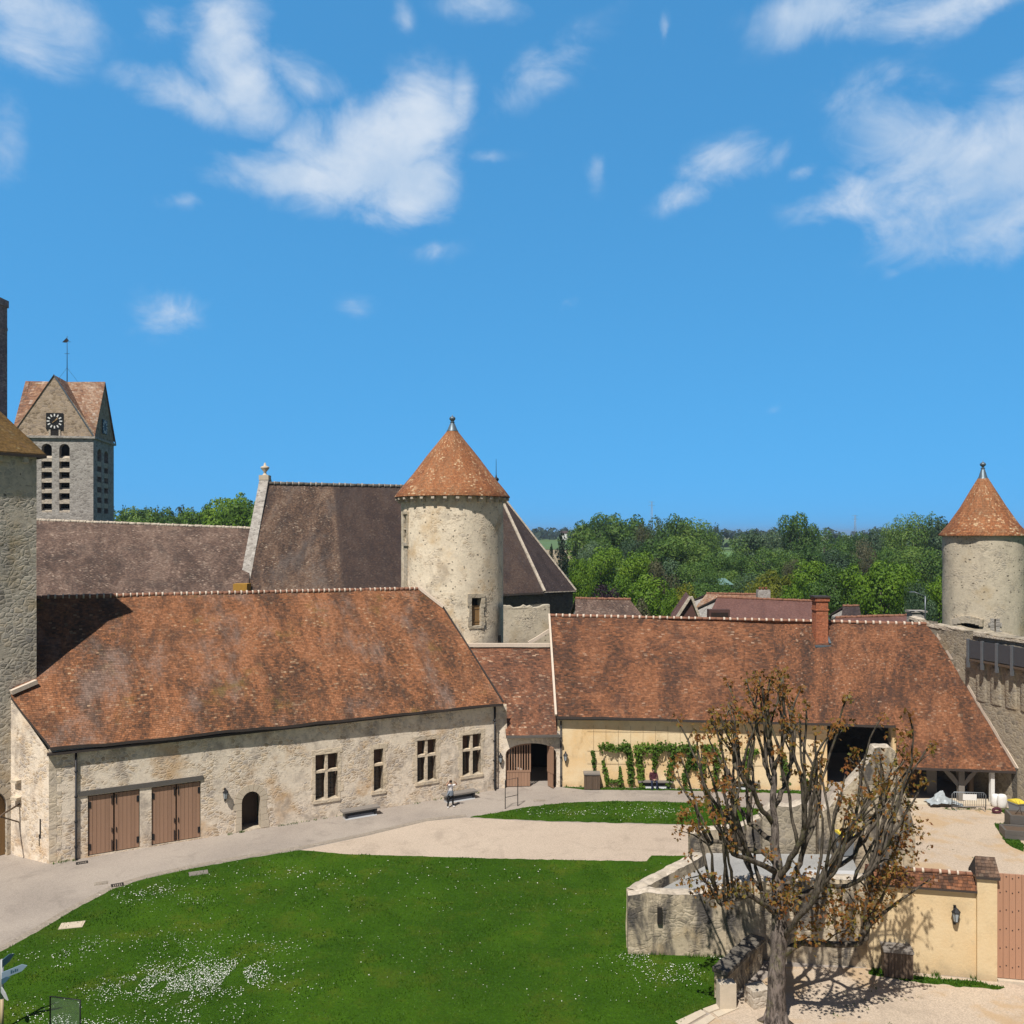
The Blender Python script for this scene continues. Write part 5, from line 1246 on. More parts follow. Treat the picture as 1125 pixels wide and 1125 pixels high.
# parapet returning along the lawn
A2 = (A.x + .0, A.y + .56)
r_ = ragged_wall('ruin_wall', 'pale topped rubble parapet running back from the ruin corner along the lawn', (Bk.x, Bk.y), A2, [(0, 2.55), (.4, 2.5), (.7, 2.5), (1, 2.42)], .6, M['ruin_wall'], amp=.04, seed=5)
sl_ = gnd(724.5, 1000); slf = frame(A, (B - A))
kk = (724.5 - CX) / F; us = (kk * A.y - A.x) / ((B - A).normalized().x - kk * (B - A).normalized().y)
mb = MB(); mb.box(slf, us - .09, us + .09, -.1, .12, 1.3, 1.95); tag(mb.build('arrow_slit', M['dark'], loc=slf(us, 0, 1.3)), 'narrow dark slit set into the stained rubble wall by the lawn', 'slit')
B2_ = gnd(975, 1066)
ragged_wall('ruin_wall', 'taller shaded rubble wall behind the bare tree trunk, joining the yellow wall', (B.x - .3, B.y - .03), (B2_.x, B2_.y + .1), [(0, 2.95), (.15, 3.1), (.4, 3.15), (.6, 3.3), (.8, 3.35), (1, 3.5)], .6, M['ruin_wall'], amp=.06, seed=8)
terr = [(A.x + .5, A.y + .5), (B.x, B.y + .5), (14.2, 33.9), (15.6, 39.8), (9, 40.0), (Bk.x + .3, Bk.y - .1)]
mb = MB(); P = [V(x, y, 2.1 + .0 * i) for i, (x, y) in enumerate(terr)]; mb.face(P)
for j in range(len(P)): a, b = P[j], P[(j + 1) % len(P)]; mb.face([a, b, V(b.x, b.y, 0), V(a.x, a.y, 0)])
tag(mb.build('terrace', M['terrace'], loc=(10, 37, 0)), 'flat grey mortar terrace filling the ruined walls behind the tree', 'terrace')
# pale slabs left on the terrace
mb = MB(); fr = frame((12.4, 36.7, 0), (1, -.05, 0)); mb.box(fr, -1.6, .2, -.2, 1.3, 2.12, 2.2); mb.box(fr, .35, 2.4, -1.0, 1.2, 2.12, 2.22)
tag(mb.build('pale_sheet', M['white_stone'] if 'white_stone' in M else M['bench_base'], loc=fr(0, 0, 2.1)), 'pale grey sheet lying flat on the terrace behind the tree', 'sheet')
# back walls of the ruin
ragged_wall('ruin_wall', 'low beige rubble wall at the back of the terrace, left of the trunk', (8.3, 40.1), (11.6, 40.3), [(0, 2.9), (.3, 3.1), (.7, 3.2), (1, 3.6)], .5, M['ruin_wall'], amp=.06, seed=12)
ragged_wall('ruin_wall', 'grey ragged wall stump at the back of the terrace, behind the trunk', (11.65, 40.2), (14.2, 40.4), [(0, 3.7), (.2, 4.2), (.55, 4.1), (.8, 4.35), (.9, 3.9), (1, 3.7)], .6, M['grey_wall'], amp=.08, seed=15)
ragged_wall('ruin_wall', 'tall ruined gable wall with a steep sunlit coping, seen through the branches', (14.3, 40.3), (18.6, 39.9), [(0, 3.9), (.08, 4.0), (.3, 5.1), (.52, 6.2), (.58, 6.9), (.78, 7.0), (.82, 6.2), (.9, 4.9), (1, 3.2)], .75, M['ruin_wall'], amp=.07, seed=19)
# bins on the terrace
def wheelie(loc, rz, label, first=[None]):
    if first[0] is None:
        r = thing('wheeled_bin', label, 'bin', (0, 0, 0), 0, 'grey wheeled bins with yellow lids')
        mb = MB(); fr = WORLD
        b = [V(-.24, -.26, .06), V(.24, -.26, .06), V(.24, .26, .06), V(-.24, .26, .06)]; t_ = [V(-.3, -.36, .95), V(.3, -.36, .95), V(.3, .36, .95), V(-.3, .36, .95)]
        mb.face(b[::-1])
        for j in range(4): mb.face([b[j], b[(j + 1) % 4], t_[(j + 1) % 4], t_[j]])
        mb.box(fr, -.32, .32, -.38, .38, .9, .96); mb.build('body', M['plastic_grey'], r)
        mb = MB(); mb.prism(lambda u, n, z: V(n, u, z), [(-.4, .965), (.38, .965), (.38, 1.05), (.1, 1.1), (-.38, 1.02)], -.32, .32); mb.build('lid', M['plastic_yellow'], r)
        for s in (-1, 1):
            mb = MB(); mb.tube([V(s * .22, .3, .1), V(s * .3, .3, .1)], .1, 10); mb.build('wheel', M['iron'], r)
        mb = MB(); mb.tube([V(-.24, .42, .92), V(.24, .42, .92)], .02, 6); mb.build('handle', M['plastic_grey'], r)
        first[0] = r; r.location = loc; r.rotation_euler = (0, 0, rz); return r
    return dup(first[0], loc, rz, label)
wheelie((15.3, 39.75, 2.1), .1, 'grey wheeled bin with yellow lid half hidden by branches on the terrace')
p = gnd(1117, 899); wheelie((p.x, p.y, 0), .25, 'grey wheeled bin with a yellow lid beside the curtain wall, near the planters')
# ================================================================ YELLOW WALL, PILLAR, DOOR
ya = gnd(962, 1064.5); yb = gnd(1072.5, 1075); ye = (yb - ya).normalized(); YF = frame(ya, ye); YL = (yb - ya).length
yw_ = thing('garden_wall', 'yellow rendered wall with a red tile coping at the lower right', 'wall', ya)
mb = MB(); panel(mb, YF, [(-.3, -.3), (YL, -.3), (YL, 3.42), (-.3, 3.42)], [], .4); mb.face([YF(-.3, -.45, -.3), YF(YL, -.45, -.3), YF(YL, -.45, 3.42), YF(-.3, -.45, 3.42)]); mb.face([YF(-.3, 0, 3.42), YF(YL, 0, 3.42), YF(YL, -.45, 3.42), YF(-.3, -.45, 3.42)]); mb.face([YF(-.3, 0, -.3), YF(-.3, -.45, -.3), YF(-.3, -.45, 3.42), YF(-.3, 0, 3.42)])
mb.build('wall', M['yellow'], yw_)
mb = MB(); patch(mb, [YF(-.35, .16, 3.36), YF(YL, .16, 3.36)], [YF(-.35, -.22, 3.86), YF(YL, -.22, 3.86)], 12, 3, .08, .02, 0, 3); patch(mb, [YF(-.35, -.6, 3.36), YF(YL, -.6, 3.36)], [YF(-.35, -.22, 3.86), YF(YL, -.22, 3.86)], 12, 3, .08, .02, 0, 3)
cop = mb.build('coping', [M['roof_barn'], M['edge']], yw_)
mb = MB(); ridge(mb, [YF(-.35, -.22, 3.88), YF(YL, -.22, 3.88)], .085, .3); mb.build('ridge_tiles', [M['ridge'], M['mortar']], cop)
lantern(YF((1049.5 - 963) / 110 * YL, 0, 1.95), math.atan2(ye.y, ye.x), 'black lantern on the yellow garden wall between the litter bin and the gate pillar')
pl_ = gnd(1073, 1076); pr_ = gnd(1095, 1078); pe = (pr_ - pl_).normalized(); PFr = frame(pl_, pe); PL = (pr_ - pl_).length
gp_ = thing('gate_pillar', 'square yellow gate pillar with a mossy tiled cap beside the salmon door', 'pillar', pl_)
mb = MB(); mb.box(PFr, 0, PL, -.6, .06, -.3, 4.0); mb.build('shaft', M['yellow'], gp_)
mb = MB(); zc = 3.95; cq = [PFr(-.08, .16, zc), PFr(PL + .08, .16, zc), PFr(PL + .08, -.7, zc), PFr(-.08, -.7, zc)]; tq = [PFr(.12, -.27, 4.62), PFr(PL - .12, -.27, 4.62)]
patch(mb, cq[:2], [PFr(.0, -.2, 4.6), PFr(PL, -.2, 4.6)], 5, 4, .1, .02, 0, 2); patch(mb, [cq[3], cq[2]], [PFr(.0, -.2, 4.6), PFr(PL, -.2, 4.6)], 5, 4, .1, .02, 0, 2)
mb.face([cq[0], cq[3], PFr(0, -.2, 4.6)], 1); mb.face([cq[1], cq[2], PFr(PL, -.2, 4.6)], 1)
mb.build('cap', [M['roof_church'], M['edge']], gp_)
dr = thing('plank_door', 'tall salmon brown plank door studded with bolts, cut by the right edge', 'door', pr_)
DF = frame(pr_ + pe * .04, pe); mb = MB(); plank_leaf(mb, DF, 0, 3.0, .1, 4.02, -.18, -.1, 14); mb.build('planks', M['door_salmon'], dr)
mb = MB()
for i in range(14):
    for zz in (.5, 1.2, 1.9, 2.6, 3.3, 3.85): u = (i + .5) * 3 / 14; mb.box(DF, u - .018, u + .018, -.1, -.085, zz + (i % 2) * .06, zz + .036 + (i % 2) * .06)
mb.build('bolts', M['iron'], dr)
mb = MB(); mb.box(DF, -.0, 3.0, -.3, .05, -.05, .07); mb.build('sill', M['stone_pale'], dr)
# ================================================================ LOW PARAPET BY THE TREE
pA = gnd(799, 1102); pB = gnd(838, 1062); 
ragged_wall('low_parapet', 'low rubble parapet with dark weathered coping running back from the path end', (pA.x, pA.y), (pB.x, pB.y), [(0, .95), (.3, 1.0), (.7, .95), (1, 1.0)], .5, M['ruin_wall'], amp=.05, seed=31, cap=False)
fr = frame((pA.x, pA.y, 0), (pB - pA)); Lp = (pB - pA).length; mb = MB(); u = -.05
while u < Lp: wd = random.uniform(.35, .6); mb.box(fr, u, u + wd - .03, -.56, .06, .98, 1.1 + random.uniform(0, .06)); u += wd
tag(mb.build('coping_stones', M['dark_wall'], loc=fr(0, 0, 1)), 'dark weathered coping stones laid on the low parapet', 'coping')
mb = MB(); ec = gnd(806, 1103); mb.box(frame((ec.x - .35, ec.y - .12, 0), (1, .1, 0)), -.28, .32, -.1, .3, -.1, .92); tag(mb.build('end_block', M['stone_pale'], loc=(ec.x, ec.y, 0)), 'pale dressed block closing the near end of the low parapet', 'stone block')
p = gnd(827, 1108); mb = MB(); mb.box(frame((p.x + .25, p.y + .3, 0), (.9, .3, 0)), -.35, .35, -.3, .3, -.1, .62); tag(mb.build('stone_block', M['coping_stone'], loc=(p.x, p.y, 0)), 'rough ochre block between the parapet and the tree trunk', 'stone block')
# ================================================================ LITTER BINS, STANDS, BARRIER, PLANTERS, SIGNS
def litter(loc, rz, label, w=.98, first=[None], scale=1):
    if first[0] is None:
        r = thing('litter_bin', label, 'bin', (0, 0, 0), 0, 'wooden litter bins')
        mb = MB()
        for s in (-1, 1):
            for k in range(4): a = s * .5 * w / 2 + (k - 1.5) * .11; mb.box(WORLD, a - .05, a + .05, -.3 - .004 * k, -.26, .05, 1.0)
        for k in range(5): y = -.22 + k * .115; mb.box(WORLD, -w / 2, -w / 2 + .04, y - .05, y + .05, .05, 1.0); mb.box(WORLD, w / 2 - .04, w / 2, y - .05, y + .05, .05, 1.0)
        mb.build('slats', M['old_wood'], r)
        mb = MB(); mb.box(WORLD, -w / 2 + .05, w / 2 - .05, -.25, .28, .02, .98); mb.build('liner', M['dark'], r)
        mb = MB(); mb.box(WORLD, -.02, .02, -.325, -.28, .03, 1.02)
        for s in (-1, 1): mb.box(WORLD, s * w / 2 - .03, s * w / 2 + .03, -.32, -.28, .03, 1.0)
        mb.build('corner_posts', M['old_wood'], r)
        mb = MB(); mb.box(WORLD, -w / 2 - .05, w / 2 + .05, -.36, .34, 1.0, 1.1); mb.build('lid', M['seat_grey'], r)
        first[0] = r; r.location = loc; r.rotation_euler = (0, 0, rz); return r
    return dup(first[0], loc, rz, label)
p = gnd(989, 1076); litter((p.x, p.y + .3, 0), math.atan2(ye.y, ye.x), 'weathered wooden litter bin in front of the yellow garden wall')
p = gnd(650.5, 868); litter((p.x, p.y + .3, 0), -.03, 'brown wooden litter bin against the barn wall, left of the climbing vines')
def stand(loc, rz, label, panel_=False, w=.95, h=1.75):
    r = thing('metal_stand', label, 'stand', loc, rz); OFF[r.name] = V(0, 0, 0)
    mb = MB(); mb.tube([V(-w / 2, 0, 0), V(-w / 2, 0, h), V(w / 2, 0, h), V(w / 2, 0, 0)], .028, 6); mb.build('frame', M['iron'], r)
    mb = MB(); mb.tube([V(-w / 2, 0, .72 * h * .55), V(w / 2, 0, .72 * h * .55)], .02, 6); mb.build('crossbar', M['iron'], r)
    return r
p = gnd(562, 887); stand((p.x, p.y, 0), .62, 'empty black metal frame at the tip of the far lawn before the gate')
p = V(-14.65, 28.35, 0); r_ = stand(tuple(p), -.2, 'black metal frame holding a clear panel on the near lawn, bottom left', w=1.12, h=1.62)
def m_clear():
    t = NT('clear_acrylic'); g = t.n('BsdfGlossy'); g.inputs['Roughness'].default_value = .15; tr = t.n('BsdfTransparent', (.88, .92, .9)); df = t.n('BsdfDiffuse', (.5, .55, .5))
    m1 = t.n('MixShader', .05, tr.outputs[0], df.outputs[0]); m2 = t.n('MixShader', .05, m1.outputs[0], g.outputs[0]); t.t.links.new(m2.outputs[0], t.out.inputs[0]); return t.m
mb = MB(); mb.box(WORLD, -.53, .53, -.008, .008, .5, 1.58); mb.build('panel', m_clear(), r_)
sp = V(-17.28, 29.3, 0)
sg = thing('signpost', 'slim pale signpost with blue grey arrow boards in the bottom left corner', 'sign', sp)
mb = MB(); mb.tube([sp, sp + V(0, 0, 1.1)], .055, 8, 0); mb.tube([sp + V(0, 0, 1.1), sp + V(0, 0, 2.42)], .055, 8, 1); mb.build('post', [M['wood_light'] if 'wood_light' in M else M['wood_door'], M['bench_base']], sg)
def board(z0, z1, L, rise, ang, mat, marks=0):
    fr = frame(sp + V(0, -.06, 0), (math.cos(ang), math.sin(ang), 0)); mb = MB()
    q = lambda u, t_: (u, lerp(z0, z1, t_) + rise * u / L)
    mb.prism(fr, [q(.03, 0), q(L - .16, 0), q(L, .5), q(L - .16, 1), q(.03, 1)], -.02, .02); b_ = mb.build('arrow_board', M[mat], sg)
    if marks:
        mb = MB(); rr_ = random.Random(2); u = .3
        while u < L - .28:
            h_ = rr_.uniform(.3, .5); wd = rr_.uniform(.03, .05); mb.prism(fr, [q(u, .3), q(u + wd, .3), q(u + wd, .3 + h_), q(u, .3 + h_)], .02, .026); u += wd + rr_.choice((.02, .02, .09))
        mb.build('lettering', M['sign_navy'], b_)
board(2.15, 2.4, .42, .22, .9, 'sign_navy'); board(1.78, 2.0, .8, .26, .25, 'sign_blue', 1); board(1.6, 1.78, .36, .2, -.2, 'sign_navy'); board(1.38, 1.56, .4, -.3, -.5, 'bench_base')
# crowd barrier, plastic sheet, bags and planters under the low barn roof
p0, p1 = gnd(1046, 889.5), gnd(1083, 890.5); bd = (p1 - p0).normalized(); fr = frame(p0, bd); Lb = (p1 - p0).length
ba = thing('crowd_barrier', 'galvanised crowd barrier in front of the braced post under the low barn roof', 'barrier', p0)
mb = MB(); mb.tube([fr(0, 0, 0), fr(0, 0, .95), fr(.12, 0, 1.08), fr(Lb - .12, 0, 1.08), fr(Lb, 0, .95), fr(Lb, 0, 0)], .03, 6); mb.tube([fr(0, 0, .22), fr(Lb, 0, .22)], .022, 6); mb.build('frame', M['zinc'], ba)
for k in range(1, 15): mb = MB(); mb.tube([fr(Lb * k / 15, 0, .22), fr(Lb * k / 15, 0, 1.07)], .011, 4); mb.build('bar', M['zinc'], ba)
mb = MB(); mb.box(fr, .62, 1.42, .02, .05, .62, .98); mb.build('notice_board', M['white'], ba)
for k in (.15, Lb - .15): mb = MB(); mb.tube([fr(k, -.3, .02), fr(k, .3, .02)], .02, 6); mb.build('foot', M['zinc'], ba)
# crumpled plastic
rnd2 = random.Random(9); c0_ = gnd(1041, 888); P = []
for i in range(15):
    row = []
    for j in range(15):
        x, y = (i / 14 - .5) * 2.0, (j / 14 - .5) * 1.0; r_ = math.hypot(x + .2, y * 1.3); z = max(0, .4 * math.exp(-(r_ / .35) ** 2) + .35 * math.exp(-(r_ / .8) ** 2)) + .12 * abs(noise.noise(V(x * 4, y * 4, 1))) + .02
        row.append(V(c0_.x + x + .2 * noise.noise(V(x * 3, y * 3, 9)), c0_.y + .5 + y + .2 * noise.noise(V(x * 3, y * 3, 4)), z * (1 + .5 * noise.noise(V(x * 5, y * 5, 2))) + .1))
    P.append(row)
mb = MB(); mb.grid(P, 0, None, False); tag(mb.build('plastic_sheet', M['sheet_plastic'], loc=(c0_.x, c0_.y, 0)), 'crumpled clear plastic sheeting heaped left of the crowd barrier', 'plastic sheet')
def bag(px, py, sx, sz, label, mat='white'):
    c = gnd(px, py); P = []; n = 12; m = 8
    for i in range(m + 1):
        row = []; ph = math.pi * i / m
        for j in range(n + 1):
            th = 2 * math.pi * (j % n) / n; rr_ = math.sin(ph) ** .35 * (1 + .16 * noise.noise(V(math.cos(th) * 1.5, math.sin(th) * 1.5, ph * 2 + px)))
            row.append(V(c.x + sx * rr_ * math.cos(th), c.y + .3 + sx * .75 * rr_ * math.sin(th), max(0.0, sz * (1 - math.cos(ph)) / 2)))
        P.append(row)
    mb = MB(); mb.grid(P, 0, None, True); return tag(mb.build('rubble_bag', M[mat], loc=(c.x, c.y, 0)), label, 'bag', 'white sacks by the curtain wall')
bag(1097, 888, .3, .8, 'full white sack standing just right of the slim white post'); bag(1104, 890, .3, .9, 'full white sack standing between another sack and the wheeled bin')
def tyre():
    c = gnd(1095, 894); mb = MB(); P = []
    for i in range(17):
        a = 2 * math.pi * i / 16; P.append([V(c.x + (.22 + .09 * math.cos(b)) * math.cos(a), c.y, .2 + (.12 + .09 * math.cos(b)) * math.sin(a) * 1.0 + .09 * math.sin(b) * 0) + V(0, .09 * math.sin(b), 0) for b in [2 * math.pi * k / 8 for k in range(9)]])
    mb.grid(P, 0, None, True); return tag(mb.build('hose_reel', M['cl_check'], loc=(c.x, c.y, 0)), 'small dark red hose coil on the ground by the white post', 'hose')
tyre()
def planter(px, py, w, d, h, z, label, soil=True):
    c = gnd(px, py); r = thing('timber_planter', label, 'planter', (c.x, c.y, 0), 0, 'stepped grey timber planters'); fr = frame((c.x, c.y, 0), (1, -.28, 0)); mb = MB()
    for k in range(2):
        za, zb = z + h * k / 2, z + h * (k + 1) / 2 - .012
        mb.box(fr, 0, w, -.12, 0, za, zb); mb.box(fr, 0, w, -d, -d + .12, za, zb); mb.box(fr, 0, .12, -d + .12, -.12, za, zb); mb.box(fr, w - .12, w, -d + .12, -.12, za, zb)
    mb.build('sleepers', M['grey_timber'], r)
    mb = MB(); mb.box(fr, .12, w - .12, -d + .12, -.12, 0, z + h - .08); mb.build('soil', M['old_wood'], r); return r, fr
planter(1104, 922, 3.0, 1.2, .5, 0, 'lower step of the grey timber planter at the right edge')
r_, fr = planter(1110, 914, 3.0, 1.2, .95, 0, 'taller grey timber planter behind the lower one at the right edge')
mb = MB()
for k in range(7): u = .4 + k * .35; mb.tube([fr(u, -.6, .85), fr(u + random.uniform(-.3, .3), -.5, 1.3), fr(u + random.uniform(-.5, .5), -.4, 1.7)], [.02, .014, .008], 5)
tag(mb.build('dry_stems', M['old_wood'], loc=fr(1, -.6, .9)), 'few bare dry stems growing from the taller timber planter', 'plant')
# benches and litter on the barn side
p = gnd(721, 867); bench((p.x, p.y + .3, 0), -.04, 'slab bench with a pale plinth by the yellow barn wall, the seated visitor on it')
p = gnd(816, 868); bench((p.x, p.y + .3, 0), -.04, 'slab bench with a pale plinth half hidden by the bare branches')

# ================================================================ VINES ON THE BARN WALL
def vine(stems, label, seed):
    """stems: list of polylines in (px,py) on the wall plane, leaf density per metre"""
    rr_ = random.Random(seed); pts = [(WF(wu(px), .1, (869.2 - py) / 16.55), rad) for pl in stems for px, py, rad in pl]
    base = pts[0][0]; r = thing('climbing_vine', label, 'vine', V(base.x, base.y, 0), 0, 'climbing vines on the yellow barn wall')
    mb = MB(); ml_ = MB()
    for pl in stems:
        P = [WF(wu(px) + rr_.uniform(-.03, .03), .09, max(0, (869.2 - py) / 16.55)) for px, py, rad in pl]; mb.tube(P, .022, 5)
        for (a, ra), (b, rb) in zip([(P[i], pl[i][2]) for i in range(len(P) - 1)], [(P[i + 1], pl[i + 1][2]) for i in range(len(P) - 1)]):
            n = int((b - a).length * 95 * max(ra, rb) / .3)
            for _ in range(n):
                t_ = rr_.random(); c = lerp(a, b, t_); rad = lerp(ra, rb, t_); q = c + WF(rr_.gauss(0, rad * .4), abs(rr_.gauss(0, rad * .5)), rr_.gauss(0, rad * .42)) - WF(0, 0, 0)
                s_ = rr_.uniform(.06, .12); n1_ = V(rr_.gauss(0, .6), -1, rr_.gauss(.5, .6)).normalized(); t1_ = n1_.orthogonal().normalized(); t1_.rotate(__import__('mathutils').Quaternion(n1_, rr_.uniform(0, 6.28))); t2_ = n1_.cross(t1_)
                ml_.face([q - t1_ * s_, q - t2_ * s_ * .8, q + t1_ * s_, q + t2_ * s_ * .8])
    mb.build('stem', M['old_wood'], r); ml_.build('leaves', M['leaf_vine'], r)
vine([[(652.5, 867, .02), (652.5, 848, .05), (652, 838, .2), (651.5, 830, .16)]], 'small upright vine growing just behind the wooden litter bin', 1)
vine([[(666, 866, .1), (666, 855, .16), (664, 845, .17), (662.5, 839, .1)]], 'short slim vine, second from the gate along the barn wall', 2)
vine([[(681, 866, .2), (681, 855, .12), (681, 846, .08)], [(668, 862, .12), (684, 862, .16)]], 'low bushy vine sprouting near the ground left of the seated visitor', 3)
vine([[(694, 866, .22), (693, 845, .26), (691, 828, .28), (686, 824, .32)], [(660, 824, .34), (668, 824, .4), (676, 827, .2), (684, 824, .34), (692, 824, .3)]], 'T shaped vine with two leafy arms left of the seated visitor', 4)
vine([[(705, 866, .3), (704, 850, .26), (702, 838, .34), (701, 826, .4)], [(699, 826, .4), (712, 825, .38), (720, 825, .3)]], 'dense vine trained along the wall above the bench, left half', 5)
vine([[(718, 850, .1), (719, 838, .24), (722, 827, .34)], [(720, 824, .36), (732, 824, .42), (744, 825, .4)], [(734, 866, .25), (735, 850, .25), (738, 838, .26), (740, 828, .3)]], 'dense vine trained along the wall above the seated visitor', 6)
vine([[(752, 866, .24), (754, 850, .26), (757, 838, .34), (760, 828, .36)], [(746, 825, .38), (757, 824, .4), (764, 828, .3)], [(760, 835, .3), (764, 848, .2)]], 'dense dark vine right of the seated visitor', 7)
vine([[(772, 866, .16), (772, 850, .2), (774, 835, .2), (776, 824, .3)], [(772, 823, .26), (788, 824, .36)], [(786, 866, .22), (786, 845, .26), (788, 828, .3)], [(796, 860, .16), (797, 848, .2)]], 'leafy vine seen through the left branches of the bare tree', 8)
vine([[(820, 866, .16), (820, 850, .2), (822, 838, .3), (822, 828, .34)], [(820, 826, .3), (832, 828, .2)]], 'bright vine behind the left shoots of the bare tree', 9)
vine([[(862, 866, .2), (862, 850, .26), (861, 836, .3), (860, 829, .2)], [(886, 866, .2), (886, 858, .2)]], 'bright vine near the open barn bay, behind the bare tree', 10)
# ================================================================ PEOPLE
def grow(name, verts, edges, radii, mats, parent, region=None, root=0, sub=2):
    me = bpy.data.meshes.new(name); me.from_pydata(verts, edges, []); o = bpy.data.objects.new(name, me); COL.objects.link(o)
    sk = o.modifiers.new('skin', 'SKIN'); sk.use_smooth_shade = True; sb = o.modifiers.new('sub', 'SUBSURF'); sb.levels = sb.render_levels = sub
    for i, r in enumerate(radii):
        sv = me.skin_vertices[0].data[i]; sv.radius = (r, r) if not isinstance(r, tuple) else r; sv.use_root = (i == root)
    dg = bpy.context.evaluated_depsgraph_get(); ev = o.evaluated_get(dg); nm = bpy.data.meshes.new_from_object(ev)
    o.modifiers.clear(); o.data = nm; nm.name = name
    nm.materials.clear()
    for m in mats: nm.materials.append(m)
    for p in nm.polygons:
        p.use_smooth = True
        if region: p.material_index = region(p.center)
    o.parent = parent; return o
def hand_chains(verts, edges, radii, wrist, d, up, side):
    """palm and five fingers growing from the wrist index"""
    w = Vector(verts[wrist]); d = Vector(d).normalized(); s_ = Vector(side).normalized(); u = Vector(up).normalized()
    pi = len(verts); verts.append(tuple(w + d * .05)); radii.append((.035, .018)); edges.append((wrist, pi))
    for k, (off, ln) in enumerate(((-.028, .062), (-.009, .075), (.011, .07), (.03, .055))):
        a = len(verts); verts.append(tuple(w + d * .095 + s_ * off)); radii.append(.011); edges.append((pi, a))
        b = len(verts); verts.append(tuple(w + d * (.095 + ln * .55) + s_ * off * 1.05 + u * .012)); radii.append(.0095); edges.append((a, b))
        c = len(verts); verts.append(tuple(w + d * (.095 + ln * .9) + s_ * off + u * .034)); radii.append(.008); edges.append((b, c))
    a = len(verts); verts.append(tuple(w + d * .045 - s_ * .05 + u * .012)); radii.append(.012); edges.append((pi, a))
    b = len(verts); verts.append(tuple(w + d * .085 - s_ * .062 + u * .03)); radii.append(.01); edges.append((a, b))
def head_bits(parent, c, face, hat=None, hairm='hair'):
    f = Vector(face).normalized(); s_ = f.cross(V(0, 0, 1)).normalized(); mb = MB()
    P = []
    for i in range(9):
        ph = math.pi * i / 8 * .62; row = []
        for j in range(17):
            th = 2 * math.pi * j / 16; dirn = (f * math.cos(th) + s_ * math.sin(th)) * math.sin(ph) + V(0, 0, math.cos(ph)); k = 1.0 if dirn.dot(f) < .45 else .9
            row.append(c + V(dirn.x * .096, dirn.y * .096, dirn.z * .125) * k + V(0, 0, .012) - f * .012)
        P.append(row)
    mb.grid(P, 0, None, True); mb.build('hair', M[hairm], parent)
def figure(name, label, loc, rz, J, region, mats, rad, face):
    r = thing(name, label, 'person', (0, 0, 0)); order = list(J.keys()); idx = {k: i for i, k in enumerate(order)}
    verts = [J[k] for k in order]; radii = [rad[k] for k in order]
    E = [('pelvis', 'belly'), ('belly', 'chest'), ('chest', 'neck'), ('neck', 'jaw'), ('jaw', 'head'), ('head', 'crown')]
    for s in 'LR': E += [('chest', 'sh' + s), ('sh' + s, 'el' + s), ('el' + s, 'wr' + s), ('pelvis', 'hip' + s), ('hip' + s, 'kn' + s), ('kn' + s, 'an' + s), ('an' + s, 'toe' + s)]
    edges = [(idx[a], idx[b]) for a, b in E]
    hd = Vector(J['head']); f = Vector(face).normalized()
    ni = len(verts); verts.append(tuple(hd + f * .1 - V(0, 0, .015))); radii.append(.014); edges.append((idx['head'], ni))
    for s in 'LR':
        d = Vector(J['wr' + s]) - Vector(J['el' + s]); sd = d.cross(V(.3, .4, 1)).normalized(); hand_chains(verts, edges, radii, idx['wr' + s], d, d.cross(sd), sd)
    b = grow('body', verts, edges, radii, mats, r, region, idx['pelvis'], 2)
    head_bits(r, hd, f)
    sd = f.cross(V(0, 0, 1)).normalized(); mb = MB()
    for k in (-1, 1):
        ec = hd + f * .088 + sd * .033 * k + V(0, 0, .012); mb.lathe(tuple(ec), [(0, -.012), (.012, 0), (0, .012)], 8)
    mb.build('eyes', M['cl_black'], r)
    mb = MB(); mc = hd + f * .088 - V(0, 0, .06); mb.tube([mc - sd * .025, mc + f * .004, mc + sd * .025], .007, 5); mb.build('mouth', M['cl_check'], r)
    mb = MB()
    for k in (-1, 1): ec = hd + sd * .095 * k - f * .01; mb.lathe(tuple(ec - V(0, 0, .03)), [(0, 0), (.016, .012), (.018, .04), (0, .06)], 7)
    mb.build('ears', M['skin'], r)
    r.location = loc; r.rotation_euler = (0, 0, rz); return r
# standing visitor, arms raised to hold a camera
J = {'pelvis': (0, 0, .93), 'belly': (0, 0, 1.08), 'chest': (0, -.01, 1.3), 'neck': (0, 0, 1.44), 'jaw': (0, -.02, 1.5), 'head': (0, -.02, 1.58), 'crown': (0, -.01, 1.66),
     'shL': (-.19, 0, 1.36), 'elL': (-.34, -.14, 1.46), 'wrL': (-.2, -.2, 1.66), 'shR': (.19, 0, 1.36), 'elR': (.36, -.16, 1.42), 'wrR': (.18, -.24, 1.6),
     'hipL': (-.1, 0, .86), 'knL': (-.14, -.02, .48), 'anL': (-.19, .01, .09), 'toeL': (-.22, -.16, .045), 'hipR': (.1, 0, .86), 'knR': (.13, -.03, .48), 'anR': (.17, .0, .09), 'toeR': (.2, -.17, .045)}
rad = {'pelvis': (.15, .11), 'belly': (.135, .095), 'chest': (.165, .11), 'neck': .05, 'jaw': .065, 'head': (.085, .1), 'crown': .06, 'shL': .065, 'shR': .065, 'elL': .046, 'elR': .046, 'wrL': .03, 'wrR': .03,
       'hipL': .1, 'hipR': .1, 'knL': .07, 'knR': .07, 'anL': .055, 'anR': .055, 'toeL': .045, 'toeR': .045}
def reg1(c):
    if c.z < .1: return 2
    if c.z < .9: return 1
    if c.z > 1.43 or (abs(c.x) > .27): return 3
    return 0
p = gnd(495, 887); 
wp = figure('person', 'standing visitor in a white top and black trousers, both arms raised to take a photograph', (p.x, p.y, 0), .5, J, reg1, [M['cl_white'], M['cl_black'], M['cl_white'], M['skin']], rad, (.2, -1, .1))
OFF[wp.name] = V(0, 0, 0)
mb = MB()
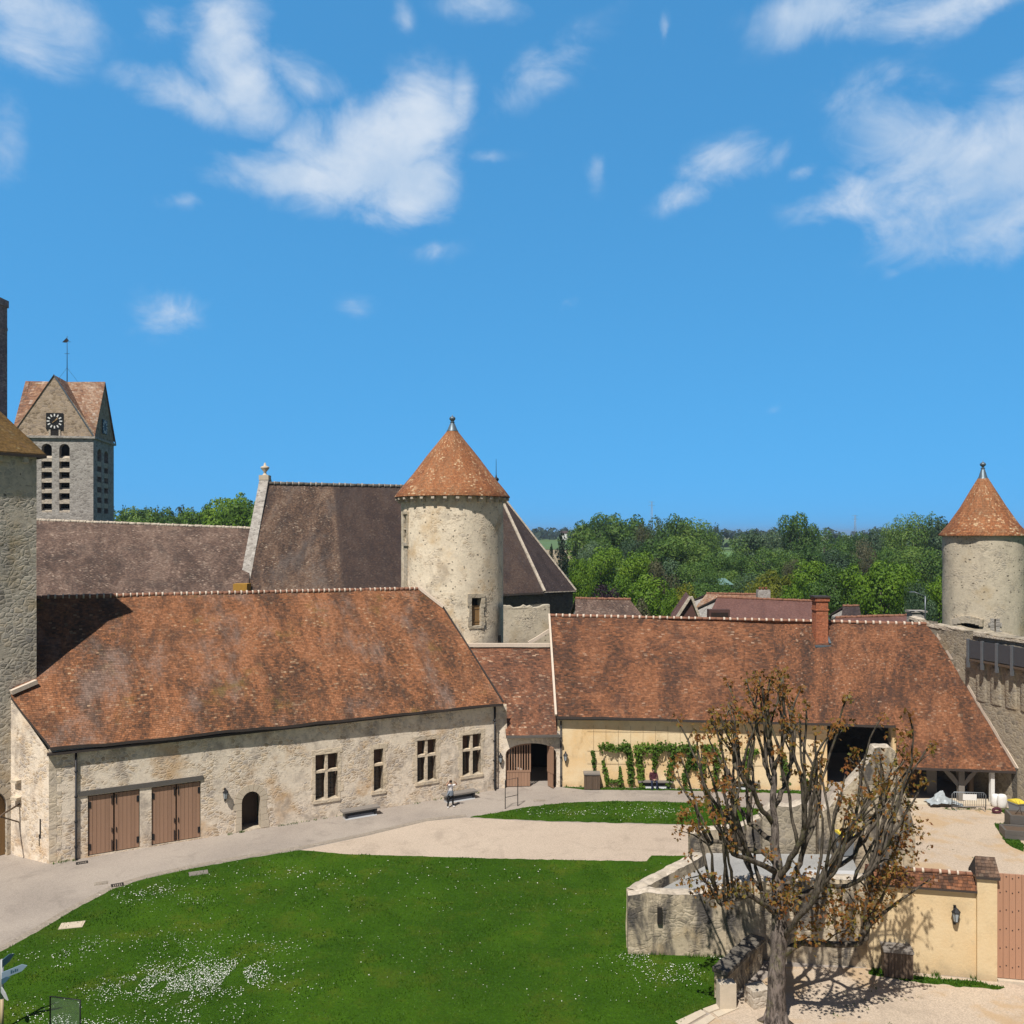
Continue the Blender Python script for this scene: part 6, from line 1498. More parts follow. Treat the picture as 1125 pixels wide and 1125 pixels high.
prof = [(.15, 1.06, .11), (.185, .98, .135), (.2, .88, .15), (.2, .76, .15)]
mb.grid([[V(r_ * math.cos(a), d_ * math.sin(a), z + .015 * math.sin(5 * a)) for a in [2 * math.pi * k / 24 for k in range(25)]] for r_, z, d_ in prof], 0, None, True)
mb.build('jacket', M['cl_grey'], wp)
mb = MB(); mb.tube([V(-.13, -.1, 1.0), V(-.24, -.08, .85), V(-.3, -.05, .7)], [.05, .045, .035], 8); mb.build('jacket_sleeve', M['cl_grey'], wp)
cm = thing('camera', 'small black camera held up by the standing visitor', 'camera', (p.x + .02, p.y - .31, 1.66))
o_ = V(p.x + .02, p.y - .31, 1.66); fr = frame(o_, (math.cos(.5), math.sin(.5), 0)); mb = MB(); mb.box(fr, -.075, .075, -.03, .03, -.045, .045); mb.box(fr, -.03, .03, -.03, .03, .045, .065); mb.build('camera_body', M['iron'], cm)
mb = MB(); mb.tube([fr(0, .03, 0), fr(0, .09, 0)], .035, 12); mb.build('lens', M['glass_dark'], cm)
# seated visitor
J = {'pelvis': (0, 0, .6), 'belly': (0, -.02, .74), 'chest': (0, -.05, .96), 'neck': (0, -.07, 1.1), 'jaw': (0, -.1, 1.15), 'head': (0, -.12, 1.225), 'crown': (0, -.1, 1.3),
     'shL': (-.2, -.04, 1.02), 'elL': (-.26, -.14, .76), 'wrL': (-.08, -.33, .7), 'shR': (.2, -.04, 1.02), 'elR': (.26, -.14, .76), 'wrR': (.08, -.33, .7),
     'hipL': (-.1, -.06, .6), 'knL': (-.17, -.46, .56), 'anL': (-.16, -.48, .1), 'toeL': (-.18, -.63, .05), 'hipR': (.1, -.06, .6), 'knR': (.17, -.46, .56), 'anR': (.17, -.44, .1), 'toeR': (.2, -.6, .05)}
rad = dict(rad); rad.update({'pelvis': (.16, .12), 'chest': (.18, .12), 'shL': .075, 'shR': .075, 'elL': .055, 'elR': .055})
def reg2(c):
    if c.z < .1: return 2
    if c.y < -.36 and c.z > .62 and abs(c.x) < .13: return 3
    if c.z > 1.09: return 3
    if c.z > .63 and c.y > -.4: return 0
    return 1
p = gnd(720, 866.5)
figure('person', 'visitor in dark jeans and a maroon top sitting on the bench by the barn', (p.x - .1, p.y + .22, -.04), .0, J, reg2, [M['cl_check'], M['cl_denim'], M['cl_black'], M['skin']], rad, (0, -1, -.35))

# ================================================================ THE POLLARDED TREE
TY = 29.5; tb = gnd(853, 1129)
tree = thing('pollarded_tree', 'pollarded chestnut with bare upright shoots and rust coloured young leaves, right foreground', 'tree', (tb.x, tb.y, 0))
rt = random.Random(21)
def tp3(px, py, dy): return at(px, py, TY + dy)
mb = MB()
trunk = [(853, 1138, 0, .52), (853, 1118, 0, .43), (853, 1085, 0, .39), (855, 1050, 0, .35), (856, 1020, .0, .33), (856, 990, .0, .3), (854, 965, .05, .25), (853, 940, .1, .2), (851, 910, .15, .17), (849, 880, .2, .14), (850, 850, .2, .12), (847, 832, .2, .1)]
P = [tp3(a, b, c) for a, b, c, d in trunk]
def knob(p, i): return p + V(rt.uniform(-.03, .03), rt.uniform(-.03, .03), 0) if 0 < i else p
def fine(P, R_, k=3, w=.02):
    Q = []; S = []
    for i in range(len(P) - 1):
        for j in range(k): Q.append(lerp(P[i], P[i + 1], j / k) + V(rt.gauss(0, w), rt.gauss(0, w), rt.gauss(0, w * .5))); S.append(lerp(R_[i], R_[i + 1], j / k) * rt.uniform(.94, 1.08))
    Q.append(P[-1]); S.append(R_[-1]); return Q, S
Q, S = fine(P, [d * .76 for *_, d in trunk], 3, .015); mb.tube(Q, S, 18)
for k in range(6):
    a = k * 1.05 + .3; b0 = tp3(853, 1128, 0); mb.tube([V(b0.x + .2 * math.cos(a), b0.y + .2 * math.sin(a), .75), V(b0.x + .38 * math.cos(a), b0.y + .38 * math.sin(a), .15), V(b0.x + .75 * math.cos(a), b0.y + .75 * math.sin(a), -.1)], [.1, .12, .06], 8)
mb.build('trunk', M['bark'], tree)
limbs = [
    [(856, 1050, .1, .2), (880, 1036, -.2, .17), (905, 1037, -.3, .15), (940, 1038, -.1, .14), (951, 1030, .0, .14), (954, 1005, .1, .12), (956, 970, .2, .1), (958, 935, .3, .09)],
    [(862, 1030, -.1, .15), (876, 1010, -.9, .13), (892, 992, -1.5, .11), (903, 975, -1.8, .1), (908, 950, -2.0, .08)],
    [(851, 1002, 0, .17), (838, 992, -.3, .14), (822, 983, -.6, .12), (806, 988, -.8, .1), (792, 993, -.9, .1), (786, 985, -.9, .12), (783, 965, -.9, .09)],
    [(852, 948, .1, .17), (838, 935, .3, .14), (818, 933, .5, .13), (800, 927, .6, .11), (785, 924, .7, .1), (778, 928, .7, .09)],
    [(852, 958, 0, .16), (838, 950, -.6, .13), (822, 944, -1.0, .11), (806, 938, -1.4, .1), (800, 925, -1.5, .09)],
    [(851, 925, .15, .15), (838, 917, .9, .12), (825, 905, 1.4, .11), (812, 888, 1.7, .1), (805, 870, 1.8, .09), (800, 845, 1.9, .08)],
    [(850, 905, .2, .14), (838, 890, -.2, .12), (826, 868, -.6, .11), (815, 852, -.8, .1), (806, 838, -.9, .09)],
    [(856, 985, 0, .18), (868, 968, .5, .15), (878, 948, .9, .13), (886, 925, 1.2, .12), (894, 900, 1.4, .1), (900, 875, 1.5, .09)],
    [(855, 968, .1, .17), (870, 945, -.6, .14), (880, 920, -1.0, .12), (885, 895, -1.3, .11), (888, 865, -1.4, .09)],
    [(858, 1000, 0, .18), (880, 985, .3, .16), (905, 972, .5, .14), (918, 955, .6, .13), (928, 930, .7, .12), (940, 905, .8, .1)],
    [(905, 972, .5, .13), (925, 975, -.3, .11), (945, 968, -.8, .1), (962, 950, -1.1, .09), (975, 930, -1.2, .08)],
    [(851, 885, .2, .13), (860, 865, .8, .11), (868, 848, 1.2, .1), (872, 830, 1.4, .09)],
    [(850, 862, .2, .13), (842, 845, .6, .1), (838, 828, .8, .09)],
    [(849, 845, .2, .12), (858, 825, -.1, .1), (864, 805, -.2, .08)],
    [(849, 838, .2, .13), (846, 822, .2, .12), (845, 812, .1, .08)],
    [(918, 955, .6, .11), (938, 940, 1.4, .1), (955, 915, 1.8, .09), (968, 890, 2.0, .08)],
    [(852, 1000, .2, .13), (840, 985, 1.2, .1), (828, 965, 1.8, .09), (818, 945, 2.1, .08)],
]
shoots = []; leafc = []
EC, ER = V(9.95, 29.5, 7.0), V(4.6, 3.8, 5.0)
def inside_env(p): q = p - EC; return abs(q.x / ER.x) ** 3.2 + abs(q.y / ER.y) ** 3 + abs(q.z / ER.z) ** 3.2 < 1
for li, L in enumerate(limbs):
    mb = MB(); P = [tp3(a, b, c) for a, b, c, d in L]; Q, S = fine(P, [d * .7 for *_, d in L], 3, .03); mb.tube(Q, S, 9)
    m_ = len(Q); cnt = 6 if li not in (11, 12, 13, 14) else 4
    for k in range(cnt):
        i = min(m_ - 1, int(m_ * (.35 + .65 * (k + rt.random()) / cnt))); b = Q[i]; out = (b - V(tb.x, TY, b.z)); out = out.normalized() if out.length > .05 else V(0, 0, 0)
        fo = (b - V(tb.x, TY, 3.2)); fo = fo.normalized(); d = (V(0, 0, rt.uniform(.45, 1.0)) + fo * rt.uniform(.45, 1.0) + V(rt.gauss(0, .16), rt.gauss(0, .2), 0)).normalized()
        # length up to the crown's envelope
        Lm = .5
        while inside_env(b + d * Lm) and Lm < 5.4: Lm += .2
        Lm *= rt.uniform(.6, 1.0); 
        if Lm < .5: Lm = rt.uniform(.5, 1.0)
        r0 = min(S[i] * .8, .036 + .012 * Lm); pts = [b]; dd = d.copy(); n = max(4, int(Lm / .4)); cur = b
        for q in range(n):
            dd = (dd + V(rt.gauss(0, .14), rt.gauss(0, .14), .08)).normalized(); cur = cur + dd * Lm / n; pts.append(cur)
        mb.tube(pts, [lerp(r0, .024, (q / n) ** .9) * rt.uniform(.85, 1.22) for q in range(n + 1)], 6)
        leafc.append((pts[-1], .24, rt.choice((10, 14, 18, 26))))
        if rt.random() < .2: leafc.append((pts[-2], .24, 5))
        if rt.random() < .45: leafc.append((pts[rt.randrange(1, n)], .16, 6))
        for q in range(rt.choice((0, 1, 1, 2))):
            j = rt.randrange(n // 2, n); sdv = V(rt.gauss(0, 1), rt.gauss(0, 1), .5).normalized(); e_ = pts[j] + (sdv * .5 + dd * .4) * rt.uniform(.4, 1.0); mb.tube([pts[j], lerp(pts[j], e_, .5) + V(0, 0, .04), e_], [.02, .015, .009], 5); leafc.append((e_, .24, 8))
    mb.build('limb', M['twig'] if li else M['twig'], tree)
# low leafy sprouts round the trunk and on the side limbs
for px, py, dy, r_, n in ((850, 980, -.4, .5, 30), (868, 985, -.7, .5, 34), (880, 962, -.8, .45, 24), (905, 1000, -1.2, .6, 40), (925, 1005, -1.2, .6, 40), (915, 985, -1.4, .5, 30), (940, 995, -1.0, .6, 40), (955, 985, -.6, .5, 36), (895, 1030, -.8, .4, 20), (930, 1022, -.8, .4, 22), (880, 1020, -.9, .35, 16), (970, 965, -.8, .6, 44), (982, 945, -.8, .6, 40), (990, 915, -.6, .55, 36), (1000, 935, -.5, .5, 30), (1006, 905, -.3, .4, 22), (960, 1000, -.4, .4, 24),
                          (800, 978, -.9, .4, 24), (815, 976, -.8, .4, 22), (770, 968, -1.0, .35, 20), (785, 975, -1, .35, 20), (753, 966, -1, .25, 12), (845, 940, -.5, .3, 16), (858, 1000, -.45, .3, 14), (975, 985, -.4, .4, 24), (990, 965, -.5, .4, 24), (985, 870, 0, .4, 22), (1000, 880, 0, .35, 18), (990, 810, .4, .4, 26), (994, 830, .4, .35, 20), (752, 895, .2, .3, 18), (745, 912, .2, .28, 14), (765, 905, .1, .3, 14), (780, 985, -.9, .3, 14), (905, 960, -1, .4, 22)):
    c = tp3(px, py, dy); leafc.append((c, r_ * 1.05, int(n * 1.9)))
for c, r_, n in leafc[-36:]:
    near = min((tp3(a, b, cc_) for L in limbs for a, b, cc_, d in L), key=lambda q: (q - c).length); mb = MB(); mb.tube([near, lerp(near, c, .5) + V(0, 0, .1), c], [.034, .025, .012], 6); mb.build('side_shoot', M['twig'], tree)
vs = []; fs = []
for c, r_, n in leafc:
    for _ in range(n):
        q = c + V(rt.gauss(0, r_ * .5), rt.gauss(0, r_ * .5), rt.gauss(0, r_ * .5)); s_ = rt.uniform(.04, .085)
        # a drooping, five-fingered young leaf: three narrow blades
        nrm = V(rt.gauss(0, .7), rt.gauss(-.3, .7), rt.gauss(.6, .5)).normalized(); t1_ = nrm.orthogonal().normalized(); t2_ = nrm.cross(t1_); a0 = rt.uniform(0, 6.28)
        for k in (-1, 0, 1):
            a = a0 + k * .75; d = t1_ * math.cos(a) + t2_ * math.sin(a) - V(0, 0, .25); w_ = nrm.cross(d).normalized() * s_ * .42; L_ = s_ * (2.0 if k == 0 else 1.6); i = len(vs)
            vs += [tuple(q), tuple(q + d * L_ * .6 + w_), tuple(q + d * L_), tuple(q + d * L_ * .6 - w_)]; fs.append((i, i + 1, i + 2, i + 3))
tl = raw_mesh('leaves', [(a - tb.x, b - tb.y, c) for a, b, c in vs], fs, M['leaf_young'], parent=tree)

# ================================================================ TREES BEYOND THE WALLS
def crown_mesh(name, seed, lobes, n, ls, conifer=False, flat=1.0):
    """unit-height crown: leaf faces spread over and inside overlapping lobes"""
    rr_ = random.Random(seed); L = []
    if conifer:
        for i in range(26):
            z = .06 + .92 * i / 25; rad = (.3 * (1 - z) ** .8 + .03) * rr_.uniform(.7, 1.15); a = rr_.uniform(0, 6.28); L.append((V(math.cos(a) * rad * .5, math.sin(a) * rad * .5, z), V(rad, rad, .06)))
    else:
        for i in range(lobes):
            t_ = rr_.random(); z = rr_.uniform(.28, .84); m = math.sin(math.pi * (z - .1) / .95) ** .8 * .3; a = rr_.uniform(0, 6.28); rad = rr_.uniform(.1, .2)
            L.append((V(math.cos(a) * m * math.sqrt(t_) * 1.1, math.sin(a) * m * math.sqrt(t_) * 1.1, z), V(rad, rad, rad * .85 * flat)))
        L.append((V(0, 0, .58), V(.24, .24, .3))); L.append((V(.03, .02, .84), V(.12, .12, .13)))
    wts = [l[1].x * l[1].z for l in L]; vs = []; fs = []
    for _ in range(n):
        c, r_ = rr_.choices(L, wts)[0]; d = V(rr_.gauss(0, 1), rr_.gauss(0, 1), rr_.gauss(.15, 1)).normalized(); k = rr_.uniform(.78, 1.05) if rr_.random() > .03 else rr_.uniform(1.05, 1.15)
        p = c + V(d.x * r_.x, d.y * r_.y, d.z * r_.z) * k; nr = (d + V(rr_.gauss(0, .28), rr_.gauss(0, .28), rr_.gauss(.12, .28))).normalized(); t1_ = nr.orthogonal().normalized(); t2_ = nr.cross(t1_); a = rr_.uniform(0, 6.28)
        u = (t1_ * math.cos(a) + t2_ * math.sin(a)); w_ = nr.cross(u); s_ = ls * rr_.uniform(.6, 1.3); i = len(vs)
        vs += [tuple(p - u * s_), tuple(p - w_ * s_ * .6 + nr * s_ * .15), tuple(p + u * s_), tuple(p + w_ * s_ * .6 - nr * s_ * .1)]; fs.append((i, i + 1, i + 2, i + 3))
    me = bpy.data.meshes.new(name); me.from_pydata(vs, [], fs); return me
def trunk_mesh(seed):
    rr_ = random.Random(seed); mb = MB(); mb.tube([V(0, 0, -.02), V(.005, 0, .2), V(0, .005, .45), V(.01, 0, .75)], [.03, .022, .017, .006], 8)
    for k in range(6): a = k * 1.05; z = .2 + .07 * k; mb.tube([V(0, 0, z), V(.1 * math.cos(a), .1 * math.sin(a), z + .1), V(.2 * math.cos(a), .2 * math.sin(a), z + .2)], [.012, .008, .003], 5)
    o = mb.build('trunk', M['bark_far']); me = o.data; bpy.data.objects.remove(o); return me
TRK = [trunk_mesh(i) for i in range(2)]
CR = {}
def crown_for(kind, mat, var):
    key = (kind, mat, var)
    if key not in CR:
        if kind == 'round': me = crown_mesh('crown', 10 + var, 15, 5600, .0175)
        elif kind == 'tall': me = crown_mesh('crown', 40 + var, 24, 5600, .0145)
        elif kind == 'conifer': me = crown_mesh('crown', 70 + var, 0, 6500, .015, True)
        elif kind == 'bush': me = crown_mesh('crown', 90 + var, 16, 3600, .022)
        elif kind == 'far': me = crown_mesh('crown', 110 + var, 14, 1100, .03)
        me.materials.append(M[mat]); CR[key] = me
    return CR[key]
bt = random.Random(77)
def tree_at(px, ytop, Y, wpx, kind, mat, name, label, cat='tree', group=None, var=None, base=None):
    x = (px - CX) / F * Y; zb = (hill(x, Y) if Y > 260 else 0) if base is None else base; zt = H - (ytop - HY) / F * Y; h = max(2, zt - zb); wd = wpx / F * Y
    r = thing(name, label, cat, (x, Y, zb), bt.uniform(0, 6.28), group); kw = {'round': .84, 'tall': .8, 'conifer': .6, 'bush': .84, 'far': .84}[kind]
    ws = (1.28 if kind in ('round', 'tall') else 1.0) * bt.uniform(.9, 1.15); r.scale = (wd / kw * ws, wd / kw * ws, h / .98)
    v = bt.randrange(3) if var is None else var
    c = bpy.data.objects.new('crown', crown_for(kind, mat, v)); COL.objects.link(c); c.parent = r
    if kind != 'far':
        t_ = bpy.data.objects.new('trunk', TRK[v % 2]); COL.objects.link(t_); t_.parent = r
    return r
LG = 'tall dark tree in the big wood left of centre on the skyline'
# the rounded wood (skyline 630-790)
for px, yt, Y, w_ in ((640, 575, 235, 40), (655, 566, 240, 44), (676, 563, 245, 46), (700, 564, 250, 46), (722, 566, 250, 44), (742, 563, 245, 46), (762, 568, 240, 42), (774, 572, 235, 34), (665, 585, 215, 40), (690, 588, 210, 44), (715, 590, 205, 44), (740, 588, 205, 44), (765, 595, 205, 40), (650, 592, 205, 34), (782, 605, 195, 32), (700, 610, 180, 44), (735, 612, 175, 44), (762, 615, 172, 40), (778, 622, 165, 30)):
    m = bt.choice(['leaf_wood', 'leaf_wood', 'leaf_wood', 'leaf_blue']); tree_at(px, yt, Y, w_, bt.choice(('tall', 'round', 'round')), m, 'woodland_tree', 'tall broad-leaved tree in the rounded wood left of centre on the skyline', group='trees of the rounded wood beyond the barn')
# wood on the right skyline
for px, yt, Y, w_ in ((818, 586, 260, 36), (826, 580, 260, 40), (848, 578, 255, 40), (905, 580, 270, 38), (925, 584, 280, 30), (945, 583, 270, 34), (962, 580, 262, 32), (985, 568, 250, 36), (1003, 562, 245, 36), (1022, 562, 245, 40), (1036, 566, 240, 36), (1052, 572, 235, 36), (1072, 574, 235, 40), (1095, 576, 235, 40), (1118, 578, 235, 40), (1140, 580, 235, 40), (815, 605, 215, 40), (840, 600, 215, 44), (865, 603, 215, 40), (890, 600, 215, 40), (915, 602, 215, 40), (935, 605, 215, 34), (975, 600, 205, 40), (1000, 598, 205, 40), (1022, 600, 200, 36), (804, 626, 180, 34), (825, 628, 172, 40), (1130, 600, 200, 44), (1108, 610, 190, 40)):
    m = bt.choice(['leaf_wood', 'leaf_wood', 'leaf_blue', 'leaf_blue', 'leaf_wood']); tree_at(px, yt, Y, w_, bt.choice(('tall', 'round')), m, 'woodland_tree', 'tall grey green tree in the long wood on the right skyline', group='trees of the long wood on the right')
tree_at(877, 563, 245, 36, 'round', 'leaf_wood', 'woodland_tree', 'single round tree standing above the right skyline wood')
tree_at(787, 573, 420, 20, 'far', 'leaf_far', 'woodland_tree', 'far blue green tree rising between the two woods')
for px, yt, Y, w_ in ((948, 590, 215, 22), (955, 600, 210, 18), (706, 574, 232, 20), (870, 612, 190, 20)):
    tree_at(px, yt, Y, w_, 'tall', 'leaf_brown', 'woodland_tree', 'thin brownish barely leafed tree among the green wood', group='barely leafed trees in the woods')
# nearer trees of the village
for px, yt, Y, w_, k, m, lab in (
    (617, 588, 150, 30, 'conifer', 'leaf_pine', 'dark broad conifer right beside the church apse'), (632, 598, 148, 16, 'conifer', 'leaf_pine', 'slim dark conifer behind the broad conifer by the apse'), (606, 602, 155, 22, 'conifer', 'leaf_pine', 'shorter dark conifer half hidden by the apse roof'),
    (660, 600, 170, 40, 'round', 'leaf_bright', 'pale green round tree behind the plum coloured bush'), (640, 612, 140, 30, 'round', 'leaf_bright', 'fresh green tree between the conifers and the plum bush'), (695, 605, 150, 46, 'round', 'leaf_bright', 'broad fresh green tree above the village roof'), (722, 612, 148, 36, 'round', 'leaf_brown', 'olive brown tree at the edge of the fresh green trees'), (710, 628, 125, 50, 'round', 'leaf_bright', 'bright green tree nearest the barn ridge, left of the big village roof'), (680, 630, 130, 40, 'round', 'leaf_bright', 'bright green tree directly behind the plum bush'), (665, 640, 112, 36, 'bush', 'leaf_plum', 'dark plum leaved bush beside the apse and village roof'), (622, 640, 120, 26, 'bush', 'leaf_bright', 'small green bush at the foot of the conifers'), (706, 656, 105, 34, 'bush', 'leaf_brown', 'reddish brown bush between two village roofs'), (738, 645, 112, 30, 'bush', 'leaf_bright', 'green bush left of the stone village gable'), (752, 640, 140, 26, 'bush', 'leaf_yellow', 'yellow green bush on the slope left of the village gable'),
    (775, 640, 150, 34, 'round', 'leaf_wood', 'dark green tree just below the teal glasshouse'), (800, 640, 150, 36, 'round', 'leaf_wood', 'dark green tree right of the teal glasshouse'), (850, 625, 150, 44, 'round', 'leaf_yellow', 'yellow green tree left half of the yellow pair behind the village chimney'), (835, 640, 130, 40, 'round', 'leaf_yellow', 'yellow green tree directly behind the village chimney'), (872, 640, 125, 34, 'bush', 'leaf_bright', 'flowering green bush right of the village chimney'), (895, 615, 140, 46, 'round', 'leaf_bright', 'green tree behind the brick chimney, left side'), (912, 618, 125, 40, 'round', 'leaf_wood', 'dark green tree right behind the brick chimney'), (940, 618, 125, 46, 'round', 'leaf_bright', 'bright chestnut tree right of the brick chimney'), (968, 616, 118, 52, 'round', 'leaf_bright', 'largest bright green tree between the chimney and the small round tower'), (998, 618, 125, 40, 'round', 'leaf_bright', 'bright green tree left of the grey shrub by the small tower'), (1012, 635, 110, 30, 'round', 'leaf_blue', 'grey green tree close left of the small round tower'), (1032, 632, 118, 36, 'round', 'leaf_bright', 'green tree touching the left side of the small round tower'), (1128, 630, 118, 40, 'round', 'leaf_bright', 'green tree right of the small round tower at the picture edge'), (1004, 648, 95, 22, 'bush', 'leaf_blue', 'grey shrub just behind the end of the barn ridge')):
    tree_at(px, yt, Y, w_, k, m, 'village_tree' if k != 'bush' else 'shrub', lab, 'tree' if k != 'bush' else 'bush')
# trees behind the nave
for px, yt, Y, w_ in ((268, 540, 210, 60), (248, 546, 205, 60), (230, 555, 200, 52), (288, 542, 215, 60), (258, 552, 195, 60), (276, 550, 195, 60)):
    tree_at(px, yt, Y, w_, 'round', 'leaf_bright', 'woodland_tree', 'bright green tree between the belfry and the church gable', group='bright trees behind the nave')
for px, yt, Y, w_ in ((133, 560, 190, 52), (150, 563, 190, 52), (170, 562, 195, 52), (190, 561, 195, 52), (208, 561, 200, 52), (222, 562, 200, 48), (115, 562, 190, 52), (142, 558, 230, 50), (165, 557, 230, 50), (185, 556, 235, 50), (204, 557, 235, 50)):
    tree_at(px, yt, Y, w_, 'round', 'leaf_wood', 'woodland_tree', 'dark green tree low behind the nave roof, right of the belfry', group='dark trees behind the nave')
for k in range(9):
    tree_at(122 + k * 13, 554 + bt.uniform(-2, 2), 420, 22, 'far', 'leaf_far', 'woodland_tree', 'far bluish tree on the ridge behind the belfry', group='far trees behind the belfry')
# far tree lines on the horizon: one mass
vs = []; fs = []; rr_ = random.Random(4)
for x0, x1, Y, hh, n in ((-1500, 1500, 1300, 14, 260), (-1400, 1600, 1750, 16, 240), (20, 110, 1150, 15, 22), (-600, -350, 700, 16, 40), (150, 420, 800, 12, 40)):
    for _ in range(n):
        cx_ = rr_.uniform(x0, x1); cy_ = Y + rr_.uniform(-60, 60)
        if noise.noise(V(cx_ * .004, Y, 0)) < -.25: continue
        h = hh * rr_.uniform(.5, 1.15) * (1 + .5 * noise.noise(V(cx_ * .01, 0, Y))); rd = rr_.uniform(5, 9); zb = hill(cx_, cy_)
        for _ in range(34):
            d = V(rr_.gauss(0, 1), rr_.gauss(0, 1), rr_.gauss(0, 1)).normalized(); p = V(cx_ + d.x * rd, cy_ + d.y * rd, zb + h * .52 + d.z * h * .5); s_ = rr_.uniform(1.6, 3.2); t1_ = V(rr_.gauss(0, 1), rr_.gauss(0, 1), rr_.gauss(0, 1)).normalized(); t2_ = d.cross(t1_).normalized(); i = len(vs)
            vs += [tuple(p - t1_ * s_), tuple(p - t2_ * s_), tuple(p + t1_ * s_), tuple(p + t2_ * s_)]; fs.append((i, i + 1, i + 2, i + 3))
tag(raw_mesh('far_wood', vs, fs, M['leaf_far']), 'distant bluish tree lines along the horizon', 'wood', kind='stuff')
# ================================================================ VILLAGE
def house(name, label, pts_lo, pts_hi, mat, wallmat='belfry_wall', hipdx=0, base=0, extra=None):
    a, b = pts_lo; c, d = pts_hi; r = thing(name, label, 'house', (a.x, a.y, 0)); mb = MB(); patch(mb, [a, b], [c, d], 14, 6, .15, .05, 0, 3)
    bk_ = [a + V(0, 2 * (c.y - a.y), 0), b + V(0, 2 * (d.y - b.y), 0)]; patch(mb, bk_, [c, d], 8, 3, .15, .03, 0, 3)
    mb.build('roof', [M[mat], M['edge']], r); mb = MB(); A, B, Cc, D = V(a.x + .3, a.y + .3, 0), V(b.x - .3, b.y + .3, 0), V(b.x - .3, bk_[1].y - .3, 0), V(a.x + .3, bk_[0].y - .3, 0)
    for p_, q_ in ((A, B), (B, Cc), (Cc, D), (D, A)): mb.face([p_, q_, V(q_.x, q_.y, a.z), V(p_.x, p_.y, a.z)])
    mb.face([V(A.x, A.y, a.z), V(D.x, D.y, a.z), V(c.x + .3, c.y, c.z - .2)]); mb.face([V(B.x, B.y, b.z), V(Cc.x, Cc.y, b.z), V(d.x - .3, d.y, d.z - .2)])
    mb.build('wall', M[wallmat], r); mb = MB(); ridge(mb, [c + V(0, 0, .05), d + V(0, 0, .05)], .14, .5); mb.build('ridge_tiles', [M['ridge'], M['ridge']], r); return r
r = house('village_house', 'brown mottled village roof right of the church apse', (at(632, 682, 80), at(712, 684, 80)), (at(632, 658, 84), at(692, 659, 84)), 'roof_nave')
r = house('village_house', 'long smooth plum coloured village roof behind the brick chimney', (at(772, 690, 86), at(905, 694, 84)), (at(788, 656.5, 92), at(900, 661, 90)), 'roof_plum')
hb = at(848, 655, 93); HFm = frame((hb.x - 1.3, 93, 0), (1, 0, 0)); mb = MB(); mb.box(HFm, -.2, 1.15, -.7, 0, 8.5, 10.9); chv = mb.build('chimney', M['belfry_wall'], r); chv.parent = r; chv.location = OFF[chv.name] - OFF[r.name]
for k in range(3): mb = MB(); mb.tube([HFm(.1 + k * .35, -.35, 10.9), HFm(.1 + k * .35, -.35, 11.2)], .12, 8); o = mb.build('chimney_pot', M['brick'], r)
mb = MB(); sk_ = at(790, 677, 87.3); mb.box(frame((sk_.x, sk_.y, 0), (1, 0, 0)), -1.1, 1.0, -.6, .4, sk_.z - .6, sk_.z + .7); mb.build('dormer', M['roof_plum'], r)
mb = MB(); mb.box(frame((sk_.x, sk_.y, 0), (1, 0, 0)), -.9, .8, .4, .46, sk_.z - .5, sk_.z + .4); mb.build('dormer_window', M['glass_dark'], r)
# stone gable house in front of it
ga0, ga1, gap = at(742, 684, 82), at(768, 684, 82), at(756, 657, 83)
r = thing('village_house', 'small village house with a brick coloured pointed gable left of the plum roof', 'house', (ga0.x, 82, 0)); mb = MB(); mb.face([V(ga0.x, 82, 0), V(ga1.x, 82, 0), ga1, gap + V(0, -1, 0), ga0]); mb.build('gable', M['roof_village'], r)
mb = MB(); patch(mb, [ga0 + V(-.2, 0, 0), ga0 + V(1.2, 9, 0)], [gap + V(0, -1.1, .1), gap + V(1.4, 8, .1)], 6, 6, .12, .03, 0, 4); patch(mb, [ga1 + V(.2, 0, 0), ga1 + V(1.5, 9, 0)], [gap + V(0, -1.1, .1), gap + V(1.4, 8, .1)], 6, 6, .12, .03, 0, 4); mb.build('roof', [M['roof_village'], M['coping_stone']], r)
mb = MB(); strip(mb, [ga0 + V(-.1, -.1, .1), gap + V(0, -1.2, .2), ga1 + V(.1, -.1, .1)], .35, .16); mb.build('verge', M['coping_stone'], r)
r = house('village_house', 'pale orange village roof ridge just behind the plum roof', (at(760, 672, 97), at(842, 672, 97)), (at(776, 652.5, 101), at(838, 653.5, 101)), 'roof_belfry')
r = house('village_house', 'low brown village roof between the brick chimney and the small tower', (at(905, 700, 76), at(1012, 700, 76)), (at(918, 679, 81), at(1012, 676, 81)), 'roof_plum')
r = house('village_house', 'tiny dark roofed shed among the trees right of the brick chimney', (at(924, 680, 96), at(947, 680, 96)), (at(926, 666, 98), at(944, 666, 98)), 'roof_apse')
ch_ = thing('chimney_stack', 'small white chimney stack behind the right end of the barn ridge', 'chimney', at(1003, 680, 82)); o_ = at(1003, 680, 82); OFF[ch_.name] = o_; mb = MB(); mb.box(frame((o_.x, o_.y, 0), (1, 0, 0)), -.35, .35, -.35, .35, o_.z - 2, o_.z + .55); mb.build('stack', M['white'], ch_); mb = MB(); mb.box(frame((o_.x, o_.y, 0), (1, 0, 0)), -.42, .42, -.42, .42, o_.z + .55, o_.z + .68); mb.build('cap', M['coping_stone'], ch_)
o_ = at(1010, 690, 72); mb = MB(); fr = frame((o_.x, o_.y, 0), (1, 0, 0)); mb.box(fr, -.6, .55, -1, 0, 4, H - (673 - HY) / F * 72); mb.box(fr, -.7, .65, -1.1, .1, H - (673 - HY) / F * 72, H - (673 - HY) / F * 72 + .14)
tag(mb.build('wall_pier', M['belfry_wall'], loc=(o_.x, o_.y, 4)), 'short grey stone pier where the barn ridge meets the curtain wall', 'pier')
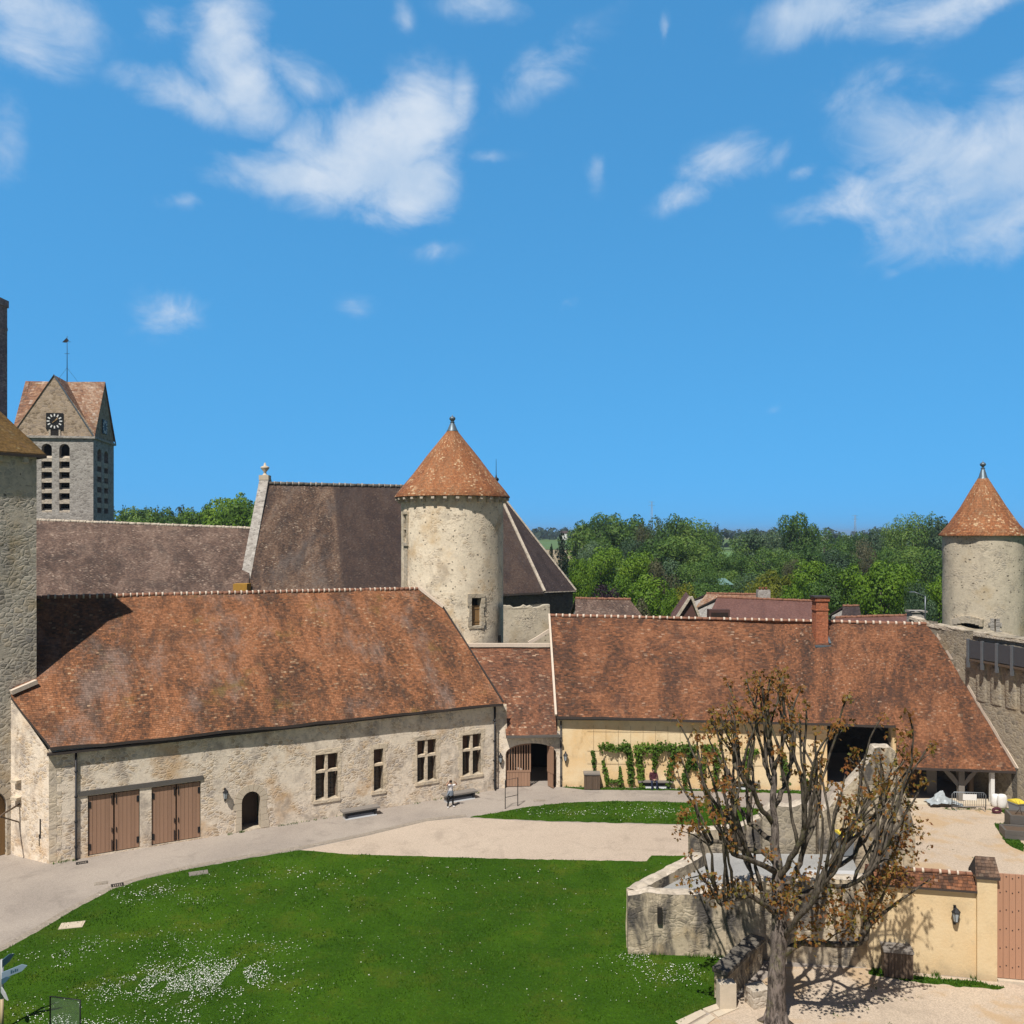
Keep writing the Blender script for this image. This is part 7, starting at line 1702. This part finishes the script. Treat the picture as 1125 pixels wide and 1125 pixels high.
mb = MB(); mb.tube([at(1016.5, 690, 71), at(1016.5, 655, 71)], .05, 6); o_ = at(1016.5, 655, 71); mb.tube([o_, o_ + V(-.9, 0, .35)], .03, 5); mb.box(frame((o_.x - 1.1, o_.y, 0), (1, 0, 0)), -.2, .2, -.1, .1, o_.z + .3, o_.z + .4); b0 = at(1016.5, 690, 71)
tag(mb.build('street_lamp', M['zinc'], loc=b0), 'slim grey street lamp behind the end of the barn ridge', 'lamp')
mb = MB(); g0_, g1_ = at(762, 642, 170), at(806, 642, 170); patch(mb, [g0_, g1_], [g0_ + V(0, 7, .9), g1_ + V(0, 7, .9)], 6, 3, .1, 0); 
tag(mb.build('glasshouse', m_plain('pale_teal_roof', (.14, .24, .21), .7, .1), loc=g0_), 'long pale teal roof among the distant trees', 'glasshouse')
for px, y0, y1, lab in ((716, 572, 551, 'thin lattice mast standing on the skyline behind the rounded wood'), (939.5, 590, 566, 'thin lattice mast standing on the skyline behind the long wood')):
    a, b = at(px, y0, 900), at(px, y1, 900); r = thing('lattice_mast', lab, 'mast', (a.x, a.y, 0)); mb = MB()
    for dx in (-1, 1): mb.tube([V(a.x + dx * 1.6, a.y, 0), V(a.x + dx * .4, a.y, b.z)], .22, 4)
    z = 2
    while z < b.z - 3:
        w_ = lerp(1.6, .4, z / b.z); w2_ = lerp(1.6, .4, (z + 3) / b.z); mb.tube([V(a.x - w_, a.y, z), V(a.x + w2_, a.y, z + 3)], .12, 3); z += 3
    mb.build('lattice', M['zinc'], r); mb = MB()
    for zz in (b.z - .5, b.z - 4): mb.tube([V(a.x - 3.4, a.y, zz), V(a.x + 3.4, a.y, zz)], .16, 4)
    mb.build('crossarm', M['zinc'], r)
# white farm far away on the left of the wood
p0, p1 = at(612, 587, 900), at(634, 587, 900); r = thing('farmhouse', 'far white farmhouse below the tree line left of the rounded wood', 'house', (p0.x, 900, p0.z)); mb = MB(); fr = frame(p0, (1, 0, 0)); mb.box(fr, 4, 11, -8, 0, -6, .8); mb.build('wall', M['white'], r)
mb = MB(); mb.prism(lambda u, n, z: fr(n, u, z), [(-8.4, .8), (.4, .8), (-4, 3.4)], 3.6, 11.4); mb.build('roof', M['roof_church'], r)

# fields laid over the slope beyond the woods
def field(x0, x1, y0, y1, mat, n=14):
    mb = MB(); P = []
    for i in range(n + 1):
        y = lerp(y0, y1, i / n); P.append([V(lerp(x0, x1, j / n) + .02 * (y - y0), y, hill(lerp(x0, x1, j / n), y) + .6) for j in range(n + 1)])
    mb.grid(P, 0, None, True); return tag(mb.build('field', mat), kind='structure')
field(-20, 110, 430, 690, m_plain('stubble_field', (.34, .27, .16), .95, .12, .05)); field(-30, 190, 700, 960, m_plain('young_crop_field', (.1, .17, .05), .95, .12, .05)); field(100, 330, 330, 640, m_plain('meadow_field', (.12, .22, .06), .95, .15, .05))

# the air
mb = MB(); mb.box(lambda u, n, z: V(n, u, z), -120, 6600, -4600, 4600, -2.5, 46)
def m_haze():
    t = NT('haze_air'); v = t.n('VolumePrincipled'); v.inputs['Color'].default_value = (.78, .87, 1, 1); v.inputs['Density'].default_value = .0002; v.inputs['Anisotropy'].default_value = .3
    t.t.links.new(v.outputs[0], t.out.inputs[1]); return t.m
hz = mb.build('haze', m_haze()); tag(hz, kind='stuff', label='thin pale air between the courtyard and the horizon', cat='haze')

# weeds along wall feet and path edges: too many to count
vs = []; fs = []; rw_ = random.Random(12)
def tuft(x, y, n, h):
    for _ in range(n):
        a = rw_.uniform(0, 6.28); w_ = rw_.uniform(.01, .022); hh = h * rw_.uniform(.5, 1.2); dx, dy = math.cos(a) * w_, math.sin(a) * w_; ox, oy = rw_.gauss(0, .06), rw_.gauss(0, .06); lx_, ly_ = rw_.gauss(0, .05), rw_.gauss(0, .05); i = len(vs)
        vs.extend([(x + ox - dx, y + oy - dy, 0), (x + ox + dx, y + oy + dy, 0), (x + ox + lx_, y + oy + ly_, hh)]); fs.append((i, i + 1, i + 2))
def along(p, q, cnt, spread, h=.12):
    for _ in range(cnt):
        t_ = rw_.random(); c = lerp(V(*p), V(*q), t_)
        if noise.noise(V(c.x * .8, c.y * .8, 2)) > -.1: tuft(c.x + rw_.gauss(0, spread), c.y + rw_.gauss(0, spread), rw_.randrange(4, 12), h)
hf = lambda u: HF(u, .1, 0)
along(hf(.2), hf(1.6), 8, .04); along(hf(8.8), hf(10), 8, .04); along(hf(11.6), hf(LH - .3), 70, .05); along(WF(.2, .1, 0), WF(WL, .1, 0), 90, .07, .16)
along((24.5, 53.2, 0), (30.5, 52.9, 0), 60, .16, .1); along((29.5, 52.4, 0), (32, 47, 0), 60, .5, .16); along(YF(0, .15, 0), YF(YL, .15, 0), 50, .07, .2)
q0_, q1_ = gnd(690, 1050), gnd(800, 1054); along((q0_.x, q0_.y, 0), (q1_.x, q1_.y, 0), 60, .08, .2)
along((18, 52, 0), (24, 44, 0), 26, .9, .06); along((10.5, 30.5, 0), (16, 31.8, 0), 22, .5, .07)
tag(raw_mesh('weeds', vs, fs, M['blades']), 'small weeds growing along wall feet and gravel edges', 'weeds', kind='stuff')
